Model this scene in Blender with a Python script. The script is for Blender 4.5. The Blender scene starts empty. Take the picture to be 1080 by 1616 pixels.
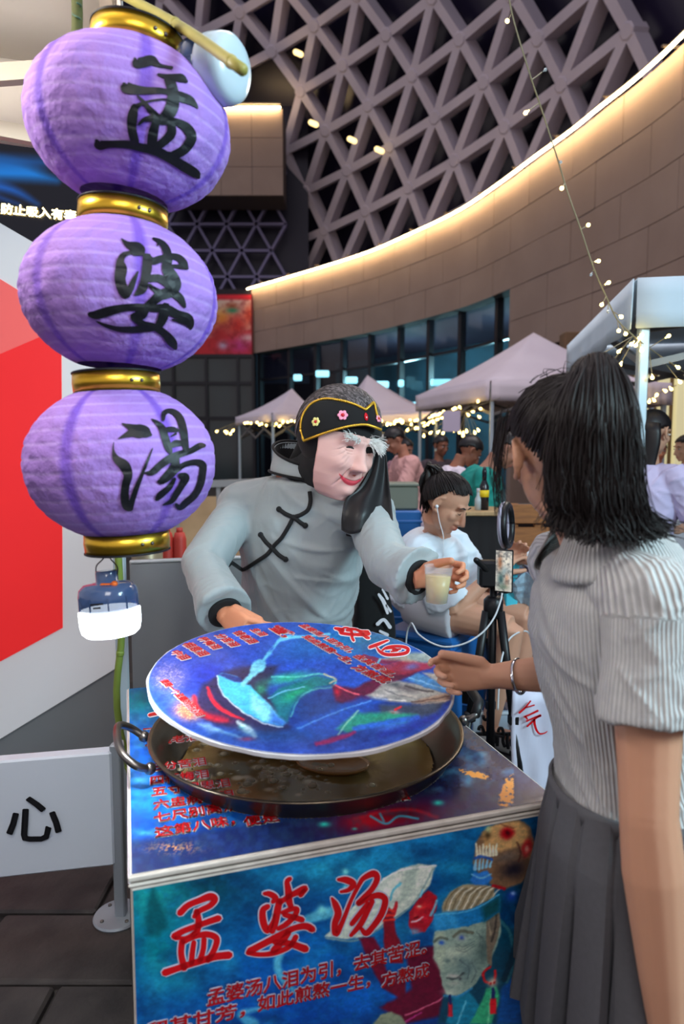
import bpy, bmesh, math, random
import numpy as np
from mathutils import Vector, Matrix, Quaternion
from mathutils.bvhtree import BVHTree

R = math.radians
random.seed(7)
SC = bpy.context.scene
COL = SC.collection
V = Vector

# ------------------------------------------------------------------ camera
PITCH, CAM_Z, FPX, CX, CY = R(5.18), 1.5, 1080.0, 540.0, 808.0
cam = bpy.data.cameras.new('camera')
cam.sensor_fit = 'HORIZONTAL'
cam.sensor_width = 24.0
cam.lens = 24.0
cam.clip_start, cam.clip_end = 0.05, 300
cam.dof.use_dof = True
cam.dof.focus_distance = 1.9
cam.dof.aperture_fstop = 3.2
cam_ob = bpy.data.objects.new('camera', cam)
COL.objects.link(cam_ob)
cam_ob.location = (0, 0, CAM_Z)
cam_ob.rotation_euler = (math.pi / 2 - PITCH, 0, 0)
SC.camera = cam_ob

# ------------------------------------------------------------------ colour management, world, lamps
SC.view_settings.view_transform = 'Standard'
SC.view_settings.look = 'None'
SC.view_settings.exposure = 0.0
SC.view_settings.gamma = 1.0
SC.view_settings.use_curve_mapping = False
SC.cycles.max_bounces = 8
SC.cycles.caustics_reflective = False
SC.cycles.caustics_refractive = False

world = bpy.data.worlds.new('dusk_sky')
SC.world = world
world.use_nodes = True
_nt = world.node_tree
_bg = _nt.nodes['Background']
_tc = _nt.nodes.new('ShaderNodeTexCoord')
_sep = _nt.nodes.new('ShaderNodeSeparateXYZ')
_rmp = _nt.nodes.new('ShaderNodeValToRGB')
_nt.links.new(_tc.outputs['Generated'], _sep.inputs[0])
_nt.links.new(_sep.outputs['Z'], _rmp.inputs['Fac'])
_nt.links.new(_rmp.outputs['Color'], _bg.inputs['Color'])
_rmp.color_ramp.elements[0].position = 0.0
_rmp.color_ramp.elements[0].color = (0.42, 0.37, 0.38, 1)
_rmp.color_ramp.elements[1].position = 0.7
_rmp.color_ramp.elements[1].color = (0.40, 0.40, 0.50, 1)
_bg.inputs['Strength'].default_value = 1.3


def lamp(name, kind, loc, target, energy, color, size=1.0, size_y=None, spread=None):
    l = bpy.data.lights.new(name, kind)
    l.energy, l.color = energy, color
    if kind == 'AREA':
        l.size = size
        if size_y:
            l.shape, l.size_y = 'RECTANGLE', size_y
        if spread:
            l.spread = spread
    else:
        l.shadow_soft_size = size
    o = bpy.data.objects.new(name, l)
    COL.objects.link(o)
    o.location = loc
    if target is not None:
        o.rotation_euler = (V(target) - V(loc)).to_track_quat('-Z', 'Y').to_euler()
    return o


# unseen lamps lighting stall and market; roof and front ones are added fill
lamp('stall_roof_fill', 'POINT', (-1.0, 1.15, 2.36), None, 31, (1.0, 0.93, 0.84), 0.12)
lamp('front_fill_light', 'AREA', (0.1, -0.6, 2.7), (0.0, 1.9, 0.9), 21, (1.0, 0.95, 0.90), 0.8)
lamp('neighbour_stall_lamp', 'AREA', (2.6, 0.2, 2.6), (0.6, 1.1, 1.0), 115, (0.60, 0.90, 1.0), 0.9)
lamp('passage_lamp', 'AREA', (2.0, 5.0, 3.4), (0.4, 3.4, 0.9), 26, (1.0, 0.95, 0.9), 1.0)
lamp('market_lamp', 'AREA', (0.5, 4.6, 7.5), (0.8, 7.5, 1.6), 150, (1.0, 0.86, 0.84), 3.0)


# ------------------------------------------------------------------ camera geometry used to read positions off the photograph
_cp, _sp = math.cos(PITCH), math.sin(PITCH)


def ray(px, py):
    x, y = (px - CX) / FPX, -(py - CY) / FPX
    return V((x, _cp + y * _sp, -_sp + y * _cp))


def at(px, py, Y):
    d = ray(px, py)
    return V((0, 0, CAM_Z)) + d * (Y / d.y)


def atz(px, py, z):
    d = ray(px, py)
    return V((0, 0, CAM_Z)) + d * ((z - CAM_Z) / d.z)


def proj(p):
    p = V(p) - V((0, 0, CAM_Z))
    dep = p.y * _cp - p.z * _sp
    up = p.y * _sp + p.z * _cp
    return CX + FPX * p.x / dep, CY - FPX * up / dep


def projn(P):
    P = np.asarray(P, float)
    z = P[:, 2] - CAM_Z
    dep = P[:, 1] * _cp - z * _sp
    up = P[:, 1] * _sp + z * _cp
    return CX + FPX * P[:, 0] / dep, CY - FPX * up / dep


# ------------------------------------------------------------------ materials
def lin(c):
    c = np.asarray(c, float) / 255.0
    return np.where(c <= 0.04045, c / 12.92, ((c + 0.055) / 1.055) ** 2.4)


def rgb(r, g, b):
    return tuple(float(v) for v in lin((r, g, b)))


MATS = {}


def mat(name, color=(0.5, 0.5, 0.5), rough=0.6, metal=0.0, noise=None, bump=None, emit=None, alpha=1.0,
        trans=0.0, ior=1.45, sheen=0.0, vcol=False, sss=0.0, spec=0.5, coat=0.0, wave=None, stretch=None):
    if name in MATS:
        return MATS[name]
    m = bpy.data.materials.new(name)
    MATS[name] = m
    m.use_nodes = True
    nt = m.node_tree
    b = nt.nodes['Principled BSDF']
    I = b.inputs
    I['Base Color'].default_value = (*color, 1)
    I['Roughness'].default_value = rough
    I['Metallic'].default_value = metal
    I['IOR'].default_value = ior
    I['Specular IOR Level'].default_value = spec
    I['Transmission Weight'].default_value = trans
    I['Alpha'].default_value = alpha
    I['Sheen Weight'].default_value = sheen
    I['Coat Weight'].default_value = coat
    if sss:
        I['Subsurface Weight'].default_value = sss
        I['Subsurface Radius'].default_value = (0.02, 0.008, 0.004)
    if emit:
        I['Emission Color'].default_value = (*emit[0], 1)
        I['Emission Strength'].default_value = emit[1]
    tc = None

    def coords(scale):
        nonlocal tc
        if tc is None:
            tc = nt.nodes.new('ShaderNodeTexCoord')
        mp = nt.nodes.new('ShaderNodeMapping')
        s = stretch or (1, 1, 1)
        mp.inputs['Scale'].default_value = (s[0], s[1], s[2])
        nt.links.new(tc.outputs['Object'], mp.inputs['Vector'])
        return mp.outputs['Vector']
    src = None
    if vcol:
        a = nt.nodes.new('ShaderNodeAttribute')
        a.attribute_name = 'Col'
        src = a.outputs['Color']
        nt.links.new(src, I['Base Color'])
    if noise:
        sc, amt, c2 = noise[:3]
        n = nt.nodes.new('ShaderNodeTexNoise')
        n.inputs['Scale'].default_value = sc
        n.inputs['Detail'].default_value = 6
        nt.links.new(coords(1), n.inputs['Vector'])
        r_ = nt.nodes.new('ShaderNodeValToRGB')
        r_.color_ramp.elements[0].position, r_.color_ramp.elements[1].position = 0.35, 0.68
        nt.links.new(n.outputs['Fac'], r_.inputs['Fac'])
        mu = nt.nodes.new('ShaderNodeMath')
        mu.operation = 'MULTIPLY'
        mu.inputs[1].default_value = amt
        nt.links.new(r_.outputs['Color'], mu.inputs[0])
        mx = nt.nodes.new('ShaderNodeMix')
        mx.data_type = 'RGBA'
        nt.links.new(mu.outputs[0], mx.inputs['Factor'])
        if src:
            nt.links.new(src, mx.inputs['A'])
        else:
            mx.inputs['A'].default_value = (*color, 1)
        mx.inputs['B'].default_value = (*c2, 1)
        src = mx.outputs['Result']
        nt.links.new(src, I['Base Color'])
    if wave:
        # fine woven / knitted ribs: scale, strength, colour amount
        w = nt.nodes.new('ShaderNodeTexWave')
        w.wave_type = 'BANDS'
        w.bands_direction = wave[3] if len(wave) > 3 else 'X'
        w.inputs['Scale'].default_value = wave[0]
        w.inputs['Distortion'].default_value = 0.4
        nt.links.new(coords(1), w.inputs['Vector'])
        mx = nt.nodes.new('ShaderNodeMix')
        mx.data_type = 'RGBA'
        mx.blend_type = 'MULTIPLY'
        mx.inputs['Factor'].default_value = wave[2]
        if src:
            nt.links.new(src, mx.inputs['A'])
        else:
            mx.inputs['A'].default_value = (*color, 1)
        nt.links.new(w.outputs['Color'], mx.inputs['B'])
        src = mx.outputs['Result']
        nt.links.new(src, I['Base Color'])
        bp = nt.nodes.new('ShaderNodeBump')
        bp.inputs['Strength'].default_value = wave[1]
        bp.inputs['Distance'].default_value = 0.004
        nt.links.new(w.outputs['Fac'], bp.inputs['Height'])
        nt.links.new(bp.outputs['Normal'], I['Normal'])
    if bump:
        n = nt.nodes.new('ShaderNodeTexNoise')
        n.inputs['Scale'].default_value = bump[0]
        n.inputs['Detail'].default_value = 5
        nt.links.new(coords(1), n.inputs['Vector'])
        bp = nt.nodes.new('ShaderNodeBump')
        bp.inputs['Strength'].default_value = bump[1]
        bp.inputs['Distance'].default_value = bump[2] if len(bump) > 2 else 0.01
        nt.links.new(n.outputs['Fac'], bp.inputs['Height'])
        if wave:
            pass
        else:
            nt.links.new(bp.outputs['Normal'], I['Normal'])
    return m


# ------------------------------------------------------------------ objects
def mesh_obj(name, verts, faces, m=None, parent=None, smooth=False, cols=None, loc=None):
    me = bpy.data.meshes.new(name)
    me.from_pydata([tuple(v) for v in verts], [], faces)
    return finish(name, me, m, parent, smooth, cols, loc)


def finish(name, me, m=None, parent=None, smooth=False, cols=None, loc=None):
    if m:
        me.materials.append(m)
    if smooth:
        me.polygons.foreach_set('use_smooth', [True] * len(me.polygons))
    if cols is not None:
        setcol(me, cols)
    me.update()
    o = bpy.data.objects.new(name, me)
    COL.objects.link(o)
    if parent:
        o.parent = parent
        # meshes are written in world coordinates, things stand where their Empty stands
        o.location = -parent.matrix_basis.to_translation() if not parent.parent else (0, 0, 0)
    if loc is not None:
        o.location = loc
    return o


def setcol(me, cols):
    a = me.color_attributes.new('Col', 'FLOAT_COLOR', 'POINT')
    c = np.ones((len(me.vertices), 4), np.float32)
    c[:, :3] = lin(np.asarray(cols))
    a.data.foreach_set('color', c.ravel())


def tag(o, label=None, cat=None, group=None, kind=None):
    for k, v in (('label', label), ('category', cat), ('group', group), ('kind', kind)):
        if v:
            o[k] = v
    return o


def thing(name, label, cat, loc=(0, 0, 0), group=None):
    o = bpy.data.objects.new(name, None)
    o.empty_display_size = 0.1
    COL.objects.link(o)
    o.location = loc
    return tag(o, label, cat, group)


def structure(o):
    o['kind'] = 'structure'
    return o


def setting(name, loc=(0, 0, 0)):
    o = bpy.data.objects.new(name, None)
    COL.objects.link(o)
    o.location = loc
    return structure(o)


# ------------------------------------------------------------------ shape helpers: every one returns (verts, faces)
def join(parts):
    vs, fs = [], []
    for v, f in parts:
        k = len(vs)
        vs += [V(p) for p in v]
        fs += [tuple(i + k for i in q) for q in f]
    return vs, fs


def loft(rings, cap=True, close=True):
    n = len(rings[0])
    vs = [V(p) for r in rings for p in r]
    fs = []
    for k in range(len(rings) - 1):
        for i in range(n if close else n - 1):
            j = (i + 1) % n
            fs.append((k * n + i, k * n + j, (k + 1) * n + j, (k + 1) * n + i))
    if cap:
        fs.append(tuple(range(n - 1, -1, -1)))
        fs.append(tuple(range((len(rings) - 1) * n, len(rings) * n)))
    return vs, fs


def ellipse(c, a, b, n=16, power=2.0):
    c, a, b = V(c), V(a), V(b)
    out = []
    for i in range(n):
        t = 2 * math.pi * i / n
        ct, st = math.cos(t), math.sin(t)
        if power != 2.0:
            ct = math.copysign(abs(ct) ** (2 / power), ct)
            st = math.copysign(abs(st) ** (2 / power), st)
        out.append(c + a * ct + b * st)
    return out


def tube(pts, rad, n=8, cap=True, up=None, flat=1.0):
    pts = [V(p) for p in pts]
    if not hasattr(rad, '__len__'):
        rad = [rad] * len(pts)
    rings = []
    prev = None
    for i, p in enumerate(pts):
        t = (pts[min(i + 1, len(pts) - 1)] - pts[max(i - 1, 0)])
        if t.length < 1e-9:
            t = V((0, 0, 1))
        t.normalize()
        if prev is None:
            a = V(up) if up is not None else (V((0, 0, 1)) if abs(t.z) < 0.9 else V((1, 0, 0)))
        else:
            a = prev
        a = (a - t * a.dot(t))
        if a.length < 1e-6:
            a = t.orthogonal()
        a.normalize()
        prev = a
        b = t.cross(a)
        rings.append(ellipse(p, a * rad[i] * flat, b * rad[i], n))
    return loft(rings, cap)


def capsule(p, q, r0, r1=None, n=12, k=4):
    """tapered limb with rounded ends"""
    p, q = V(p), V(q)
    r1 = r0 if r1 is None else r1
    d = (q - p)
    L = d.length or 1e-6
    d = d / L
    pts, rad = [], []
    for i in range(k + 1):
        a = math.pi / 2 * (1 - i / k)
        pts.append(p - d * r0 * math.sin(a)); rad.append(max(r0 * math.cos(a), r0 * 0.06))
    for i in range(k + 1):
        a = math.pi / 2 * i / k
        pts.append(q + d * r1 * math.sin(a)); rad.append(max(r1 * math.cos(a), r1 * 0.06))
    return tube(pts, rad, n)


def ellipsoid(c, ax, n=20, m=12):
    c = V(c)
    ax = [V(a) for a in ax]
    rings = []
    for j in range(m + 1):
        ph = -math.pi / 2 + math.pi * j / m
        cz, sz = max(math.cos(ph), 0.01), math.sin(ph)
        rings.append([c + ax[2] * sz + (ax[0] * math.cos(2 * math.pi * i / n) + ax[1] * math.sin(2 * math.pi * i / n)) * cz for i in range(n)])
    return loft(rings)


def ball(c, r, n=16, m=10):
    return ellipsoid(c, (V((r, 0, 0)), V((0, r, 0)), V((0, 0, r))), n, m)


def boxv(c, sx, sy, sz, ax=None, bev=0.0):
    """box with its edges bevelled; ax = three unit axes"""
    c = V(c)
    X, Y_, Z = [V(a) for a in ax] if ax else (V((1, 0, 0)), V((0, 1, 0)), V((0, 0, 1)))
    hx, hy, hz = sx / 2, sy / 2, sz / 2
    b = min(bev, hx * .9, hy * .9, hz * .9)
    if b <= 0:
        lay = [(-hz, 0), (hz, 0)]
    else:
        lay = [(-hz, b), (-hz + b, 0), (hz - b, 0), (hz, b)]
    rings = []
    for z, s in lay:
        x, y = hx - s, hy - s
        bb = b if b > 0 else 0
        if bb:
            q = [(x - bb * .0, -y + bb), (x - bb * .0, y - bb), (x - bb, y), (-x + bb, y), (-x, y - bb), (-x, -y + bb), (-x + bb, -y), (x - bb, -y)]
        else:
            q = [(x, -y), (x, y), (-x, y), (-x, -y)]
        rings.append([c + X * u + Y_ * v + Z * z for u, v in q])
    return loft(rings)


def beam(p, q, w, h, up=(0, 0, 1)):
    p, q = V(p), V(q)
    d = (q - p).normalized()
    a = V(up) - d * V(up).dot(d)
    a.normalize()
    b = d.cross(a)
    r = lambda c: [c + a * h / 2 + b * w / 2, c + a * h / 2 - b * w / 2, c - a * h / 2 - b * w / 2, c - a * h / 2 + b * w / 2]
    return loft([r(p), r(q)])


def lathe(prof, c=(0, 0, 0), ax=None, n=32, cap=True):
    c = V(c)
    X, Y_, Z = [V(a) for a in ax] if ax else (V((1, 0, 0)), V((0, 1, 0)), V((0, 0, 1)))
    rings = [[c + Z * z + (X * math.cos(2 * math.pi * i / n) + Y_ * math.sin(2 * math.pi * i / n)) * max(r, 1e-5) for i in range(n)] for r, z in prof]
    return loft(rings, cap)


def frame_from(Z, hint=(0, 0, 1)):
    Z = V(Z).normalized()
    X = V(hint).cross(Z)
    if X.length < 1e-5:
        X = V((1, 0, 0)).cross(Z)
    X.normalize()
    return X, Z.cross(X), Z


def catmull(pts, n=8, closed=False):
    P = [np.array(p, float) for p in pts]
    out = []
    L = len(P)
    for i in range(L if closed else L - 1):
        p1, p2 = P[i], P[(i + 1) % L]
        p0 = P[i - 1] if (i > 0 or closed) else 2 * p1 - p2
        p3 = P[(i + 2) % L] if (i + 2 < L or closed) else 2 * p2 - p1
        for k in range(n):
            t = k / n
            out.append(0.5 * ((2 * p1) + (-p0 + p2) * t + (2 * p0 - 5 * p1 + 4 * p2 - p3) * t * t + (-p0 + 3 * p1 - 3 * p2 + p3) * t ** 3))
    if not closed:
        out.append(P[-1])
    return out


def evaluated(verts, faces, mods):
    """run modifiers on a temporary mesh and return the resulting mesh data"""
    me = bpy.data.meshes.new('tmp')
    me.from_pydata([tuple(v) for v in verts], [], faces)
    o = bpy.data.objects.new('tmp', me)
    COL.objects.link(o)
    for kind, props in mods:
        md = o.modifiers.new(kind, kind)
        for k, v in props.items():
            setattr(md, k, v)
    dg = bpy.context.evaluated_depsgraph_get()
    dg.update()
    out = bpy.data.meshes.new_from_object(o.evaluated_get(dg))
    bpy.data.objects.remove(o)
    bpy.data.meshes.remove(me)
    return out


def fused(parts, voxel=0.006, smooth=3, mods=()):
    v, f = join(parts)
    return evaluated(v, f, [('REMESH', dict(mode='VOXEL', voxel_size=voxel, use_smooth_shade=True)),
                            ('SMOOTH', dict(factor=0.5, iterations=smooth))] + list(mods))


def vcoords(me):
    a = np.empty(len(me.vertices) * 3, np.float32)
    me.vertices.foreach_get('co', a)
    return a.reshape(-1, 3).astype(float)


def vnormals(me):
    a = np.empty(len(me.vertices) * 3, np.float32)
    me.vertex_normals.foreach_get('vector', a)
    return a.reshape(-1, 3).astype(float)


def setcoords(me, P):
    me.vertices.foreach_set('co', np.asarray(P, np.float32).ravel())
    me.update()


# ------------------------------------------------------------------ numpy painter for flat print
def _hash(ix, iy, s):
    h = (ix.astype(np.int64) * 374761393 + iy.astype(np.int64) * 668265263 + s * 1442695041) & 0xffffffff
    h = ((h ^ (h >> 13)) * 1274126177) & 0xffffffff
    return ((h ^ (h >> 16)) & 0xffff) / 65535.0


def vnoise(x, y, s=0):
    ix, iy = np.floor(x), np.floor(y)
    fx, fy = x - ix, y - iy
    fx, fy = fx * fx * (3 - 2 * fx), fy * fy * (3 - 2 * fy)
    a, b, c, d = _hash(ix, iy, s), _hash(ix + 1, iy, s), _hash(ix, iy + 1, s), _hash(ix + 1, iy + 1, s)
    return (a * (1 - fx) + b * fx) * (1 - fy) + (c * (1 - fx) + d * fx) * fy


def fbm(x, y, s=0, o=4):
    t, a = 0, 0.5
    for k in range(o):
        t = t + a * vnoise(x * 2 ** k, y * 2 ** k, s + k)
        a /= 2
    return t / (1 - 0.5 ** o)


class Paint:
    def __init__(self, x, y, base):
        self.x, self.y = x, y
        self.c = np.tile(np.array(base, float), (len(x), 1))

    def mix(self, a, col, sel=None):
        a = np.clip(a, 0, 1)[:, None]
        col = np.array(col, float)
        if sel is None:
            self.c = self.c * (1 - a) + col * a
        else:
            self.c[sel] = self.c[sel] * (1 - a) + col * a

    def blob(self, cx, cy, rx, ry, col, alpha=1.0, rot=0.0, hard=1.0):
        dx, dy = self.x - cx, self.y - cy
        c, s = math.cos(R(rot)), math.sin(R(rot))
        u, v = (dx * c + dy * s) / rx, (-dx * s + dy * c) / ry
        self.mix(alpha * np.exp(-((u * u + v * v) ** hard)), col)

    def cloud(self, scale, seed, col, amt, lo=0.45, hi=0.75, sx=1.0):
        n = fbm(self.x / scale / sx, self.y / scale, seed)
        self.mix(amt * np.clip((n - lo) / (hi - lo), 0, 1), col)

    def _dist(self, P, sel, closed):
        x, y = self.x[sel], self.y[sel]
        d = np.full(len(x), 1e9)
        w = np.zeros(len(x))
        L = len(P)
        for i in range(L if closed else L - 1):
            a, b = P[i], P[(i + 1) % L]
            ex, ey = b[0] - a[0], b[1] - a[1]
            t = np.clip(((x - a[0]) * ex + (y - a[1]) * ey) / (ex * ex + ey * ey + 1e-9), 0, 1)
            dd = np.hypot(x - a[0] - t * ex, y - a[1] - t * ey)
            if not closed:
                ww = a[2] * (1 - t) + b[2] * t
                dd = dd - ww
            k = dd < d
            d[k] = dd[k]
        return d

    def poly(self, P, col, alpha=1.0, soft=1.2, curve=False):
        if curve:
            P = [tuple(q) for q in catmull(P, 5, True)]
        xs, ys = [p[0] for p in P], [p[1] for p in P]
        m = soft + 2
        sel = np.where((self.x > min(xs) - m) & (self.x < max(xs) + m) & (self.y > min(ys) - m) & (self.y < max(ys) + m))[0]
        if not len(sel):
            return
        x, y = self.x[sel], self.y[sel]
        ins = np.zeros(len(x), bool)
        for i in range(len(P)):
            a, b = P[i], P[(i + 1) % len(P)]
            if a[1] == b[1]:
                continue
            c = ((a[1] > y) != (b[1] > y)) & (x < (b[0] - a[0]) * (y - a[1]) / (b[1] - a[1]) + a[0])
            ins ^= c
        d = self._dist(P, sel, True)
        d = np.where(ins, -d, d)
        self.mix(alpha * np.clip(0.5 - d / (2 * soft), 0, 1), col, sel)

    def line(self, P, col, w=2.0, alpha=1.0, soft=1.0, curve=True):
        P = [tuple(p) if len(p) == 3 else (p[0], p[1], w) for p in P]
        if curve and len(P) > 2:
            P = [tuple(q) for q in catmull(P, 5)]
        xs, ys = [p[0] for p in P], [p[1] for p in P]
        m = max(p[2] for p in P) + soft + 2
        sel = np.where((self.x > min(xs) - m) & (self.x < max(xs) + m) & (self.y > min(ys) - m) & (self.y < max(ys) + m))[0]
        if not len(sel):
            return
        d = self._dist(P, sel, False)
        self.mix(alpha * np.clip(0.5 - d / (2 * soft), 0, 1), col, sel)


class Plane:
    """a flat printed face: origin, two unit axes, normal"""

    def __init__(self, o, u, v):
        self.o, self.u, self.v = V(o), V(u).normalized(), V(v).normalized()
        self.n = self.u.cross(self.v).normalized()

    def hit(self, px, py):
        d = ray(px, py)
        c = V((0, 0, CAM_Z))
        t = (self.o - c).dot(self.n) / d.dot(self.n)
        p = c + d * t - self.o
        return p.dot(self.u), p.dot(self.v)

    def P(self, a, b, h=0.0):
        return self.o + self.u * a + self.v * b + self.n * h


def printed_face(name, pl, u0, u1, v0, v1, nx, ny, fn, m, parent, lift=0.0, mask=None):
    us, vs = np.linspace(u0, u1, nx + 1), np.linspace(v0, v1, ny + 1)
    U, W = np.meshgrid(us, vs)
    U, W = U.ravel(), W.ravel()
    P = np.array(pl.o)[None] + U[:, None] * np.array(pl.u) + W[:, None] * np.array(pl.v) + lift * np.array(pl.n)
    px, py = projn(P)
    col = fn(px, py, U, W)
    idx = np.arange((nx + 1) * (ny + 1)).reshape(ny + 1, nx + 1)
    F = np.stack([idx[:-1, :-1], idx[:-1, 1:], idx[1:, 1:], idx[1:, :-1]], -1).reshape(-1, 4)
    if mask is not None:
        k = mask(U, W)
        F = F[k[F].all(1)]
    me = bpy.data.meshes.new(name)
    me.from_pydata(P.tolist(), [], F.tolist())
    return finish(name, me, m, parent, cols=np.clip(col, 0, 255))


# ------------------------------------------------------------------ lettering
_texts = {}


def glyphs(txt):
    if txt not in _texts:
        c = bpy.data.curves.new('t', 'FONT')
        c.body = txt
        c.resolution_u = 2
        o = bpy.data.objects.new('t', c)
        COL.objects.link(o)
        dg = bpy.context.evaluated_depsgraph_get()
        me = bpy.data.meshes.new_from_object(o.evaluated_get(dg))
        bpy.data.objects.remove(o)
        P = vcoords(me)[:, :2]
        F = [tuple(p.vertices) for p in me.polygons]
        bm = bmesh.new()
        bm.from_mesh(me)
        bmesh.ops.remove_doubles(bm, verts=bm.verts, dist=1e-5)
        E = [(tuple(e.verts[0].co[:2]), tuple(e.verts[1].co[:2])) for e in bm.edges if len(e.link_faces) == 1]
        bm.free()
        bpy.data.meshes.remove(me)
        _texts[txt] = (P, F, E)
    return _texts[txt]


def edge_ribbons(E, w, put):
    vs, fs = [], []
    for a, b in E:
        a, b = np.array(a), np.array(b)
        d = b - a
        L = np.hypot(*d)
        if L < 1e-6:
            continue
        d = d / L
        n = np.array((-d[1], d[0]))
        k = len(vs)
        for q in (a - d * w * .7 + n * w * .5, a - d * w * .7 - n * w * .5, a - n * w, b - n * w, b + d * w * .7 - n * w * .5, b + d * w * .7 + n * w * .5, b + n * w, a + n * w):
            vs.append(put(q))
        fs.append(tuple(range(k, k + 8)))
    return vs, fs


def plane_text(name, txt, pl, p0, p1, ptop, mfill, mline, parent, bold=0.018, line=0.05, lift=0.0006, uvs=False):
    """flat printed line of text from photo point p0 to p1 (baseline), ptop gives the height"""
    P, F, E = glyphs(txt)
    h = (lambda p: p) if uvs else (lambda p: pl.hit(*p))
    A, B, T = [np.array(h(p)) for p in (p0, p1, ptop)]
    e1 = B - A
    L = np.hypot(*e1)
    e1 /= L
    e2 = np.array((-e1[1], e1[0]))
    if (T - A).dot(e2) < 0:
        e2 = -e2
    H = (T - A).dot(e2)
    x0, x1 = P[:, 0].min(), P[:, 0].max()
    y0, y1 = P[:, 1].min(), P[:, 1].max()
    sx, sy = L / (x1 - x0), H / (y1 - y0)

    def put(hh):
        return lambda q: pl.P(*(A + e1 * (q[0] - x0) * sx + e2 * (q[1] - y0) * sy), hh)
    if mline:
        v, f = edge_ribbons(E, line, put(lift))
        mesh_obj(name, v, f, mline, parent)
    pu = put(lift * 2)
    v, f = [pu(q) for q in P], F
    if bold:
        v2, f2 = edge_ribbons(E, bold, pu)
        v, f = join([(v, f), (v2, f2)])
    return mesh_obj(name, v, f, mfill, parent)


def brush(strokes, put, grow=0.0, n=6):
    """brush strokes (x, y, half width) as ribbons with round ends; put maps 2-D to 3-D"""
    vs, fs = [], []
    for st in strokes:
        Q = catmull(st, n) if len(st) > 2 else [np.array(p, float) for p in st]
        Q = [q for i, q in enumerate(Q) if i == 0 or np.hypot(*(q - Q[i - 1])[:2]) > 1e-6]
        L, Rr = [], []
        for i, q in enumerate(Q):
            t = Q[min(i + 1, len(Q) - 1)][:2] - Q[max(i - 1, 0)][:2]
            t = t / (np.hypot(*t) + 1e-9)
            nn = np.array((-t[1], t[0]))
            w = max(q[2], 0.3) + grow
            if i == 0:
                L.append(q[:2] - t * w * .8 + nn * w * .45); Rr.append(q[:2] - t * w * .8 - nn * w * .45)
            L.append(q[:2] + nn * w); Rr.append(q[:2] - nn * w)
            if i == len(Q) - 1:
                L.append(q[:2] + t * w * .8 + nn * w * .45); Rr.append(q[:2] + t * w * .8 - nn * w * .45)
        k = len(vs)
        for a, b in zip(L, Rr):
            vs.append(put(a)); vs.append(put((a + b) / 2)); vs.append(put(b))
        for i in range(len(L) - 1):
            fs.append((k + 3 * i, k + 3 * i + 1, k + 3 * i + 4, k + 3 * i + 3))
            fs.append((k + 3 * i + 1, k + 3 * i + 2, k + 3 * i + 5, k + 3 * i + 4))
    return vs, fs


def inst(name, me, pos, parent, rot=None):
    o = bpy.data.objects.new(name, me)
    COL.objects.link(o)
    o.parent = parent
    o.location = V(pos) - parent.matrix_basis.to_translation()
    if rot is not None:
        o.rotation_euler = rot
    return o


# ================================================================== THE PLACE
# ------------------------------------------------------------------ floor: dark slate slabs
m_ground = mat('dark_stone_ground', rgb(58, 54, 52), 0.75, noise=(1.2, 0.7, rgb(36, 34, 34)), bump=(6, 0.3))
m_slab = mat('slate_slab', rgb(66, 62, 60), 0.62, noise=(7, 0.8, rgb(38, 36, 36)), bump=(14, 0.6, 0.012), spec=0.4)
floor = setting('floor')
v, f = boxv((0, 30, -0.11), 120, 80, 0.18)
mesh_obj('bedding', v, f, m_ground, floor)
tiles = []
for k in range(3):
    rr = random.Random(k)
    v, f = boxv((0, 0, 0), 0.588, 0.288, 0.034, bev=0.008)
    v = [p + V((0, 0, rr.uniform(-.002, .002))) for p in v]
    me = bpy.data.meshes.new('slab')
    me.from_pydata([tuple(p) for p in v], [], f)
    me.materials.append(m_slab)
    tiles.append(me)
for j in range(13):
    for i in range(9):
        x, y = -2.6 + i * 0.6 + (j % 2) * 0.3, 0.75 + j * 0.3
        inst('slab', tiles[(i * 7 + j * 3) % 3], (x, y, -0.013 + random.uniform(-.003, .002)), floor, (random.uniform(-.004, .004), 0, 0))

# ------------------------------------------------------------------ the curved stone wall
m_stone = mat('warm_stone_cladding', rgb(160, 140, 128), 0.8, noise=(0.7, 0.45, rgb(136, 116, 106)), bump=(3, 0.15))
m_joint = mat('stone_joint', rgb(92, 82, 80), 0.9)
H_TOP, H_BOT, H_LOW = 8.5, 5.7, 4.0
plan = [atz(*p, H_TOP).xy for p in ((397, 455), (490, 428), (585, 398), (660, 366), (735, 330), (800, 287), (860, 243), (915, 204), (960, 168), (1003, 135), (1045, 100), (1082, 66), (1130, 20))]
plan = [np.array(p) for p in plan]
# even spacing along the plan
cs = np.array(catmull(plan, 12))
seg = np.r_[0, np.cumsum(np.hypot(*np.diff(cs, axis=0).T))]


def on_plan(s):
    return V((float(np.interp(s, seg, cs[:, 0])), float(np.interp(s, seg, cs[:, 1])), 0))


def plan_frame(s):
    a, b = on_plan(max(s - .05, 0)), on_plan(min(s + .05, seg[-1]))
    t = (b - a).normalized()
    return t, V((t.y, -t.x, 0)) * (1 if V((t.y, -t.x, 0)).dot(-on_plan(s)) > 0 else -1)


def s_at_px(px):
    ss = np.linspace(0, seg[-1], 800)
    return ss[int(np.argmin([abs(proj(on_plan(s) + V((0, 0, H_BOT)))[0] - px) for s in ss]))]


def plan_strip(s0, s1, z0, z1, off0, off1, n=4):
    rings = []
    for k in range(n + 1):
        s = s0 + (s1 - s0) * k / n
        t, nn = plan_frame(s)
        c = on_plan(s)
        rings.append([c + nn * off1 + V((0, 0, z0)), c + nn * off1 + V((0, 0, z1)), c + nn * off0 + V((0, 0, z1)), c + nn * off0 + V((0, 0, z0))])
    return loft(rings)


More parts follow.
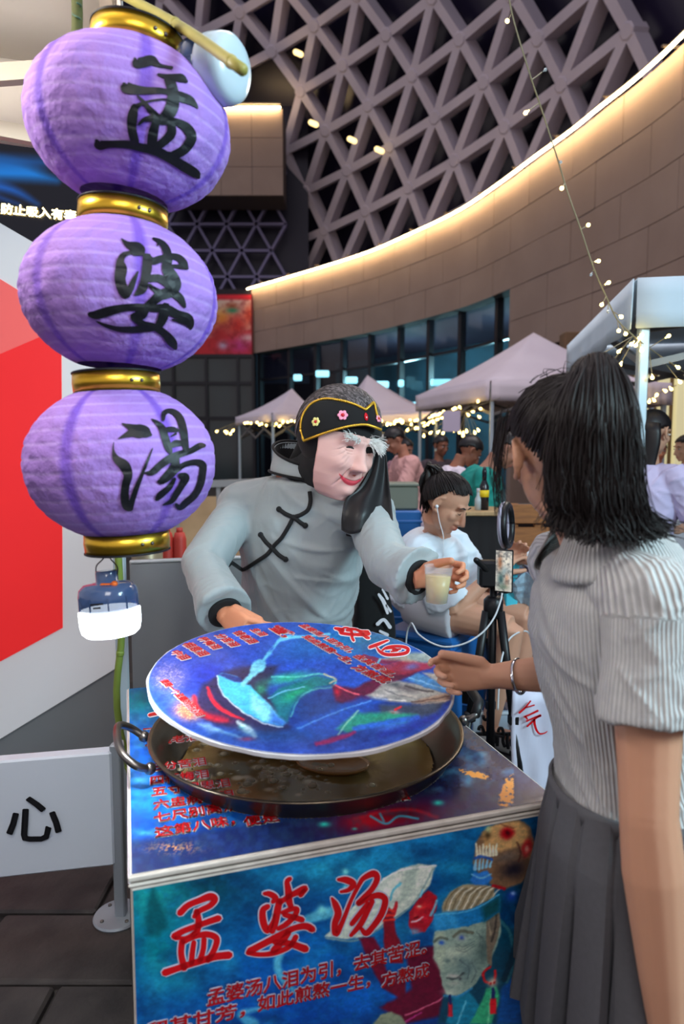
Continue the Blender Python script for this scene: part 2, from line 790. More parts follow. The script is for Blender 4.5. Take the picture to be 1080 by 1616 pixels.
LEN = seg[-1]
S_CORNER = s_at_px(805)
wall = setting('wall_back')
v, f = plan_strip(0, LEN, H_BOT, H_TOP, -0.5, -0.03, 40)
mesh_obj('core', v, f, m_joint, wall)
v, f = plan_strip(S_CORNER, LEN, H_LOW, H_BOT, -0.5, -0.03, 16)
mesh_obj('core', v, f, m_joint, wall)
rows = [(H_BOT, 6.6), (6.6, 7.55), (7.55, 8.5)]
PW = 1.75
for r_, (z0, z1) in enumerate(rows):
    s = -PW * (0.5 * (r_ % 2))
    while s < LEN:
        a, b = max(s, 0), min(s + PW, LEN)
        if b - a > .05:
            v, f = plan_strip(a + .008, b - .008, z0 + .008, z1 - .008, -0.03, 0.012 * random.random(), 4)
            mesh_obj('panel', v, f, m_stone, wall)
        s += PW
for z0, z1 in ((H_LOW, 4.85), (4.85, H_BOT)):
    s = S_CORNER
    while s < LEN:
        b = min(s + PW, LEN)
        v, f = plan_strip(s + .008, b - .008, z0 + .008, z1 - .008, -0.03, 0.012 * random.random(), 4)
        mesh_obj('panel', v, f, m_stone, wall)
        s += PW

# warm light strip along the top edge, a channel and a glowing tube
m_strip = mat('warm_light_strip', (1, .8, .5), emit=((1.0, 0.70, 0.36), 46.0))
m_channel = mat('strip_channel', rgb(120, 110, 100), 0.5)
strip = thing('light_strip', 'long warm glowing light strip along the top edge of the curved stone wall', 'light strip')
pts = [on_plan(s) + plan_frame(s)[1] * 0.22 + V((0, 0, H_TOP - 0.06)) for s in np.linspace(0, LEN, 60)]
v, f = tube(pts, 0.030, 8)
mesh_obj('glowing_tube', v, f, m_strip, strip, True)
v, f = tube([p + V((0, 0, .05)) for p in pts], 0.022, 6)
mesh_obj('channel', v, f, m_channel, strip)
for k, s in enumerate(np.arange(0.9, LEN, 1.8)):
    t, nn = plan_frame(s)
    v, f = beam(on_plan(s) + V((0, 0, H_TOP + .09)) - nn * .1, on_plan(s) + V((0, 0, H_TOP + .09)) + nn * .24, .05, .03)
    mesh_obj('bracket', v, f, m_channel, strip)

# ------------------------------------------------------------------ glazing under the wall
m_mull = mat('dark_mullion', rgb(22, 22, 30), 0.4)
m_glass = mat('dark_glass', rgb(26, 24, 40), 0.06, alpha=0.5, spec=0.8)
m_glass_low = mat('clear_glass', rgb(18, 24, 30), 0.05, alpha=0.25, spec=0.8)
m_hall = mat('hall_wall', rgb(40, 70, 84), 0.8, noise=(.6, .8, rgb(18, 30, 40)))
m_hallceil = mat('hall_ceiling', rgb(50, 40, 58), 0.8)
m_cyan = mat('cool_hall_lamp', (.5, .9, 1), emit=((0.30, 0.80, 1.0), 1.5))
win = setting('window_1')
mpx = [401, 448, 490, 532, 575, 620, 666, 715, 771, 804]
ms = [s_at_px(p) for p in mpx]
for k, s in enumerate(ms):
    t, nn = plan_frame(s)
    c = on_plan(s) - nn * .35
    v, f = beam(c, c + V((0, 0, H_BOT)), .16, .2, nn)
    mesh_obj('mullion', v, f, m_mull, win)
for k in range(len(ms) - 1):
    for z0, z1, mm in ((0.05, 2.9, m_glass_low), (2.95, 4.55, m_glass_low), (4.6, H_BOT, m_glass)):
        v, f = plan_strip(ms[k] + .09, ms[k + 1] - .09, z0, z1, -.40, -.38, 2)
        mesh_obj('pane', v, f, mm, win)
    for z in (2.92, 4.57):
        v, f = plan_strip(ms[k] + .09, ms[k + 1] - .09, z - .04, z + .04, -.45, -.33, 2)
        mesh_obj('transom', v, f, m_mull, win)
v, f = plan_strip(0, S_CORNER + 2, -.1, H_BOT, -5.2, -5.0, 12)
structure(mesh_obj('wall_hall', v, f, m_hall))
v, f = plan_strip(0, S_CORNER + 2, H_BOT, H_BOT + .15, -5.2, -.5, 12)
structure(mesh_obj('ceiling', v, f, m_hallceil))
v, f = plan_strip(S_CORNER + .12, LEN, 0, H_LOW, -2.2, -2.0, 12)
structure(mesh_obj('wall_recess', v, f, mat('recess_wall', rgb(150, 122, 92), .8, noise=(1, .4, rgb(96, 74, 56)))))
v, f = plan_strip(S_CORNER - .02, S_CORNER + .2, 0, H_BOT, -2.2, -.02, 1)
structure(mesh_obj('wall_return', v, f, m_stone))
# cool lamps hanging in the hall behind the glass
for i, (px, py, w) in enumerate(((600, 607, 1.0), (633, 605, .3), (698, 604, 1.4), (735, 606, .5), (555, 600, .7), (509, 590, .8), (470, 596, .5), (653, 640, .5))):
    p = at(px, py, 25.5 - (px - 470) * .012)
    v, f = boxv(p, w * .6, .2, .22, bev=.03)
    t = mesh_obj('hall_lamp', v, f, m_cyan)
    tag(t, ['cool cyan lamp behind the glass, above the right half of the second tent', 'narrow cool cyan lamp behind the glass beside a mullion', 'widest cool cyan lamp behind the glass, left of the large tent roof',
            'small cool cyan lamp behind the glass close to the large tent roof', 'cool cyan lamp behind the glass just over the masked vendor', 'cool cyan lamp behind the glass over the hat of the vendor, left of centre',
            'small cool cyan lamp behind the glass above the small far tent', 'low cool cyan lamp behind the glass close above the second tent eave'][i], 'lamp', 'cool lamps in the hall behind the glass')
lamp('hall_light', 'POINT', on_plan(ms[4]) - plan_frame(ms[4])[1] * 2.2 + V((0, 0, 4.0)), None, 900, (.4, .85, 1.0), .4)
lamp('hall_light', 'POINT', on_plan(ms[7]) - plan_frame(ms[7])[1] * 2.2 + V((0, 0, 4.0)), None, 800, (.4, .85, 1.0), .4)

# ------------------------------------------------------------------ lattice facade over the wall
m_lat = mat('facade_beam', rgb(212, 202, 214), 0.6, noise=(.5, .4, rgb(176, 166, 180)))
m_lat2 = mat('facade_beam_shaded', rgb(130, 126, 164), 0.7)  # beam colour darkened for the shade over the wing
m_dark = mat('facade_glass', rgb(40, 34, 60), 0.25, noise=(.15, .6, rgb(22, 26, 32)))
Q = np.array([[1.4206, 23.3636, 13.3367], [0.9013, 0.0321, -1.2175], [1.3528, -1.302, 0.2842], [-0.0507, -0.0154, -0.0288], [-0.0167, -0.0898, 0.0109], [-0.0524, -0.0605, 0.0024]]) * 1.35


def lat(i, j):
    p = Q[0] + i * Q[1] + j * Q[2] + Q[3] * i * i + Q[4] * i * j + Q[5] * j * j
    return V(p) + V((0, 0, CAM_Z))


def lat_n(i, j):
    a, b = lat(i + .5, j) - lat(i - .5, j), lat(i, j + .5) - lat(i, j - .5)
    n = a.cross(b).normalized()
    return n if n.y < 0 else -n


facade = thing('lattice_facade', 'huge curved triangular lattice facade of pale beams rising behind the stone wall', 'facade')
nodes = {}
for i in range(-8, 12):
    for j in range(-10, 9):
        p = lat(i, j)
        x, y = proj(p)
        if -60 < y < 470 and 200 < x < 1230 and (x > 436 or y < 165) and p.y > 12 and 4 < p.z < 60:
            if p.y > 15:
                nodes[i, j] = p
for (i, j), p in nodes.items():
    n = lat_n(i, j)
    X, Y_, Z = frame_from(n)
    v, f = lathe([(.30, -.75), (.30, .02), (.24, .06)], p, (X, Y_, Z), 8)
    mesh_obj('hub', v, f, m_lat, facade)
    for di, dj in ((1, 0), (0, 1), (1, -1)):
        q = nodes.get((i + di, j + dj))
        if q is not None:
            v, f = beam(p - n * .4, q - n * .4, .36, .8, n)
            mesh_obj('beam', v, f, m_lat, facade)
# the dark glass skin behind the beams
g, gf = [], []
ii, jj = list(range(-9, 13)), list(range(-11, 10))
for i in ii:
    for j in jj:
        g.append(lat(i, j) - lat_n(i, j) * 1.5)
for a in range(len(ii) - 1):
    for b in range(len(jj) - 1):
        k = a * len(jj) + b
        gf.append((k, k + 1, k + len(jj) + 1, k + len(jj)))
mesh_obj('glass_skin', g, gf, m_dark, facade, True)

# flat darker lattice of the wing on the left
wing = thing('lattice_wing', 'shaded violet lattice wing of the building seen past the purple lanterns', 'facade')
WY = 36.0
wx0, wz0, sx_, sz_ = -12.6, 6.4, 1.5, 1.3
for j in range(9):
    for i in range(8):
        p = V((wx0 + i * sx_ + (j % 2) * sx_ / 2, WY, wz0 + j * sz_))
        if p.x > -2.6:
            continue
        for d in (V((sx_, 0, 0)), V((sx_ / 2, 0, sz_)), V((-sx_ / 2, 0, sz_))):
            if (p + d).x > -2.3 or (p + d).z > 17.6:
                continue
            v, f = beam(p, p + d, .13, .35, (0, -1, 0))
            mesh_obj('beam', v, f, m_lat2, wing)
v, f = boxv((-8, WY + .8, 12), 12.5, .2, 14)
mesh_obj('glass_skin', v, f, mat('wing_glass', rgb(28, 26, 48), .4), wing)

# stone block between lattice and wing, with its own light strip
block = setting('wall_left_block')
BY = 33.5
bx0, bx1 = at(250, 240, BY).x, at(447, 240, BY).x
bz0, bz1 = at(400, 309, BY).z, at(400, 172, BY).z
v, f = boxv(((bx0 + bx1) / 2, BY + 1, (bz0 + bz1) / 2), bx1 - bx0 - .02, 1.9, bz1 - bz0 - .02)
mesh_obj('core', v, f, m_joint, block)
nb = 4
for a in range(nb):
    for b in range(3):
        w, h = (bx1 - bx0) / nb, (bz1 - bz0) / 3
        v, f = boxv((bx0 + (a + .5) * w, BY + .02, bz0 + (b + .5) * h), w - .02, .12, h - .02)
        mesh_obj('panel', v, f, m_stone, block)
v, f = tube([V((bx0, BY - .22, bz1 - .04)), V((bx1 - .1, BY - .22, bz1 - .04))], .045, 8)
s2 = thing('light_strip', 'short warm light strip on top of the stone block behind the top lantern', 'light strip')
mesh_obj('glowing_tube', v, f, m_strip, s2, True)
v, f = tube([V((bx0, BY - .15, bz1 + .16)), V((bx1 - .1, BY - .15, bz1 + .16))], .05, 6)
mesh_obj('channel', v, f, m_channel, s2)

# lamps glimpsed through the lattice
m_warm = mat('warm_lamp', (1, .8, .4), emit=((1, .72, .3), 2.2))
for k, (px, py) in enumerate(((556, 221), (599, 237), (495, 195), (471, 84))):
    p = at(px, py, 33.2)
    v, f = capsule(p - V((.12, 0, -.05)), p + V((.12, 0, -.05)), .12)
    tag(mesh_obj('ceiling_lamp', v, f, m_warm, smooth=True), ['larger warm lamp behind the lattice, left one of a close pair', 'warm lamp behind the lattice, right one of a close pair', 'small warm lamp behind the lattice near its left edge', 'faint warm lamp high behind the lattice near the lamp on the bamboo'][k],
        'lamp', 'warm lamps behind the lattice')

# ------------------------------------------------------------------ red poster and dark glazing on the left
m_print = mat('print', rough=.5, vcol=True)
m_print_gloss = mat('laminated_print', rough=.22, vcol=True, spec=.5)


def poster_art(px, py, U, W):
    p = Paint(px, py, (196, 30, 44))
    p.poly([(300, 473), (397, 473), (397, 520), (300, 540)], (206, 186, 180), soft=2)
    p.blob(350, 503, 16, 16, (225, 150, 40), .9); p.blob(347, 528, 22, 18, (178, 24, 28), 1)
    p.blob(375, 515, 16, 22, (200, 40, 30), 1); p.blob(393, 497, 9, 16, (224, 70, 40), .9)
    p.blob(366, 483, 9, 5, (150, 70, 40), 1); p.blob(367, 490, 9, 4, (40, 130, 90), 1)
    p.blob(380, 545, 20, 14, (190, 50, 130), 1); p.blob(392, 533, 14, 7, (220, 190, 200), .9); p.blob(352, 545, 8, 7, (190, 180, 210), .9)
    p.cloud(6, 3, (120, 10, 20), .5)
    p.poly([(290, 460), (400, 465), (400, 472), (290, 468)], (205, 20, 44), soft=1)
    return p.c


PYP = 30.3
pl = Plane((at(290, 510, PYP).x, PYP, at(350, 560, PYP).z), (1, 0, 0), (0, 0, 1))
pw, ph = at(397, 510, PYP).x - pl.o.x, at(350, 466, PYP).z - pl.o.z
ban = thing('advertising_banner', 'red advertising banner with fruit pictures high beside the curved wall', 'banner', (pl.o.x, PYP, pl.o.z))
printed_face('printed_sheet', pl, 0, pw, 0, ph, 90, 70, poster_art, m_print, ban, .04)
v, f = boxv(pl.P(pw / 2, ph / 2, -.05), pw + .1, .1, ph + .1)
mesh_obj('frame', v, f, mat('banner_frame', rgb(120, 20, 30), .6), ban)

win2 = setting('window_2')
m_gl2 = mat('green_black_glass', rgb(46, 58, 60), .12, noise=(.3, .6, rgb(26, 32, 36)), spec=.7)
wx = [at(p, 600, 30.0).x for p in (225, 274, 326, 376, 400)]
zt = [at(340, q, 30.0).z for q in (562, 605, 660)] + [0]
for a in range(len(wx) - 1):
    for b in range(3):
        v, f = boxv(((wx[a] + wx[a + 1]) / 2, 30.1, (zt[b] + zt[b + 1]) / 2), wx[a + 1] - wx[a] - .1, .06, zt[b] - zt[b + 1] - .1)
        mesh_obj('pane', v, f, m_gl2, win2)
for x in wx:
    v, f = beam(V((x, 30.0, 0)), V((x, 30.0, zt[0])), .12, .15, (0, -1, 0))
    mesh_obj('mullion', v, f, m_mull, win2)
for z in zt[:3]:
    v, f = beam(V((wx[0], 30.0, z)), V((wx[-1], 30.0, z)), .12, .15, (0, 0, 1))
    mesh_obj('transom', v, f, m_mull, win2)
v, f = boxv(((wx[0] + wx[-1]) / 2 - 8, 31.4, 4), 16 + wx[-1] - wx[0], 1.5, 9)
structure(mesh_obj('wall_left', v, f, mat('dark_wall', rgb(40, 38, 48), .8)))

# low glass balustrade with a pale rail, warm light put into the glass colour and glow
m_rail = mat('pale_rail', rgb(190, 196, 196), .3, metal=.3)
bal = thing('glass_balustrade', 'low glass balustrade with a pale rail and warm light behind the vendor', 'balustrade', (-2.2, 9, 0))
p0, p1 = at(215, 768, 9), at(475, 758, 9)
v, f = beam(p0, p1, .10, .09)
mesh_obj('rail', v, f, m_rail, bal)
m_warmglass = mat('warm_glow_glass', rgb(214, 184, 140), .35, noise=(2, .5, rgb(150, 120, 90)), emit=((1, .72, .4), .04))
for k in range(4):
    a, b = p0.lerp(p1, k / 4), p0.lerp(p1, (k + 1) / 4)
    c = (a + b) / 2
    v, f = boxv((c.x, c.y, (c.z - .12) / 2), (b - a).length - .05, .03, c.z - .2)
    mesh_obj('pane', v, f, m_warmglass, bal)
    v, f = beam(V((a.x, a.y, 0)), a, .05, .05, (0, 1, 0))
    mesh_obj('post', v, f, m_rail, bal)

# ------------------------------------------------------------------ lit shop front on the right
shop = setting('wall_shop')
m_cream = mat('lit_cream_wall', rgb(236, 226, 170), .7, emit=((1, .92, .55), .35))  # faint glow of the wall stands in for the shop lighting
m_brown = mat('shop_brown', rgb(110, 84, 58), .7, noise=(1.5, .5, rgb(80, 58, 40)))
SY = 10.5
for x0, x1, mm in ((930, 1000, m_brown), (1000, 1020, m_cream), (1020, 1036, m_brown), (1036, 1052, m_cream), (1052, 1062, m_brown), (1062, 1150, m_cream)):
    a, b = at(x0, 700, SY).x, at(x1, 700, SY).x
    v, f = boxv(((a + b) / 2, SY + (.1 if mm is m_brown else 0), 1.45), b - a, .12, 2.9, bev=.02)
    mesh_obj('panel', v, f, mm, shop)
v, f = boxv((at(1010, 600, SY).x, SY + .3, 3.1), 2.2, .3, .4, bev=.02)
mesh_obj('fascia', v, f, m_brown, shop)


# ------------------------------------------------------------------ market tents
m_tent = mat('tent_cloth', rgb(224, 214, 222), .8, noise=(1.5, .35, rgb(200, 186, 198)), bump=(5, .3))
m_tentb = mat('tent_cloth_cool', rgb(205, 224, 236), .75, noise=(2, .3, rgb(180, 202, 218)), bump=(6, .35))
m_leg = mat('tent_leg', rgb(176, 194, 204), .4, metal=.2)
m_bar = mat('tent_bar', rgb(120, 118, 116), .45, metal=.3)


def tent(label, corners, peak, val, cloth, legs=(0, 1, 2, 3), bars=True, lw=.045, zg=0.0, sag=.1):
    corners = [V(c) for c in corners]
    peak = V(peak)
    t = thing('canopy_tent', label, 'tent', V(((corners[0] + corners[2]) / 2).xy.to_3d()))
    t.location.z = zg
    parts = []
    for k in range(4):
        a, b = corners[k], corners[(k + 1) % 4]
        rows = []
        for j in range(9):
            u = j / 8
            row = []
            for i in range(9):
                w = i / 8
                p = a.lerp(b, w).lerp(peak, u)
                p.z -= sag * (peak.z - a.z) * 4 * u * (1 - u) * (.6 + .4 * abs(2 * w - 1))
                row.append(p)
            rows.append(row)
        parts.append(loft(rows, False, False))
    v, f = join(parts)
    me = evaluated(v, f, [('WELD', dict(merge_threshold=.003)), ('SOLIDIFY', dict(thickness=.006))])
    finish('canopy', me, cloth, t, True)
    for k in range(4):
        a, b = corners[k], corners[(k + 1) % 4]
        d = (b - a).normalized()
        nrm = V((d.y, -d.x, 0))
        c = (corners[0] + corners[2]) / 2
        if nrm.dot(a - c) < 0:
            nrm = -nrm
        rows = []
        for j in range(4):
            row = []
            for i in range(21):
                w = i / 20
                p = a.lerp(b, w) + nrm * (.012 + .012 * math.sin(w * 31 + k) * j / 3) - V((0, 0, val * j / 3))
                row.append(p)
            rows.append(row)
        v, f = loft(rows, False, False)
        finish('valance', evaluated(v, f, [('SOLIDIFY', dict(thickness=.006))]), cloth, t, True)
    for k in legs:
        a = corners[k]
        c = (corners[0] + corners[2]) / 2
        q = a + (c - a).xy.to_3d().normalized() * .06
        v, f = boxv((q.x, q.y, (a.z - .03 + zg) / 2), lw, lw, a.z - .03 - zg, bev=.006)
        mesh_obj('leg', v, f, m_leg, t)
        v, f = boxv((q.x, q.y, zg + .008), .12, .12, .016, bev=.004)
        mesh_obj('foot_plate', v, f, m_leg, t)
    if bars:
        for k in range(4):
            a, b = corners[k] - V((0, 0, .1)), corners[(k + 1) % 4] - V((0, 0, .1))
            c = (corners[0] + corners[2]) / 2
            a += (c - a).xy.to_3d().normalized() * .08
            b += (c - b).xy.to_3d().normalized() * .08
            for h in range(2):
                m0, m1 = a.lerp(b, h * .5), a.lerp(b, h * .5 + .5)
                for z0, z1 in ((0, -.32), (-.32, 0)):
                    v, f = beam(m0 + V((0, 0, z0)), m1 + V((0, 0, z1)), .02, .035)
                    mesh_obj('truss_bar', v, f, m_bar, t)
            m0 = a.lerp(b, .5)
            v, f = beam(m0, peak - V((0, 0, .25)), .022, .035)
            mesh_obj('roof_bar', v, f, m_bar, t)
    return t


def Z(p, z):
    return V((p[0], p[1], z))


# near tent on the right edge
e = 2.35
c0, c3 = V((1.47, 3.5, e)), V((1.86, 5.7, e))
dx = V((.984, -.174, 0)) * 3.0
tent('near pale blue market tent on the right, its valance corner high beside the ponytailed customer', [c0, c0 + dx, c3 + dx, c3], Z((c0 + c3 + dx).xy / 2 + V((.74, -.1)), 2.75), .245, m_tentb, legs=(0, 2, 3), lw=.05)
# middle tent
e = 2.37
c0, cl = V((1.87, 8.7, e)), V((1.20, 11.1, e))
dx = V((.96, .27, 0)) * 2.5
cc = (cl + c0 + dx) / 2
tent('pale lavender peaked market tent behind the head of the ponytailed customer', [c0, c0 + dx, cl + dx, cl], (cc.x + .05, cc.y - .1, 3.2), .25, m_tent, sag=.06)
# two far tents left and right of the vendor's head
e = 2.2
tent('pinkish white peaked tent just right of the masked vendor', [at(552, 656, 12.2), at(692, 650, 12.6), V((2.1, 15, e)), V((-.3, 14.8, e))], (at(580, 592, 13.6)), .16, m_tent)
tent('small far white peaked tent just left of the masked vendor', [at(430, 651, 12.0), at(515, 657, 13.0), V((-1.0, 15.6, e)), at(373, 658, 13.5)], at(461, 613, 13.5), .16, m_tent)
# far tent under the near tent
e = 2.14
tent('small pink lit tent glimpsed under the near tent at the right', [V((2.70, 6.45, e)), V((3.15, 6.65, e)), V((3.13, 7.6, e)), V((2.66, 7.5, e))], (2.9, 7.05, 2.25), .21, m_tent, legs=(1, 2), bars=False)

# own stall roof, seen from below at the top left; it stands square to the soup stand
m_roof = mat('stall_roof_cloth', rgb(236, 230, 222), .75, noise=(1.2, .3, rgb(216, 206, 196)), bump=(4, .35))
own = thing('stall_tent', 'white stall tent roof seen from below at the upper left corner', 'tent', (-1.9, 1.9, 0))
OC, D1, D2 = V((-.73, 2.35, 0)), V((-.305, .952, 0)), V((-.952, -.305, 0))
E0 = 2.72


def own_p(a, b, z):
    return OC - D1 * a + D2 * b + V((0, 0, z))


g = []
for j in range(15):
    row = []
    for i in range(15):
        u, w = i / 14, j / 14
        p = own_p(2.5 * w, 2.5 * u, E0)
        p.z += .40 * (1 - max(abs(2 * u - 1), abs(2 * w - 1))) - .03 * math.sin(math.pi * u) * math.sin(3 * math.pi * w)
        row.append(p)
    g.append(row)
v, f = loft(g, False, False)
finish('canopy', evaluated(v, f, [('SOLIDIFY', dict(thickness=.006))]), m_roof, own, True)
for (a0, b0), (a1, b1) in (((0, 0), (0, 2.5)), ((0, 0), (2.5, 0)), ((0, 2.5), (2.5, 2.5))):
    rows = [[own_p(a0 + (a1 - a0) * i / 16, b0 + (b1 - b0) * i / 16, E0 - .26 * j / 3) + V((.01 * math.sin(i * 1.7) * j / 3, .01 * math.sin(i * 1.3) * j / 3, 0)) for i in range(17)] for j in range(4)]
    v, f = loft(rows, False, False)
    finish('valance', evaluated(v, f, [('SOLIDIFY', dict(thickness=.005))]), m_roof, own, True)
m_rb = mat('roof_bar', rgb(206, 196, 182), .45, metal=.1)
for a, b in ((at(-160, 175, 2.0), at(172, 238, 2.27)), (at(-160, 130, 1.85), at(240, 100, 1.95)), (own_p(.03, .03, 2.6), own_p(2.4, .03, 2.6))):
    v, f = beam(a, b, .03, .045)
    mesh_obj('truss_bar', v, f, m_rb, own)
for a, b in ((.04, .04), (.04, 2.46), (2.46, 2.46)):
    q = own_p(a, b, 1.33)
    v, f = boxv(q, .042, .042, 2.62, (D1, D2, V((0, 0, 1))), bev=.006)
    mesh_obj('leg', v, f, m_leg, own)

# ------------------------------------------------------------------ fairy lights
m_bulb = mat('fairy_bulb', (1, .8, .4), emit=((1.0, 0.70, 0.20), 13))
m_off = mat('fairy_bulb_unlit', rgb(190, 200, 205), .2, trans=.3)
m_wire = mat('fairy_wire', rgb(150, 140, 110), .4)


def bulb_mesh(r, m):
    v, f = lathe([(.001, -r * 1.05), (r * .7, -r * .75), (r, 0), (r * .75, r * .7), (r * .35, r * 1.1), (r * .3, r * 2.0)], n=8)
    me = bpy.data.meshes.new('bulb')
    me.from_pydata([tuple(p) for p in v], [], f)
    me.materials.append(m)
    return me


def fairy(label, wire, bulbs, r, wr=.004, unlit=(), group='warm fairy light strings'):
    t = thing('fairy_lights', label, 'string lights', V(wire[len(wire) // 2]), group)
    W = [V(p) for p in catmull([tuple(p) for p in wire], 5)]
    v, f = tube(W, wr, 5)
    mesh_obj('wire', v, f, m_wire, t)
    me, mo = bulb_mesh(r, m_bulb), bulb_mesh(r * .8, m_off)
    for k, p in enumerate(bulbs):
        p = V(p)
        q = min(W, key=lambda w: (w - p).length)
        d = (q - p)
        rot = d.to_track_quat('Z', 'Y').to_euler() if d.length > 1e-4 else None
        inst('bulb', mo if k in unlit else me, p, t, rot)
        if d.length > r * 2.6:
            v, f = tube([p + d.normalized() * r * 2.2, q], wr * .7, 4)
            mesh_obj('lead', v, f, m_wire, t)
    return t


rr = random.Random(5)
w = [at(598, 662, 11.9), at(620, 668, 11.9), at(645, 664, 12), at(670, 668, 12.1), at(694, 655, 12.3)]
bl = []
for k in range(48):
    u = rr.random()
    p = V(w[0]).lerp(V(w[-1]), u)
    bl.append(p + V((rr.uniform(-.05, .05), rr.uniform(-.05, .05), .04 - abs(rr.gauss(0, .12)) - .06 * math.sin(u * 3.1))))
fairy('dense warm fairy lights along the front eave of the pinkish white tent', w, bl, .021)
z7 = [(605, 237), (632, 222), (622, 268), (665, 300), (678, 278), (713, 198), (745, 190), (878, 150), (993, 112), (1037, 133), (810, 248), (842, 224), (895, 203), (887, 262), (705, 360), (770, 395), (795, 365), (745, 372), (855, 375), (880, 357), (837, 430), (537, 375), (627, 377), (590, 370), (700, 205), (770, 380)]
fairy('sparse warm fairy lights drooping under the eave of the pale lavender tent', [at(694, 655, 9.5), at(715, 645, 9.2), at(735, 650, 9), at(757, 640, 8.8), at(790, 628, 8.5)],
      [at(560 + x / 4.5, 600 + y / 4.5, 9.0) for x, y in z7], .017)
z6 = [(360, 945), (380, 943), (400, 945), (455, 955), (500, 960), (545, 968), (565, 950), (585, 965), (610, 935), (640, 938), (665, 930), (690, 935), (705, 940), (175, 1000), (240, 1010), (265, 1015), (280, 995), (230, 1000), (440, 940), (470, 950)]
fairy('short run of warm fairy lights under the small far white tent', [at(340, 680, 12.5), at(372, 668, 12.3), at(400, 668, 12), at(430, 672, 12), at(470, 664, 12.3)], [at(300 + x / 4.15, 440 + y / 4.15, 12.1) for x, y in z6], .020)
wire = [at(800, -40, 3.0), at(808, 20, 3.0), at(835, 112, 3.05), at(856, 175, 3.1), at(880, 250, 3.15), at(895, 300, 3.2), at(917, 362, 3.25), at(938, 425, 3.3), at(957, 468, 3.35), at(975, 505, 3.4), at(1000, 530, 3.42)]
bb = [(801, 33), (861, 110), (830, 178), (887, 297), (929, 355), (945, 412), (961, 446), (950, 481), (981, 500), (977, 522), (988, 527), (885, 256), (933, 434), (960, 492)]
fairy('long fairy light string hanging free from the top down to the near tent corner', wire, [at(x, y, 3.3) if y > 300 else at(x, y, 3.08) for x, y in bb], .0095, .0035, unlit=(1, 11, 12, 13))
bb = [(1009, 534), (1013, 529), (997, 543), (1004, 545), (1013, 553), (1056, 530), (977, 555), (927, 572), (965, 572), (979, 576), (1071, 580), (1030, 596), (1074, 603)]
fairy('fairy lights looped around the leg and bars of the near tent', [at(1000, 530, 3.42), at(1015, 542, 3.5), at(1040, 560, 3.6), at(1060, 575, 3.7), at(1085, 590, 3.8)], [at(x, y, 3.46) for x, y in bb], .0095, .003)
bb = [(1060, 614), (1051, 617), (1037, 623), (1008, 632), (1025, 634), (1033, 632), (1009, 643)]
fairy('fairy lights along the valance of the small pink tent', [at(1068, 608, 6.3), at(1045, 618, 6.3), at(1030, 628, 6.3), at(1005, 640, 6.3)], [at(x, y, 6.3) for x, y in bb], .014)
# blank paper notice under the middle tent
v, f = boxv(at(713, 665, 8.6), .22, .012, .26, bev=.004)
tag(mesh_obj('paper_notice', v, f, mat('notice_paper', rgb(208, 200, 222), .7)), 'blank pale lavender notice hanging under the pale lavender tent', 'notice')


# ================================================================== THE SOUP STAND
Zu = V((0, 0, 1))
BU = V((.9537, .3008, 0)).normalized()
BV = V((-BU.y, BU.x, 0))
BO = V((-.35, 1.07, 0))
BW, BD, BH = .822, .93, .80
m_card = mat('cardboard_edge', rgb(214, 208, 198), .8, noise=(30, .4, rgb(170, 160, 148)))
m_red = mat('print_red', rgb(206, 14, 24), .35)
m_white = mat('print_white', rgb(236, 232, 238), .4)
m_dullwhite = mat('print_pale', rgb(200, 204, 224), .4)

front = Plane(BO, BU, Zu)
top = Plane(BO + V((0, 0, BH)), BU, BV)


def vivid(c, sat, con):
    g = c.mean(1, keepdims=True)
    c = g + (c - g) * sat
    return np.clip((c - 70) * con + 84, 0, 255)


def painterly(px, py, a):
    return px + a * (fbm(px / 9, py / 9, 201) - .5) * 2 + a * .5 * (fbm(px / 3, py / 3, 203) - .5), py + a * (fbm(px / 9, py / 9, 202) - .5) * 2 + a * .5 * (fbm(px / 3, py / 3, 204) - .5)


def dabs(p, px, py, a=.34):
    n = fbm(px / 7, py / 4, 211) - .5 + .7 * (fbm(px / 2.5, py / 2.5, 212) - .5)
    p.c = p.c * (1 + a * n[:, None] * np.array((1.15, 1., .9))) + 14 * a * (fbm(px / 13, py / 13, 213) - .5)[:, None] * np.array((1.5, 1, .3))


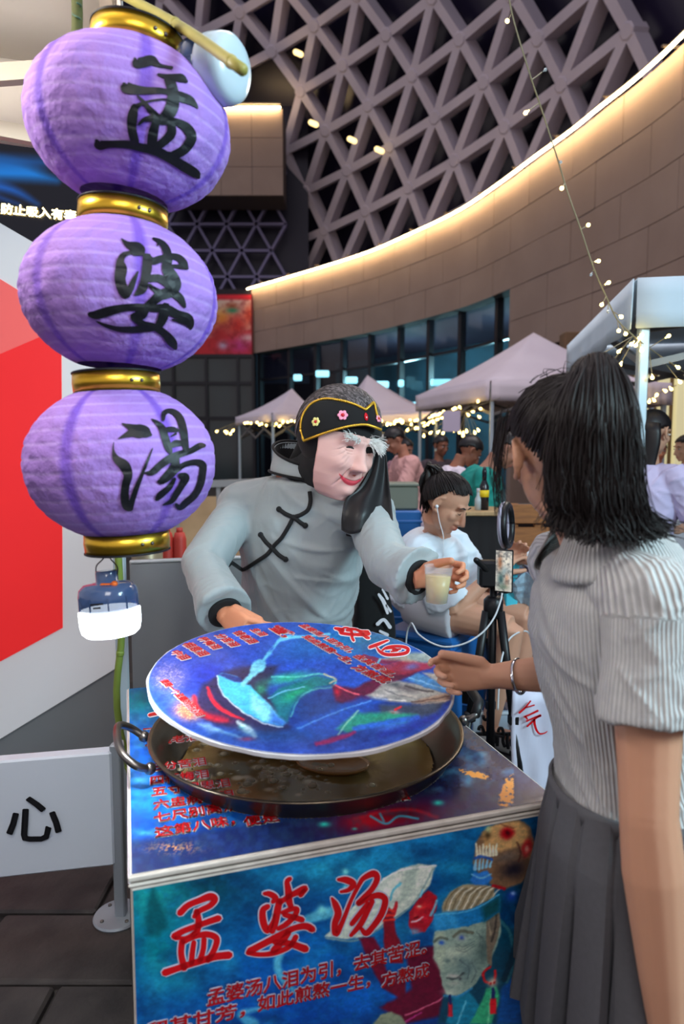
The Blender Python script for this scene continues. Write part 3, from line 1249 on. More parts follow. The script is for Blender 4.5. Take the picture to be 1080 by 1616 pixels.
def front_art(px, py, U, W):
    px, py = painterly(px, py, 1.5)
    p = Paint(px, py, (16, 74, 128))
    P = p.poly
    p.mix(np.clip((px - 205) / 300, 0, 1) * 0 + np.clip(1 - (px - 205) / 260, 0, 1) * .8, (12, 88, 104))
    p.mix(np.clip((py - 1470) / 150, 0, 1) * .55, (18, 50, 128))
    p.blob(250, 1420, 60, 40, (44, 150, 140), .75); p.blob(290, 1540, 40, 30, (40, 130, 140), .6)
    p.blob(250, 1500, 30, 50, (16, 110, 110), .7); p.blob(330, 1390, 55, 40, (8, 52, 60), .9); p.blob(400, 1420, 60, 50, (10, 46, 70), .5)
    p.blob(540, 1370, 110, 32, (52, 160, 190), .9, -8); p.blob(660, 1320, 110, 34, (40, 130, 180), .8, -10)
    p.blob(500, 1510, 120, 60, (20, 96, 176), .7); p.blob(590, 1575, 70, 30, (30, 110, 200), .8); p.blob(440, 1590, 80, 40, (20, 70, 150), .6)
    p.blob(730, 1400, 60, 40, (24, 104, 160), .8); p.blob(860, 1420, 70, 130, (8, 30, 40), .95); p.blob(800, 1560, 60, 50, (10, 60, 90), .7)
    p.cloud(38, 11, (70, 180, 190), .38, .45, .85, 1.6); p.cloud(24, 17, (6, 34, 70), .5, .45, .8, 1.4); p.cloud(9, 23, (30, 120, 170), .22)
    # misty mountain
    P([(228, 1460), (232, 1425), (240, 1400), (246, 1408), (252, 1420), (262, 1440), (264, 1462), (250, 1478), (232, 1475)], (10, 62, 70), .8, 5)
    # ribbon of light running out of the bowl
    p.line([(520, 1440, 9), (480, 1455, 7), (452, 1485, 5), (438, 1520, 6), (446, 1545, 5), (466, 1565, 3)], (110, 190, 206), alpha=.75, soft=3)
    p.line([(400, 1616, 9), (380, 1600, 5), (420, 1590, 3)], (110, 190, 206), alpha=.6, soft=3)
    for x, y, r in ((545, 1376, 5), (508, 1436, 7), (545, 1400, 3)):
        p.blob(x, y, r, r, (150, 236, 236), .9)
    # the great pale bowl
    P([(513, 1478), (528, 1462), (590, 1398), (630, 1372), (660, 1363), (688, 1366), (680, 1395), (655, 1425), (628, 1445), (604, 1460), (578, 1478), (545, 1482)], (188, 200, 190), 1, 1.5)
    P([(596, 1400), (640, 1372), (684, 1367), (676, 1392), (640, 1412), (616, 1420)], (206, 214, 204), 1, 2)
    P([(640, 1372), (662, 1366), (655, 1400), (640, 1420), (628, 1425)], (160, 178, 168), .8, 4)
    p.line([(515, 1480), (560, 1484), (604, 1462), (650, 1428), (684, 1372)], (126, 150, 150), 1.4, .8)
    p.line([(590, 1400), (630, 1374), (688, 1366)], (232, 236, 228), 1.2, .9)
    # the red figure: arm, hand, head
    P([(605, 1450), (612, 1430), (620, 1436), (624, 1470), (638, 1500), (636, 1520), (618, 1520), (606, 1495)], (112, 24, 40), 1, 1.5)
    P([(566, 1480), (590, 1478), (602, 1500), (610, 1530), (640, 1545), (640, 1580), (605, 1560), (588, 1530)], (96, 20, 44), 1, 2)
    p.line([(616, 1420), (622, 1404), (632, 1394)], (90, 170, 190), 2, .9); p.line([(608, 1440, 4), (612, 1418, 2.5)], (150, 40, 50)); p.line([(622, 1440, 4), (626, 1424, 2)], (160, 40, 50))
    for y in (1438, 1446, 1453):
        p.line([(606, y), (614, y - 2), (622, y - 1)], (196, 58, 50), 1.6)
    P([(640, 1500), (700, 1490), (720, 1540), (712, 1600), (640, 1616), (600, 1590), (650, 1560)], (84, 18, 44), 1, 3)
    P([(646, 1440), (660, 1420), (676, 1404), (690, 1414), (690, 1432), (684, 1450), (672, 1470), (652, 1474), (645, 1460)], (150, 30, 44), 1, 1.2)
    p.blob(665, 1432, 10, 4, (210, 60, 60), .8, -20); p.blob(662, 1431, 3, 2, (240, 210, 190), .9); p.blob(656, 1445, 4, 4, (200, 70, 70), .8)
    p.line([(650, 1454), (660, 1452), (668, 1448)], (220, 190, 200), 1.3); p.line([(654, 1448), (660, 1447)], (90, 10, 20), 1.2)
    p.line([(664, 1415), (667, 1405)], (120, 190, 210), 1.6); p.line([(690, 1422), (684, 1436), (680, 1444)], (120, 200, 220), 2, .8); p.blob(672, 1451, 5, 6, (190, 40, 60), .9)
    p.blob(655, 1470, 9, 5, (100, 180, 210), .7); p.line([(640, 1602), (680, 1585), (704, 1572)], (220, 120, 150), 1.3, .8); p.line([(630, 1618, 2), (665, 1598, 1)], (160, 60, 120), .8)
    # robe of the old woman
    P([(690, 1616), (700, 1570), (740, 1545), (780, 1500), (790, 1448), (820, 1480), (835, 1550), (830, 1616)], (16, 62, 84), 1, 3)
    P([(704, 1616), (716, 1568), (738, 1562), (760, 1590), (752, 1616)], (30, 120, 150), 1, 2)
    P([(742, 1616), (756, 1590), (768, 1560), (784, 1556), (790, 1575), (775, 1616)], (60, 160, 120), 1, 2)
    P([(784, 1616), (792, 1560), (812, 1540), (826, 1560), (822, 1616)], (24, 84, 150), 1, 3)
    p.line([(790, 1452), (806, 1475), (812, 1520), (800, 1550)], (60, 110, 120), 2.5, .7); p.line([(820, 1460), (812, 1500), (796, 1545)], (14, 44, 60), 5, .8)
    p.line([(722, 1616), (736, 1580)], (120, 190, 210), 1.5, .7); p.line([(770, 1616), (776, 1570)], (130, 210, 170), 1.5, .7)
    # her face
    P([(686, 1470), (700, 1462), (740, 1462), (770, 1448), (788, 1440), (792, 1470), (782, 1500), (768, 1530), (745, 1560), (722, 1572), (706, 1572), (698, 1555), (694, 1530), (685, 1512), (684, 1490)], (138, 160, 150), 1, 1.4)
    P([(686, 1475), (700, 1466), (704, 1500), (698, 1530), (694, 1530), (685, 1512)], (176, 190, 170), .8, 4)
    p.blob(735, 1528, 16, 22, (96, 120, 122), .75, 20); p.blob(764, 1500, 13, 26, (74, 94, 92), .85, 15); p.blob(728, 1500, 14, 9, (188, 198, 180), .7)
    p.blob(712, 1508, 9, 12, (190, 202, 184), .85); p.blob(707, 1516, 5, 3, (70, 90, 92), .8); p.blob(718, 1513, 4, 4, (110, 130, 128), .7)
    p.line([(686, 1486), (694, 1480), (706, 1482)], (86, 96, 88), 2.2, .9); p.line([(716, 1478), (728, 1470), (746, 1472)], (92, 96, 84), 2.6, .9)
    p.blob(698, 1488, 7, 4.5, (120, 150, 160), .9); p.blob(697, 1488, 3.4, 3.4, (52, 92, 170), 1); p.blob(728, 1480, 8, 5, (150, 160, 160), .9); p.blob(729, 1480, 3.6, 3.6, (60, 86, 150), 1)
    for o in (0, 4, 8):
        p.line([(720, 1489 + o), (732, 1494 + o), (748, 1486 + o)], (84, 102, 102), .9, .65)
        p.line([(752 + o, 1470 + o), (758 + o, 1480 + o), (758 + o, 1494 + o)], (80, 96, 96), .9, .6)
    p.line([(706, 1543), (718, 1545), (732, 1536)], (60, 72, 74), 1.6, .95); p.blob(716, 1540, 9, 3, (196, 190, 186), .8); p.blob(716, 1552, 10, 4, (180, 186, 176), .7); p.blob(727, 1545, 2.4, 2.4, (50, 50, 60), .9)
    p.line([(726, 1515), (740, 1528), (738, 1545)], (78, 96, 100), 1.2, .7); p.line([(745, 1520), (752, 1535), (744, 1550)], (78, 96, 100), 1, .6); p.blob(712, 1566, 12, 6, (200, 210, 196), .7)
    p.line([(702, 1572), (725, 1572), (745, 1560)], (60, 140, 190), 1.6, .7)
    # ear with pendant
    P([(768, 1452), (776, 1436), (788, 1436), (790, 1460), (784, 1485), (778, 1500), (776, 1525), (770, 1520), (768, 1490)], (112, 104, 92), 1, 1.5)
    p.line([(774, 1445), (783, 1444), (782, 1465), (776, 1485)], (56, 52, 50), 1.6, .8); p.line([(772, 1455), (775, 1475)], (160, 150, 130), 1.4, .7)
    p.line([(774, 1526, 2), (764, 1535, 2), (766, 1548, 2), (780, 1550, 2), (782, 1532, 2)], (170, 36, 44)); p.blob(778, 1550, 8, 7, (214, 196, 176), 1); p.blob(775, 1552, 2, 2, (150, 20, 30), 1); p.blob(781, 1551, 2, 2, (150, 20, 30), 1)
    p.line([(779, 1560, 2), (779, 1575, 3)], (30, 40, 90)); P([(774, 1576), (784, 1575), (784, 1600), (774, 1600)], (196, 36, 50), 1, 1.4); P([(708, 1583), (714, 1583), (715, 1604), (707, 1604)], (180, 44, 60), 1, 1.4); p.line([(711, 1572), (711, 1584)], (30, 40, 90), 2)
    # hair and headband
    P([(697, 1442), (700, 1424), (712, 1406), (732, 1396), (760, 1395), (780, 1400), (782, 1420), (760, 1432), (720, 1440)], (150, 142, 118), 1, 1.6)
    for k in range(12):
        x = 702 + k * 6
        p.line([(x, 1438 - k * .8), (x + 8 + k, 1415 - k), (x + 22 + k, 1402 - k * .4)], (226, 222, 206) if k % 2 else (104, 92, 72), 1.1, .8)
    P([(685, 1442), (705, 1440), (745, 1434), (780, 1416), (790, 1410), (790, 1438), (770, 1452), (735, 1462), (700, 1468), (685, 1468)], (38, 116, 170), 1, 1.2)
    P([(685, 1442), (720, 1438), (724, 1463), (685, 1468)], (64, 150, 200), .8, 5); P([(760, 1430), (790, 1412), (790, 1438), (764, 1454)], (22, 66, 70), .9, 5)
    p.line([(686, 1444), (745, 1436), (788, 1412)], (110, 190, 226), 1.1, .7)
    # skull in the topknot
    P([(747, 1362), (752, 1330), (762, 1312), (775, 1304), (800, 1296), (822, 1294), (838, 1306), (844, 1330), (842, 1360), (826, 1392), (800, 1402), (775, 1396), (755, 1378)], (120, 94, 72), 1, 2)
    P([(762, 1314), (775, 1304), (800, 1297), (820, 1296), (834, 1310), (834, 1330), (810, 1338), (786, 1345), (764, 1338)], (196, 160, 112), .9, 3)
    p.blob(801, 1315, 12, 10, (150, 18, 30), 1, -25, 2); p.blob(801, 1315, 4, 4, (60, 6, 16), 1); p.blob(832, 1338, 8, 16, (150, 26, 34), .95, 15, 2); p.blob(832, 1340, 3, 6, (226, 190, 170), .7)
    p.blob(770, 1318, 5, 8, (60, 46, 30), .9, 20); p.blob(771, 1308, 5, 5, (190, 200, 150), .9); p.blob(812, 1372, 22, 14, (24, 22, 34), .95, -15); p.blob(800, 1352, 22, 8, (96, 88, 84), .8, -15)
    for k in range(7):
        p.line([(754 + k * 5, 1352 - k * .6, 2.6), (752 + k * 5.3, 1332 + (k % 2) * 3, 1.2)], (228, 220, 196), .95)
    for k in range(5):
        p.line([(750 + k * 6, 1372 - k, 2.4), (752 + k * 6, 1356, 1)], (140, 190, 220), .9)
    p.line([(750, 1354), (765, 1352), (776, 1356)], (40, 80, 150), 2.2, .9); P([(742, 1390), (748, 1378), (770, 1374), (778, 1386), (768, 1396), (750, 1396)], (58, 120, 190), 1, 1.5)
    p.line([(745, 1380), (760, 1386), (776, 1380)], (130, 190, 230), 1.2, .8); p.line([(778, 1398, 2.5), (796, 1402, 2.5)], (150, 30, 40)); p.blob(808, 1414, 8, 8, (34, 66, 150), .95); p.blob(810, 1410, 4, 3, (150, 180, 230), .9)
    p.line([(790, 1300), (800, 1304), (812, 1306)], (110, 60, 40), 1, .7); p.line([(816, 1330), (822, 1344), (818, 1360)], (70, 40, 36), 1.4, .8)
    # small figure at the lower edge
    P([(588, 1618), (600, 1602), (618, 1597), (634, 1604), (642, 1618)], (128, 140, 120), 1, 1.5)
    # hidden lower half of the print: dark water
    p.mix(np.clip((py - 1616) / 40, 0, 1), (14, 54, 110)); 
    q = np.clip((py - 1616) / 40, 0, 1) * .5 * np.clip((fbm(px / 60, py / 60, 5) - .45) * 4, 0, 1)
    p.mix(q, (60, 150, 190))
    dabs(p, px, py, .30)
    return vivid(p.c, 1.22, 1.14)


def top_art(px, py, U, W):
    p = Paint(px, py, (20, 74, 150))
    p.mix(np.clip((px - 420) / 180, 0, 1), (28, 26, 50))
    p.blob(225, 1110, 70, 26, (30, 130, 140), 1); p.blob(225, 1100, 30, 12, (16, 90, 100), .8)
    p.blob(215, 1180, 30, 40, (40, 110, 220), .9); p.blob(240, 1262, 60, 22, (54, 150, 226), .9); p.blob(220, 1230, 24, 22, (60, 150, 230), .8)
    p.blob(215, 1310, 20, 14, (30, 100, 220), 1); p.blob(320, 1240, 70, 20, (26, 80, 190), .7)
    p.cloud(14, 41, (120, 210, 240), .5, .5, .85, 1.6); p.cloud(20, 43, (10, 30, 80), .5, .5, .8, 1.8)
    p.mix(np.clip((py - 1316 + (px - 210) * .15) / 20, 0, 1), (26, 36, 78))
    p.cloud(10, 47, (50, 90, 150), .3)
    g = fbm(px / 2.2, py / 1.5, 51)
    p.mix(.9 * np.exp(-((px - 275) / 36) ** 2 - ((py - 1338) / 9) ** 2) * (g > .56), (214, 150, 90))
    p.blob(620, 1290, 90, 22, (120, 16, 30), .95, -8); p.blob(575, 1296, 30, 12, (190, 30, 40), .7); p.blob(640, 1280, 30, 10, (30, 20, 30), .6)
    p.line([(560, 1292), (600, 1282), (650, 1278), (690, 1290)], (220, 40, 50), 2, .6, 3); p.line([(585, 1288), (610, 1300), (630, 1288), (660, 1292)], (70, 180, 200), 1.6, .8); p.line([(600, 1284), (606, 1296)], (70, 180, 200), 1.4, .8)
    p.blob(512, 1301, 9, 4, (70, 220, 200), 1); p.blob(692, 1267, 8, 4, (70, 220, 200), 1); p.blob(560, 1308, 4, 2, (70, 200, 180), .8)
    p.blob(760, 1150, 50, 40, (20, 44, 60), .9); p.cloud(12, 61, (40, 66, 84), .35)
    h = fbm(px / 5, py / 3.2, 71) + .25 * fbm(px / 1.6, py / 1.3, 72)
    band = np.exp(-(((px - 806 + (py - 1240) * .25) / 17) ** 2) - (((py - 1250) / 34) ** 2))
    band = np.maximum(band, np.exp(-(((px - 750) / 30) ** 2) - ((py - 1222 - (px - 750) * .25) / 7) ** 2))
    p.mix(.95 * np.clip((h * band - .34) * 9, 0, 1) * (px < 812), (204, 138, 70))
    p.mix(.6 * (px > 811), (46, 40, 66))
    return vivid(p.c, 1.2, 1.1)


stand = thing('soup_stand', 'square printed stand in blue and teal with red lettering, carrying the wok of soup', 'stand', BO + BU * BW / 2 + BV * BD / 2)
m_gprint = mat('glossy_print', rough=.25, vcol=True, spec=.45, bump=(60, .06))
m_mprint = mat('satin_print', rough=.38, vcol=True, spec=.4)
WOKC = V((-.082, 1.585, BH))
# carton walls of real thickness
T = .012
axb = (BU, BV, Zu)
cen = BO + BU * BW / 2 + BV * BD / 2
for nm, c, sx, sy in (('front_panel', BO + BU * BW / 2 + BV * T / 2, BW, T), ('back_panel', BO + BU * BW / 2 + BV * (BD - T / 2), BW, T),
                      ('side_panel', BO + BU * T / 2 + BV * BD / 2, T, BD - 2 * T), ('side_panel', BO + BU * (BW - T / 2) + BV * BD / 2, T, BD - 2 * T)):
    v, f = boxv(c + Zu * (BH - .022) / 2, sx, sy, BH - .022, axb, .003)
    o = mesh_obj(nm, v, f, m_card, stand)
    if nm == 'front_panel':
        fp = o
    elif nm == 'side_panel' and sx == T and c == BO + BU * T / 2 + BV * BD / 2:
        sp_ = o
printed_face('printed_sheet', front, .004, BW - .004, .28, BH - .026, 440, 300, front_art, m_mprint, fp, .0012)
side = Plane(BO + BV * BD, -BV, Zu)


def side_art(px, py, U, W):
    p = Paint(px, py, (14, 44, 96))
    n = fbm(U * 9, W * 9, 81)
    p.mix(np.clip((n - .45) * 4, 0, 1), (20, 110, 120)); p.mix(np.clip((fbm(U * 30, W * 24, 82) - .62) * 8, 0, 1), (60, 180, 110))
    return p.c


printed_face('printed_sheet', side, .004, BD - .004, .02, BH - .026, 60, 60, side_art, m_mprint, sp_, .0012)
# top board: a carton sheet with a round hole for the wok
HR = .338
wu, wv = (WOKC - top.o).dot(BU), (WOKC - top.o).dot(BV)
n_ = 72
ring_o, ring_i = [], []
for i in range(n_):
    a = 2 * math.pi * i / n_
    d = V((math.cos(a), math.sin(a)))
    ts = []
    for k, (lo, hi, cc) in enumerate(((0, BW, wu), (0, BD, wv))):
        if abs(d[k]) > 1e-9:
            ts.append(((hi if d[k] > 0 else lo) - cc) / d[k])
    t = min(ts)
    ring_o.append((wu + d[0] * t, wv + d[1] * t))
    ring_i.append((wu + d[0] * HR, wv + d[1] * HR))
# make sure the four corners are there
for cu, cv in ((0, 0), (BW, 0), (BW, BD), (0, BD)):
    k = min(range(n_), key=lambda i: (ring_o[i][0] - cu) ** 2 + (ring_o[i][1] - cv) ** 2)
    ring_o[k] = (cu, cv)
lay = [[top.P(*q, -.012) for q in ring_i], [top.P(*q, -.012) for q in ring_o], [top.P(*q, 0) for q in ring_o], [top.P(*q, 0) for q in ring_i], [top.P(*q, -.012) for q in ring_i]]
v, f = loft(lay, False)
tb = mesh_obj('top_board', v, f, m_card, stand)
printed_face('printed_sheet', top, .003, BW - .003, .003, BD - .003, 330, 340, top_art, m_gprint, tb, .0012, mask=lambda U, W: (U - wu) ** 2 + (W - wv) ** 2 > HR ** 2)
# pale worn paper edge between top and front
for z, h, o_ in ((BH - .0165, .005, .004), (BH - .005, .008, .002)):
    v, f = boxv(BO + BU * BW / 2 - BV * .001 + Zu * z, BW + .006, .006, h, axb, .0015)
    mesh_obj('edge_tape', v, f, m_card, stand)
v, f = boxv(BO - BU * .001 + BV * BD / 2 + Zu * (BH - .008), .005, BD, .014, axb, .0015)
mesh_obj('edge_tape', v, f, m_white, stand)

# ---- title in brush writing on the front
z3 = lambda L: [[(200 + x / 3, 1370 + y / 3, w / 3) for x, y, w in s] for s in L]
z4 = lambda L: [[(500 + x / 3, 1270 + y / 3, w / 3) for x, y, w in s] for s in L]
meng = z3([[(252, 208, 13), (290, 172, 12), (345, 148, 12), (395, 130, 15), (418, 142, 12), (395, 172, 11), (340, 200, 10), (318, 226, 7)],
           [(330, 200, 11), (340, 240, 12), (334, 290, 12), (310, 318, 8)], [(224, 318, 13), (270, 292, 11), (340, 266, 11), (400, 244, 12), (436, 232, 13)],
           [(230, 326, 8), (280, 322, 4), (330, 290, 3)], [(262, 342, 12), (258, 400, 12), (272, 468, 13)], [(266, 345, 10), (318, 322, 8), (374, 308, 12), (424, 326, 12), (416, 376, 11), (384, 432, 10)],
           [(318, 346, 9), (310, 400, 10), (306, 446, 10)], [(366, 330, 10), (362, 380, 10), (346, 434, 10)], [(180, 490, 14), (250, 466, 12), (330, 440, 13), (420, 414, 14), (486, 406, 15)]])
po = z3([[(650, 116, 6), (676, 118, 11), (704, 136, 11), (690, 156, 7)], [(668, 176, 10), (644, 196, 12), (646, 250, 14), (666, 292, 11), (690, 250, 6), (700, 214, 3)],
         [(772, 46, 8), (758, 60, 9), (764, 100, 13), (768, 150, 13), (776, 176, 10)], [(724, 158, 10), (770, 128, 9), (826, 100, 14), (846, 92, 10), (822, 124, 9)], [(722, 150, 12), (712, 200, 14), (704, 250, 12), (688, 296, 10)],
         [(736, 206, 7), (776, 190, 9), (806, 190, 9), (790, 226, 10), (752, 262, 10), (716, 282, 8)], [(744, 216, 8), (790, 228, 11), (830, 240, 11)],
         [(580, 388, 13), (650, 352, 13), (730, 310, 13), (790, 280, 11), (846, 270, 13), (876, 284, 13), (876, 290, 9)], [(764, 300, 13), (736, 340, 13), (700, 380, 14), (690, 392, 10)], [(700, 346, 10), (770, 352, 12), (846, 378, 15)],
         [(572, 396, 8), (630, 404, 8), (700, 396, 10), (770, 366, 9), (800, 320, 10)]])
tang = z4([[(100, 350, 5), (138, 352, 13), (172, 370, 12), (150, 398, 8), (112, 408, 4)], [(70, 438, 3), (86, 466, 12), (100, 510, 14), (84, 560, 12), (90, 606, 12), (122, 546, 8), (160, 450, 6), (196, 380, 7), (220, 344, 9), (268, 322, 13), (284, 346, 11), (262, 392, 10), (220, 436, 10), (192, 462, 8)],
           [(196, 466, 8), (240, 440, 9), (290, 424, 12), (322, 446, 12), (306, 510, 12), (266, 570, 11), (232, 604, 11), (206, 578, 5)], [(262, 452, 9), (238, 500, 10), (206, 560, 11), (160, 614, 6)], [(240, 462, 7), (206, 506, 9), (164, 560, 9)]])
put = lambda h: (lambda q: front.P(*front.hit(q[0], q[1]), h))
for st in (meng, po, tang):
    v, f = brush(st, put(.0020), 3.0)
    mesh_obj('lettering', v, f, m_dullwhite, fp)
    v, f = brush(st, put(.0028), 1.0)
    mesh_obj('lettering', v, f, m_red, fp)
m_redd = mat('print_dark_red', rgb(190, 22, 34), .4)
for txt, a, b, c in (('孟婆汤八泪为引，', (327, 1587), (537, 1537), (327, 1560)), ('去其苦涩。', (558, 1531), (672, 1503), (558, 1507)),
                     ('留其甘芳，', (232, 1638), (386, 1602), (232, 1613)), ('如此煎熬一生，', (407, 1595), (583, 1556), (407, 1570)), ('方熬成', (602, 1557), (676, 1539), (602, 1534))):
    plane_text('lettering', txt, front, a, b, c, m_redd, m_dullwhite, fp, .022, .06, .002)
# ---- verses on the top
for txt, a, b, c in (('一滴生泪', (226, 1158), (306, 1150), (226, 1146)), ('二钱老泪', (230, 1180), (312, 1170), (230, 1167)), ('三分苦泪', (235, 1221), (326, 1209), (235, 1206)), ('四杯悔泪', (238, 1241), (330, 1229), (238, 1225)),
                     ('五寸相思泪', (240, 1259), (364, 1243), (240, 1243)), ('六盅病中泪', (243, 1280), (370, 1262), (243, 1263)), ('七尺别离泪', (244, 1301), (377, 1280), (244, 1283)),
                     ('这第八味，', (246, 1325), (372, 1304), (246, 1305)), ('便是一个孟婆的伤心泪', (388, 1307), (648, 1264), (388, 1289))):
    plane_text('lettering', txt, top, a, b, (c[0], a[1] - (a[1] - c[1]) * .86), m_red, m_white, tb, .016, .055, .002)
hd = [[(240 + x, 1088 + y, w) for x, y, w in s] for s in ([(2, 6, 2), (10, 3, 2.4), (18, 1, 2)], [(0, 14, 2), (14, 10, 2.4), (26, 8, 2)], [(8, 2, 2), (8, 20, 2.2), (4, 30, 2)], [(4, 22, 2), (20, 18, 2.4), (30, 19, 2.2), (27, 32, 2.2), (10, 36, 2)], [(16, 20, 1.8), (15, 34, 1.8)], [(-4, 42, 2.4), (14, 38, 2.6), (34, 36, 2.4)])]
putt = lambda h: (lambda q: top.P(*top.hit(q[0], q[1]), h))
v, f = brush(hd, putt(.002), 1.6); mesh_obj('lettering', v, f, m_white, tb)
v, f = brush(hd, putt(.003), 0); mesh_obj('lettering', v, f, m_red, tb)

# ------------------------------------------------------------------ wok with soup
m_steel = mat('dark_wok_steel', rgb(120, 108, 92), .28, metal=.9, noise=(6, .7, rgb(70, 62, 54)), bump=(9, .12))
m_steel2 = mat('handle_steel', rgb(120, 116, 112), .3, metal=.95)
wok = thing('wok', 'wide steel wok full of murky soup, sunk into the top of the printed stand', 'wok', WOKC)
wc = V((WOKC.x, WOKC.y, 0))
RIM = .366
prof = [(.02, .655), (.10, .662), (.18, .682), (.25, .715), (.30, .752), (.332, .790), (.350, .818), (RIM, .842), (RIM + .004, .845), (RIM + .002, .848), (RIM - .006, .846), (.343, .820), (.325, .790), (.293, .755), (.244, .720), (.175, .688), (.10, .668), (.02, .661)]
v, f = lathe(prof, wc, n=72)
mesh_obj('bowl', v, f, m_steel, wok, True)
m_soup = mat('soup', rough=.08, vcol=True, spec=.6, bump=(14, .25, .004))
rr = random.Random(3)
bub = [(rr.gauss(-.10, .12), rr.gauss(-.10, .09), rr.choice((.003, .004, .006, .009, .011))) for _ in range(130)]
sr, SZ = .300, .770


def soup_art(px, py, U, W):
    p = Paint(U, W, (112, 92, 54))
    p.mix(np.clip((fbm(U * 7, W * 7, 4) - .4) * 3, 0, 1) * .6, (108, 84, 44)); p.mix(np.clip((fbm(U * 16, W * 16, 6) - .5) * 3, 0, 1) * .4, (170, 150, 104))
    for x, y, r in bub:
        p.blob(x, y, r * 1.2, r, (206, 196, 168), .8, 0, 2)
    return p.c


sp = Plane(V((wc.x, wc.y, SZ)), (1, 0, 0), (0, 1, 0))
printed_face('soup', sp, -sr, sr, -sr, sr, 150, 150, soup_art, m_soup, wok, 0, mask=lambda U, W: U * U + W * W < sr * sr)
bs = []
for x, y, r in bub[:90]:
    if x * x + y * y < .09:
        bs.append(lathe([(r, 0), (r * .85, r * .3), (r * .5, r * .5), (r * .1, r * .58)], V((wc.x + x, wc.y + y, SZ)), n=8))
v, f = join(bs)
o = mesh_obj('bubbles', v, f, mat('bubble', rgb(200, 190, 160), .12, alpha=.5), wok, True)
o['kind'] = 'stuff'
# carrying loops left and right
hp = [(-.372, -.09, .838), (-.398, -.10, .852), (-.425, -.075, .872), (-.433, -.02, .884), (-.428, .05, .884), (-.402, .085, .862), (-.372, .08, .838)]
for sgn in (-1, 1):
    ha = R(20)
    pts = [V((wc.x + sgn * (-x * math.cos(ha) * 1.0 - sgn * 0) - y * math.sin(ha) * 1.0, wc.y + sgn * (-x) * math.sin(ha) + y * math.cos(ha), z)) for x, y, z in hp]
    v, f = tube(catmull([tuple(p) for p in pts], 6), .0085, 10)
    h = mesh_obj('handle', v, f, m_steel2, wok, True)
    for j in (0, -1):
        p = pts[j]
        v, f = ball(p, .013, 10, 8)
        mesh_obj('rivet', v, f, m_steel2, h, True)
    if sgn == 1:
        v, f = tube([pts[1], pts[2], pts[3]], .0125, 10)
        mesh_obj('black_tape', v, f, mat('black_tape', rgb(22, 22, 24), .5), h, True)

# wooden scoop lying in the soup
scoop = thing('wooden_scoop', 'brown wooden scoop lying half sunk in the soup of the wok', 'scoop', (wc.x + .02, wc.y - .05, SZ))
m_wood = mat('wet_wood', rgb(150, 104, 52), .3, noise=(14, .6, rgb(104, 66, 30)), stretch=(1, 6, 6))
X, Y_, Z_ = V((.93, -.30, .04)).normalized(), V((.3, .95, 0)).normalized(), Zu
v, f = lathe([(.002, -.012), (.035, -.010), (.050, .002), (.053, .010), (.047, .008), (.030, .000), (.002, -.002)], V((wc.x + .06, wc.y - .06, SZ + .002)), (X * 1.7, Y_, Zu), 28)
mesh_obj('bowl', v, f, m_wood, scoop, True)
v, f = tube([V((wc.x - .02, wc.y - .035, SZ + .006)), V((wc.x - .12, wc.y + .0, SZ + .012)), V((wc.x - .22, wc.y + .04, SZ + .02))], [.012, .009, .011], 10)
mesh_obj('handle', v, f, m_wood, scoop, True)

# ------------------------------------------------------------------ round printed lid held over the wok
LC = V((-.088, 1.49, 1.0))
LU = V((.998, 0, -.055)).normalized()
LV = V((0, .995, .0979))
LV = (LV - LU * LV.dot(LU)).normalized()
LR = .336
lid = Plane(LC, LU, LV)


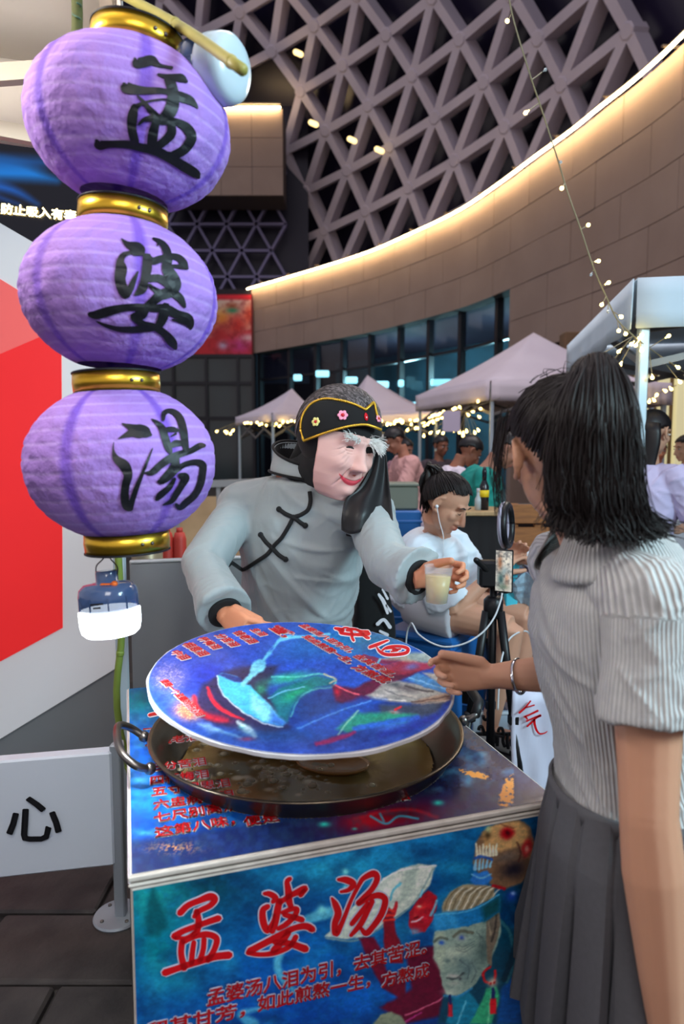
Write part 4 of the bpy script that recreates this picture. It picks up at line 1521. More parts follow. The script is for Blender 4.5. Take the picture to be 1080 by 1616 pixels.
def lid_art(px, py, U, W):
    px, py = painterly(px, py, 1.5)
    p = Paint(px, py, (26, 60, 150))
    P, Ln, B = p.poly, p.line, p.blob
    B(300, 1030, 60, 30, (52, 66, 190), .8); B(380, 1020, 80, 24, (60, 70, 190), .7); B(540, 1020, 70, 30, (24, 110, 160), .9); B(470, 1050, 90, 26, (40, 70, 200), .8); B(600, 1010, 60, 20, (20, 90, 120), .8)
    B(560, 1080, 60, 26, (20, 80, 200), .8); B(330, 1060, 40, 30, (20, 40, 170), .8); B(440, 1165, 140, 18, (40, 60, 130), .7)
    p.cloud(24, 91, (70, 110, 220), .35, .45, .8, 1.5); p.cloud(14, 93, (12, 26, 96), .4, .5, .8, 1.5)
    # sandy sparkling shore, burning to orange
    g = fbm(px / 2, py / 1.6, 95)
    m = np.exp(-(((px - 268) / 26) ** 2) - (((py - 1068) / 24) ** 2))
    p.mix(np.clip(m * 1.4, 0, 1) * .7, (110, 96, 150)); p.mix(np.clip(m * 1.8 - .3, 0, 1) * (g > .60) * .6, (160, 140, 186))
    m = np.exp(-(((px - 300) / 22) ** 2) - (((py - 1120) / 15) ** 2))
    p.mix(np.clip(m * 1.5, 0, 1) * .8, (210, 110, 60)); p.mix(np.clip(m * 1.8 - .2, 0, 1) * (g > .60) * .7, (236, 190, 120))
    # dark vessel with red glow
    P([(306, 1112), (318, 1082), (350, 1062), (380, 1052), (440, 1050), (420, 1090), (460, 1148), (430, 1158), (360, 1150), (325, 1138)], (36, 30, 66), .95, 4)
    Ln([(306, 1100, 3), (312, 1120, 4), (330, 1132, 4), (358, 1138, 2)], (206, 34, 44), soft=3); Ln([(328, 1086, 2), (338, 1108, 3), (358, 1124, 3), (385, 1136, 1)], (230, 30, 50), soft=2)
    B(345, 1133, 20, 6, (150, 20, 50), .8, 15)
    # bowl of glowing water and the stream pouring into it
    P([(343, 1066), (350, 1062), (375, 1068), (383, 1078), (395, 1082), (405, 1092), (425, 1112), (450, 1140), (446, 1146), (420, 1142), (385, 1124), (356, 1100), (344, 1080)], (66, 176, 232), 1, 1.5)
    P([(396, 1090), (425, 1112), (450, 1140), (440, 1145), (415, 1138), (396, 1118)], (140, 224, 240), .8, 4); P([(430, 1122), (452, 1140), (444, 1146), (424, 1142)], (30, 80, 200), .7, 4)
    Ln([(343, 1066), (346, 1084), (360, 1104), (388, 1126), (420, 1143), (446, 1147)], (210, 226, 240), .9, .9); P([(345, 1065), (352, 1062), (380, 1070), (384, 1078), (370, 1076)], (24, 40, 110), .95, 1.5)
    Ln([(384, 1080, 4), (395, 1068, 4), (404, 1054, 8), (410, 1050, 10), (416, 1042, 3), (424, 1032, 3), (438, 1014, 2.5), (452, 1006, 4), (478, 1005, 2), (520, 1000, 2)], (110, 200, 224), alpha=.95, soft=1.6)
    P([(398, 1050), (412, 1046), (421, 1053), (410, 1060), (402, 1068), (396, 1064)], (120, 206, 228), .9, 2); B(429, 1024, 2.5, 4, (40, 60, 180), .9, 40)
    # green spirit
    P([(424, 1100), (440, 1086), (470, 1076), (500, 1066), (528, 1072), (526, 1082), (500, 1086), (478, 1096), (462, 1116), (454, 1140), (440, 1130), (432, 1112)], (20, 110, 120), .95, 3)
    B(455, 1070, 34, 8, (40, 190, 130), .85, -10); B(466, 1096, 26, 9, (30, 170, 110), .8, -25); B(412, 1088, 10, 10, (40, 180, 120), .6)
    Ln([(430, 1068), (470, 1068), (505, 1064), (528, 1072), (524, 1084), (490, 1090), (470, 1106), (460, 1130)], (90, 200, 190), 1.4, .8); Ln([(424, 1102), (446, 1092), (480, 1084)], (110, 190, 230), 1.2, .8); Ln([(512, 1064), (530, 1072), (520, 1078)], (190, 180, 150), 1.6, .8)
    P([(470, 1100), (520, 1084), (545, 1096), (540, 1140), (490, 1150), (468, 1130)], (30, 56, 120), .7, 6)
    # dark red figure
    P([(524, 1082), (560, 1086), (600, 1066), (640, 1040), (676, 1050), (660, 1062), (620, 1078), (600, 1100), (560, 1112), (530, 1108)], (92, 18, 50), .95, 2.5)
    P([(600, 1050), (640, 1040), (690, 1048), (680, 1056), (640, 1064), (604, 1066)], (150, 40, 60), .85, 2); B(650, 1052, 12, 5, (90, 120, 190), .7, -10); Ln([(575, 1036), (606, 1044), (640, 1036)], (120, 30, 60), 4, .9)
    B(533, 1092, 5, 8, (200, 24, 50), .8); Ln([(530, 1082), (552, 1092), (566, 1096)], (230, 90, 110), 1.4); Ln([(600, 1040), (590, 1060), (590, 1068)], (90, 200, 220), 1.6, .8)
    # pale face of the old woman, lying on its side
    P([(578, 1098), (592, 1090), (606, 1078), (630, 1074), (660, 1080), (690, 1090), (712, 1096), (700, 1108), (660, 1110), (620, 1108), (590, 1104)], (146, 150, 146), 1, 2)
    B(640, 1086, 18, 5, (90, 84, 90), .8, 10); B(615, 1092, 12, 5, (196, 200, 196), .8); B(600, 1098, 12, 3, (206, 208, 206), .8); B(625, 1080, 8, 3, (60, 70, 80), .7); Ln([(640, 1082), (660, 1088), (684, 1092)], (60, 56, 60), 1.4, .8); Ln([(608, 1088), (625, 1096), (650, 1100)], (96, 100, 104), 1.2, .7)
    B(650, 1098, 12, 3, (190, 186, 176), .8, 8); Ln([(590, 1100), (612, 1104), (640, 1106)], (230, 232, 230), 1, .7)
    P([(640, 1072), (660, 1062), (690, 1074), (714, 1086), (712, 1094), (690, 1090), (665, 1082)], (60, 130, 190), 1, 1.8); Ln([(646, 1070), (680, 1080), (712, 1090)], (130, 190, 226), 1.2, .7)
    P([(668, 1062), (690, 1062), (714, 1080), (714, 1086), (690, 1076)], (170, 160, 140), .9, 2); P([(600, 1040), (640, 1030), (680, 1030), (700, 1048), (680, 1046), (640, 1044)], (150, 156, 130), .8, 3)
    P([(660, 1104), (714, 1092), (712, 1104), (690, 1112), (650, 1112)], (150, 120, 100), .8, 2.5); Ln([(650, 1108), (680, 1104), (710, 1098)], (80, 60, 56), 1.2, .8); Ln([(666, 1112), (690, 1108), (708, 1104)], (210, 190, 170), 1, .7)
    P([(600, 1112), (650, 1112), (700, 1108), (690, 1126), (640, 1136), (600, 1130)], (52, 66, 84), .9, 4)
    Ln([(590, 1136, 1.5), (604, 1132, 4), (614, 1128, 2)], (200, 40, 44)); B(622, 1125, 8, 4, (214, 190, 180), .95); B(620, 1125, 3, 1.6, (150, 20, 30), .9); Ln([(624, 1120), (634, 1116)], (190, 40, 50), 1.6)
    # robe folds
    P([(460, 1150), (500, 1128), (570, 1100), (610, 1104), (560, 1130), (530, 1160), (490, 1166)], (26, 80, 190), .8, 4); P([(530, 1150), (560, 1126), (610, 1124), (660, 1128), (640, 1140), (590, 1146), (550, 1156)], (36, 150, 120), .95, 3)
    Ln([(534, 1160), (548, 1140), (566, 1122)], (150, 220, 190), 1.4, .8); Ln([(470, 1150), (530, 1124), (586, 1106)], (90, 160, 230), 1.4, .7); Ln([(560, 1150), (600, 1142), (660, 1132)], (40, 90, 220), 4, .8, 2)
    Ln([(500, 1174, 3), (530, 1166, 4), (560, 1156, 2)], (150, 24, 80), soft=2); Ln([(600, 1160, 5), (650, 1146, 6), (690, 1130, 3)], (30, 50, 150), soft=3); B(620, 1146, 30, 5, (60, 120, 220), .6, -10)
    # white-green wisp at the lower edge
    B(392, 1154, 12, 6, (200, 236, 230), .95, 30); B(384, 1146, 6, 4, (60, 200, 180), .8); Ln([(376, 1140), (392, 1150), (402, 1162)], (220, 240, 236), 3, .8, 2); Ln([(340, 1150), (360, 1158), (380, 1164)], (150, 200, 230), 2, .7, 2); B(390, 1166, 12, 3, (200, 30, 40), .8)
    P([(312, 1142), (330, 1142), (350, 1156), (330, 1156)], (150, 190, 220), .7, 4)
    B(320, 1030, 70, 26, (20, 60, 130), .5); B(470, 1030, 60, 24, (16, 90, 150), .5); B(420, 1160, 120, 14, (14, 60, 110), .6); B(500, 1120, 60, 20, (14, 70, 130), .4)
    d = np.hypot(U, W)
    dabs(p, px, py, .34)
    p.c = vivid(p.c, 1.0, 1.12)
    p.mix(np.clip((d - LR + .006) / .004, 0, 1) * .85, (226, 228, 232))
    return p.c


lidt = thing('round_lid', 'round printed board in blue, held as a lid above the wok by two people', 'lid', LC)
rl = random.Random(9)
rag = [LR * (1 + .004 * math.sin(i * .9) + rl.uniform(-.003, .003)) for i in range(96)]
rings = [[lid.P(r * math.cos(2 * math.pi * i / 96) * s, r * math.sin(2 * math.pi * i / 96) * s, h) for i, r in enumerate(rag)] for s, h in ((.99, -.010), (1, -.008), (1, -.001), (.995, 0))]
v, f = loft(rings)
lb = mesh_obj('foam_board', v, f, mat('white_foam', rgb(222, 222, 224), .7, bump=(80, .3, .003)), lidt)
printed_face('printed_sheet', lid, -LR, LR, -LR, LR, 380, 380, lid_art, m_gprint, lidt, .0012, mask=lambda U, W: U * U + W * W < (LR * .994) ** 2)
for txt, a, b, w_ in (('孟婆汤八泪为引，', (471, 989), (550, 1032), 9), ('去其苦涩。', (556, 1038), (617, 1071), 9), ('如此煎熬一生，', (476, 1007), (549, 1050), 9), ('方熬成', (554, 1056), (604, 1081), 9), ('留其甘芳，', (432, 990), (462, 1004), 8),
                      ('盏，', (424, 994), (447, 1008), 8), ('生泪', (394, 996), (411, 1006), 8), ('钱老泪', (366, 1000), (394, 1018), 8), ('分苦泪', (338, 1005), (365, 1023), 8), ('杯悔泪', (311, 1010), (337, 1027), 8), ('相思泪', (287, 1019), (316, 1038), 8), ('中泪', (268, 1032), (287, 1044), 8),
                      ('便是一个孟婆的伤心泪', (252, 1077), (311, 1134), 11)):
    ca, cb = V(lid.hit(*a)), V(lid.hit(*b))
    d = (cb - ca).normalized()
    up = V((-d.y, d.x))
    hh = (cb - ca).length / len(txt) * .92
    plane_text('lettering', txt, lid, tuple(ca), tuple(cb), tuple(ca + up * hh), m_red, m_white, lidt, .03, .10, .0022, uvs=True)
zz = lambda L: [[(460 + x / 4, 970 + y / 4, w / 4) for x, y, w in s] for s in L]
po2 = zz([[(275, 92, 8), (300, 96, 10), (330, 104, 8), (310, 120, 9), (350, 128, 9), (420, 132, 10), (490, 126, 12)], [(350, 104, 8), (378, 110, 9), (384, 150, 9), (394, 170, 8)], [(376, 96, 8), (420, 104, 8), (470, 146, 9), (490, 154, 8)], [(400, 96, 6), (440, 108, 6), (486, 112, 8)], [(300, 108, 6), (340, 88, 6), (380, 98, 6)]])
ta2 = zz([[(495, 212, 10), (540, 196, 11), (600, 172, 7), (612, 170, 5)], [(540, 214, 5), (560, 240, 9), (600, 258, 10), (670, 258, 10), (726, 246, 11), (736, 222, 10), (700, 208, 9), (640, 206, 8), (600, 214, 7), (575, 232, 6)], [(600, 222, 5), (640, 218, 6), (670, 232, 6), (630, 240, 5)], [(640, 228, 5), (690, 224, 5)]])
putl = lambda h: (lambda q: lid.P(*lid.hit(q[0], q[1]), h))
for st in (po2, ta2):
    v, f = brush(st, putl(.002), 1.4); mesh_obj('lettering', v, f, m_white, lidt)
    v, f = brush(st, putl(.003), 0); mesh_obj('lettering', v, f, m_red, lidt)

# ================================================================== LANTERNS ON THE BAMBOO
m_paper = mat('purple_paper', rough=.75, vcol=True, noise=(9, .35, rgb(176, 132, 212)), bump=(26, .8, .014), spec=.15)
m_gold = mat('gold_foil', rgb(250, 206, 70), .30, metal=1.0, noise=(14, .35, rgb(190, 128, 20)), bump=(16, .25, .006))
m_ink = mat('black_ink', rgb(16, 18, 24), .5)
m_wireb = mat('dark_wire', rgb(60, 60, 66), .4, metal=.6)
LY = 1.30


def lantern(label, cpx, rpx, rypx, tilt, strokes, collars, YY):
    c = at(*cpx, YY)
    s = (at(cpx[0] + rpx, cpx[1], YY) - at(cpx[0] - rpx, cpx[1], YY)).length / 2
    a, b = at(cpx[0], cpx[1] - rypx, YY), at(cpx[0], cpx[1] + rypx, YY)
    h = abs(a.z - b.z) / 2
    t = thing('paper_lantern', label, 'lantern', c, 'purple paper lanterns hanging on the bamboo')
    ax = Matrix.Rotation(R(tilt[0]), 3, 'Y') @ Matrix.Rotation(R(tilt[1]), 3, 'X')
    X, Y_, Z_ = ax @ V((1, 0, 0)), ax @ V((0, 1, 0)), ax @ V((0, 0, 1))
    NR, NS = 13, 96
    half = math.asin(min(.95, h / (s * .95)))
    rw = .30 * s / .165 * .165 / s * s * 1.0
    phm = math.acos(.415)
    prof = []
    rows = NR * 6
    for k in range(rows + 1):
        u = k / rows
        ph = -phm + 2 * phm * u
        r = s * (math.cos(ph) * .97 + .03 - .0)
        z = h * math.sin(ph) / math.sin(phm)
        pinch = abs(math.sin(math.pi * u * NR)) ** .35
        prof.append((r * (.993 + .007 * pinch), z, pinch, u))
    vs, cols = [], []
    rng = random.Random(int(cpx[1]))
    ph0 = rng.uniform(0, 1)
    for r, z, pin, u in prof:
        for i in range(NS):
            a_ = 2 * math.pi * i / NS
            seam = abs(((a_ / (2 * math.pi) * 6 + ph0) % 1) - .5) * 2      # paper gores meet here
            wr = 1 + .004 * math.sin(a_ * 23 + u * 40) * pin + .005 * math.sin(a_ * 11 - u * 17 + ph0 * 6) * pin - .010 * max(0, 1 - (1 - seam) * 7)
            vs.append(c + (X * math.cos(a_) + Y_ * math.sin(a_)) * r * wr + Z_ * z)
            base = np.array((168, 132, 216.))
            if pin < .42:
                base = np.array((188, 158, 230.))
            if 1 - seam < .13:
                base = np.array((124, 90, 204.))
            cols.append(base)
    fs = [(k * NS + i, k * NS + (i + 1) % NS, (k + 1) * NS + (i + 1) % NS, (k + 1) * NS + i) for k in range(rows) for i in range(NS)]
    pb = mesh_obj('paper_shell', vs, fs, m_paper, t, True, cols)
    for sg, en in ((1, collars[0]), (-1, collars[1])):
        if not en:
            continue
        r0 = prof[-1][0] * 1.0
        zc = c + Z_ * sg * (h + .0165)
        v, f = lathe([(r0 + .001, -.018), (r0 + .003, -.018), (r0 + .0045, 0), (r0 + .003, .018), (r0 + .001, .018), (r0 - .002, 0)], zc, (X, Y_, Z_), 64, cap=False)
        v2 = v
        cl = mesh_obj('collar', v2, f, m_gold, t, True)
        for zz_ in (-.019, .019):
            ring = [zc + (X * math.cos(2 * math.pi * i / 48) + Y_ * math.sin(2 * math.pi * i / 48)) * (r0 + .003) + Z_ * zz_ for i in range(49)]
            v, f = tube(ring, .0022, 6)
            mesh_obj('collar_edge', v, f, m_ink, cl, True)
        for da in (-.12, .12):
            d = (V((0, 0, CAM_Z)) - zc)
            a0 = math.atan2(d.dot(Y_), d.dot(X)) + .45 + da
            v, f = ball(zc + (X * math.cos(a0) + Y_ * math.sin(a0)) * (r0 + .005), .0035, 8, 6)
            mesh_obj('eyelet', v, f, m_steel2, cl, True)
    # the character, laid onto the paper
    tree = BVHTree.FromPolygons([tuple(p) for p in vs], fs)
    o_ = V((0, 0, CAM_Z))

    def put(q):
        d = ray(q[0], q[1]).normalized()
        loc, nrm, _, _ = tree.ray_cast(o_, d)
        if loc is None:
            loc, nrm, _, _ = tree.find_nearest(at(q[0], q[1], YY - s * .3))
        n = (loc - c).normalized()
        return loc + n * .0022
    v, f = brush(strokes, put, 0, 9)
    mesh_obj('lettering', v, f, m_ink, t)
    return t, c, (X, Y_, Z_), h, prof[-1][0]


k1 = lambda L: [[(130 + x / 4.5, 60 + y / 4.5, w / 4.5) for x, y, w in s] for s in L]
k2 = lambda L: [[(120 + x / 4.909, 350 + y / 4.909, w / 4.909) for x, y, w in s] for s in L]
k3 = lambda L: [[(160 + x / 6, 630 + y / 6, w / 6) for x, y, w in s] for s in L]
L1 = k1([[(372, 150, 8), (384, 182, 32), (430, 178, 38), (490, 166, 36), (540, 196, 16), (590, 208, 10), (632, 216, 12)], [(538, 264, 10), (590, 276, 16), (660, 282, 24), (700, 290, 30), (738, 314, 10)], [(612, 290, 36), (632, 350, 38), (642, 420, 42), (630, 500, 48), (590, 560, 42), (530, 590, 30)],
         [(296, 330, 14), (308, 352, 38), (370, 368, 34), (450, 376, 26), (540, 376, 22), (600, 384, 18)], [(640, 390, 22), (700, 420, 34), (760, 444, 30), (800, 480, 14), (815, 500, 4)], [(390, 410, 5), (430, 450, 12), (480, 510, 20), (530, 560, 24)], [(600, 438, 6), (540, 440, 7), (470, 452, 8), (410, 472, 14), (370, 500, 24)],
         [(372, 490, 26), (356, 560, 36), (352, 640, 32), (374, 740, 30)], [(400, 614, 8), (440, 580, 16), (500, 572, 24), (560, 590, 26), (660, 594, 24), (740, 640, 34), (770, 710, 36), (720, 790, 34), (640, 830, 30), (590, 812, 12)],
         [(520, 600, 28), (500, 680, 36), (492, 760, 34)], [(630, 610, 28), (626, 680, 34), (570, 740, 30), (510, 780, 30)], [(104, 728, 14), (124, 758, 34), (200, 752, 26), (320, 754, 28), (420, 776, 30), (520, 800, 34), (620, 850, 34), (720, 910, 36), (800, 960, 32), (820, 985, 14)]])
L2 = k2([[(352, 136, 4), (400, 180, 24), (470, 206, 44), (500, 232, 34), (450, 250, 18)], [(430, 240, 14), (370, 262, 22), (344, 310, 30), (350, 370, 46), (342, 450, 42), (370, 540, 40), (392, 570, 24), (420, 520, 26), (450, 450, 18), (478, 390, 7)],
         [(596, 134, 8), (650, 160, 20), (690, 210, 30), (708, 280, 34), (700, 360, 40), (740, 430, 48), (764, 490, 46), (730, 540, 44), (650, 570, 40), (590, 620, 34), (540, 660, 26)], [(628, 190, 5), (632, 172, 8)], [(536, 270, 26), (590, 306, 28), (650, 292, 28), (730, 272, 24), (790, 282, 26), (830, 326, 30), (858, 366, 10)], [(740, 345, 12), (790, 350, 16), (850, 366, 8)],
         [(552, 280, 36), (546, 370, 38), (530, 450, 32), (510, 520, 36), (470, 556, 18), (458, 566, 9)], [(570, 440, 28), (640, 440, 30), (710, 480, 34), (750, 530, 30)], [(566, 490, 12), (600, 520, 18), (650, 550, 26)], [(750, 550, 30), (800, 590, 30), (830, 640, 18), (840, 660, 8)],
         [(110, 715, 20), (160, 718, 34), (260, 690, 36), (380, 664, 28), (490, 660, 28), (600, 668, 28), (690, 672, 36), (780, 716, 34), (860, 748, 38), (880, 800, 28), (884, 828, 8)], [(740, 754, 6), (800, 770, 12), (860, 790, 14)],
         [(690, 660, 40), (670, 740, 38), (640, 800, 30), (620, 830, 20)], [(440, 730, 24), (500, 720, 40), (540, 680, 30)], [(440, 740, 22), (520, 790, 26), (600, 810, 26), (680, 860, 30), (740, 930, 36), (766, 974, 16)], [(160, 768, 5), (230, 800, 14), (320, 826, 20), (430, 832, 26), (540, 826, 24), (620, 820, 20)]])
L3 = k3([[(196, 236, 6), (260, 262, 26), (330, 300, 62), (400, 310, 58), (440, 330, 40), (462, 340, 18)], [(164, 376, 5), (220, 350, 20), (290, 320, 40)], [(118, 412, 4), (114, 480, 10), (140, 560, 32), (220, 630, 50), (252, 720, 42), (228, 820, 38), (222, 940, 40), (244, 1010, 40), (280, 1030, 20), (290, 960, 26), (330, 840, 24), (380, 720, 16), (440, 570, 12), (482, 466, 4)],
         [(472, 194, 5), (520, 224, 20), (570, 280, 34), (600, 370, 36), (630, 460, 34), (650, 500, 20)], [(580, 200, 16), (590, 140, 24), (640, 116, 22), (700, 140, 30), (744, 200, 36), (770, 300, 38), (784, 400, 34), (796, 470, 28)], [(610, 290, 22), (670, 290, 26), (720, 300, 16)], [(654, 356, 5), (700, 330, 12)], [(650, 446, 22), (700, 420, 32), (756, 420, 24)],
         [(412, 696, 8), (480, 690, 30), (560, 620, 34), (650, 560, 38), (740, 520, 32), (840, 490, 28), (920, 446, 30), (964, 440, 20)], [(700, 560, 34), (690, 640, 44), (640, 710, 46), (570, 770, 34), (536, 776, 14)], [(700, 670, 30), (780, 620, 26), (880, 596, 28), (950, 620, 34), (950, 700, 34), (930, 800, 34), (880, 900, 32), (800, 970, 34), (740, 1020, 26), (700, 990, 14)],
         [(740, 720, 26), (790, 740, 38), (750, 820, 32), (700, 900, 30), (660, 960, 24), (580, 996, 7)], [(690, 750, 14), (640, 830, 26), (560, 900, 32), (524, 940, 22)]])
la, ca, axa, ha, ra = lantern('top purple paper lantern with the brushed character 孟, gold collars above and below', (206, 203), 156, 113.5, (6.5, 0), L1, (1, 0), LY)
lb_, cb, axb_, hb, rb = lantern('middle purple paper lantern with the brushed character 婆 under a gold collar', (192, 470), 149, 110, (3, 0), L2, (1, 0), LY)
lc_, cc_, axc, hc, rc = lantern('lowest purple paper lantern with the brushed character 湯, battery lamp hanging under it', (193, 731), 145, 110, (-2.2, 0), L3, (1, 1), LY)

# ------------------------------------------------------------------ bamboo
m_bam = mat('green_bamboo', rgb(120, 140, 60), .45, noise=(6, .5, rgb(90, 110, 40)))
m_bamy = mat('yellow_bamboo', rgb(168, 158, 80), .45, noise=(8, .5, rgb(130, 124, 58)))
m_bamd = mat('dark_bamboo', rgb(74, 80, 40), .5)


def bamboo(name, label, pts, r, m, nodes):
    t = thing(name, label, 'bamboo', V(pts[0]))
    P = [V(p) for p in pts]
    v, f = tube(catmull([tuple(p) for p in P], 6), r, 14)
    c = mesh_obj('cane', v, f, m, t, True)
    L = P[-1] - P[0]
    W = [V(p) for p in catmull([tuple(p) for p in P], 12)]
    for u in nodes:
        i = int(u * (len(W) - 2))
        d = (W[i + 1] - W[i]).normalized()
        v, f = tube([W[i] - d * .008, W[i] - d * .003, W[i], W[i] + d * .003, W[i] + d * .008], [r * 1.0, r * 1.16, r * 1.08, r * 1.16, r * 1.0], 14)
        mesh_obj('node', v, f, m, t, True)
    return t


pole_pts = [at(190, 1300, 2.05), at(189, 1150, 2.04), at(192, 1000, 2.0), at(188, 900, 1.96), at(178, 700, 1.88), at(182, 460, 1.78), at(185, 200, 1.66), at(186, 120, 1.62)]
pole_pts[0] = V((pole_pts[0].x + .09, pole_pts[0].y + .16, 0.0))
bamboo('bamboo_pole', 'tall green bamboo pole rising behind the lowest lantern beside the stand', pole_pts, .0105, m_bam, (.12, .26, .4, .55, .7, .85))
st0, st1 = at(186, -12, 1.50), at(383, 110, 1.05)
bamboo('bamboo_stick', 'yellow bamboo stick reaching out over the top lantern, its cut tip before the white lamp', [st0, at(285, 42, 1.26), st1], .0088, m_bamy, (.08, .52, .97))
v, f = lathe([(.0005, 0), (.0068, 0), (.0068, .0012), (.0005, .0008)], st1, frame_from(st1 - at(285, 42, 1.26)), 14)
m_pith = mat('cut_bamboo', rgb(206, 196, 140), .7)
# short dark stick with twisted wire
sd = bamboo('bamboo_stub', 'short dark bamboo stub bound with green wire above the left of the top lantern', [at(119, -60, 1.45), at(122, 20, 1.42), at(121, 66, 1.40)], .0105, m_bamd, (.3,))
w_ = [at(121 + 7 * math.sin(k * 1.3), 4 + k * 4.6, 1.415 - .014 * math.cos(k * 1.3)) for k in range(15)]
v, f = tube(catmull([tuple(p) for p in w_], 4), .0018, 6)
mesh_obj('wire', v, f, mat('green_wire', rgb(70, 100, 84), .4, metal=.4), sd, True)
# hanging wire of the lanterns
top_c = ca + axa[2] * (ha + .02)
for k, (dx_, px) in enumerate(((-.8, 207), (.8, 224))):
    v, f = tube([top_c + axa[0] * ra * dx_, at(px, 45, 1.36), at(px + 2, 14, 1.44)], .0014, 6)
    mesh_obj('hanging_wire', v, f, m_wireb, la, True)
# white tape tying the pole to the sign post
v, f = lathe([(.013, -.012), (.016, -.010), (.016, .010), (.013, .012)], at(188, 1172, 2.045), n=14)
tag(mesh_obj('white_tie', v, f, m_white, smooth=True), 'white tape wrapped around the bamboo pole near the top of the sign post', 'tape')

# ------------------------------------------------------------------ battery lamps
m_navy = mat('navy_lamp_shell', rgb(62, 84, 124), .18, coat=.5, alpha=.95)
m_glow = mat('lit_lamp_dome', (1, 1, 1), emit=((.86, .94, 1.0), 9.0))
m_domeoff = mat('milky_dome', rgb(196, 214, 226), .22, sss=.1, coat=.3)
m_orange = mat('orange_switch', rgb(240, 110, 30), .4)


def battery_lamp(label, c, ax, r, dome, lit):
    t = thing('battery_lamp', label, 'lamp', c)
    X, Y_, Z_ = ax
    v, f = lathe([(r * .2, r * 1.32), (r * .34, r * 1.32), (r * .36, r * 1.26), (r * .36, r * .95), (r * .5, r * .93), (r * .78, r * .88), (r * .93, r * .72), (r * .97, r * .5), (r * .97, r * .02), (r * .9, -.0)], c, ax, 40)
    body = mesh_obj('shell', v, f, m_navy, t, True)
    v, f = lathe([(r * .9, .004), (r * .995, 0), (r, -r * .12), (r * .985, -r * .5), (r * .93, -r * .72), (r * .8, -r * .84), (r * .5, -r * .90), (r * .02, -r * .92)], c, ax, 40)
    mesh_obj('dome', v, f, dome, t, True)
    v, f = capsule(c + Z_ * r * .90 + X * r * .02 - Y_ * r * .55, c + Z_ * r * .87 + X * r * .45 - Y_ * r * .52, r * .07)
    sw = mesh_obj('switch', v, f, m_orange, body, True)
    v, f = ball(c + Z_ * r * .91 + X * r * .42 - Y_ * r * .55, r * .11)
    mesh_obj('button', v, f, m_orange, body, True)
    for a in range(10):
        aa = 2 * math.pi * a / 10
        d = X * math.cos(aa) + Y_ * math.sin(aa)
        v, f = beam(c + d * r * .97 + Z_ * r * .08, c + d * r * .97 + Z_ * r * .5, .0025, .002, d)
        mesh_obj('rib', v, f, m_navy, body)
    return t, body


bc = at(173, 962, 1.30)
rl_ = .0575
tilt = Matrix.Rotation(R(-4), 3, 'Y') @ Matrix.Rotation(R(-3), 3, 'X')
axl = tuple(tilt @ V(a) for a in ((1, 0, 0), (0, 1, 0), (0, 0, 1)))
bl_, body = battery_lamp('lit navy battery lamp with a glowing white dome hanging under the lowest lantern', bc, axl, rl_, m_glow, True)
topn = bc + axl[2] * rl_ * 1.2
hk = cc_ - axc[2] * (hc + .030)
v, f = tube(catmull([tuple(p) for p in (topn - V((.020, 0, .004)), topn + V((-.019, 0, .016)), topn + V((-.003, 0, .034)), V((topn.x + .001, topn.y, hk.z + .01)), topn + V((.006, 0, .034)), topn + V((.021, 0, .014)), topn + V((.020, 0, -.004)))], 5), .0013, 6)
mesh_obj('wire_loop', v, f, m_wireb, bl_, True)
v, f = tube([V((topn.x, topn.y, hk.z + .01)), hk - axc[0] * rc * .95 + V((0, 0, .01))], .0013, 6)
mesh_obj('hanging_wire', v, f, m_wireb, lc_, True)
# small grey print on the lamp shell
lp = Plane(bc - axl[1] * rl_ * .985 + V((-.004, 0, .02)), axl[0], axl[2])
for k, w in enumerate((.024, .014)):
    v, f = boxv(lp.P(0, -k * .007, 0), w, .0004, .003, (axl[0], axl[1], axl[2]))
    mesh_obj('mark', v, f, m_ink, body)
lamp('battery_lamp_light', 'POINT', bc - axl[2] * .03 - V((0, .0, .03)), None, 7.5, (.86, .94, 1.0), .05)

c2 = at(337, 112, 1.27)
zax = -(V((.86, -.45, -.12)).normalized())
X2, Y2, Z2 = frame_from(zax)
battery_lamp('unlit navy battery lamp with a milky dome tied sideways behind the bamboo stick', c2, (X2, Y2, Z2), .0575, m_domeoff, False)
v, f = tube([c2 + Z2 * .075, at(298, 60, 1.27), at(296, 48, 1.25)], .0015, 6)
tag(mesh_obj('binding_wire', v, f, m_wireb, smooth=True), 'thin wire tying the unlit lamp to the bamboo stick', 'wire')

# ================================================================== LEFT SIDE: backdrop, screen, sign, metal sheet
BKY = 2.95
bp0 = at(-700, 700, BKY)
bp1 = at(187, 700, BKY)
bk = Plane(V((bp0.x, BKY, 0)), (1, 0, 0), (0, 0, 1))
bkW, bkH = bp1.x - bp0.x, at(100, 332, BKY).z
back = thing('display_backdrop', 'tall white backdrop with a big red hexagon behind the purple lanterns', 'backdrop', (bp1.x - .4, BKY, 0))
m_bkg = mat('backdrop_grey', rgb(128, 134, 138), .6, noise=(3, .2, rgb(112, 118, 122)))
m_bkw = mat('backdrop_white', rgb(226, 230, 234), .5, emit=(rgb(226, 230, 234), .10))  # slight glow added to white, red and pink to brighten the board
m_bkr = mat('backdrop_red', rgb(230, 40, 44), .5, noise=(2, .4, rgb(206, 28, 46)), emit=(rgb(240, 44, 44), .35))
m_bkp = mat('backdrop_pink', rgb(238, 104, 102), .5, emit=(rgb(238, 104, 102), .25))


def slab(name, px_poly, pl, h0, h1, m, parent):
    Q_ = [pl.hit(*p) for p in px_poly]
    v, f = loft([[pl.P(a, b, h0) for a, b in Q_], [pl.P(a, b, h1) for a, b in Q_]])
    return mesh_obj(name, v, f, m, parent)


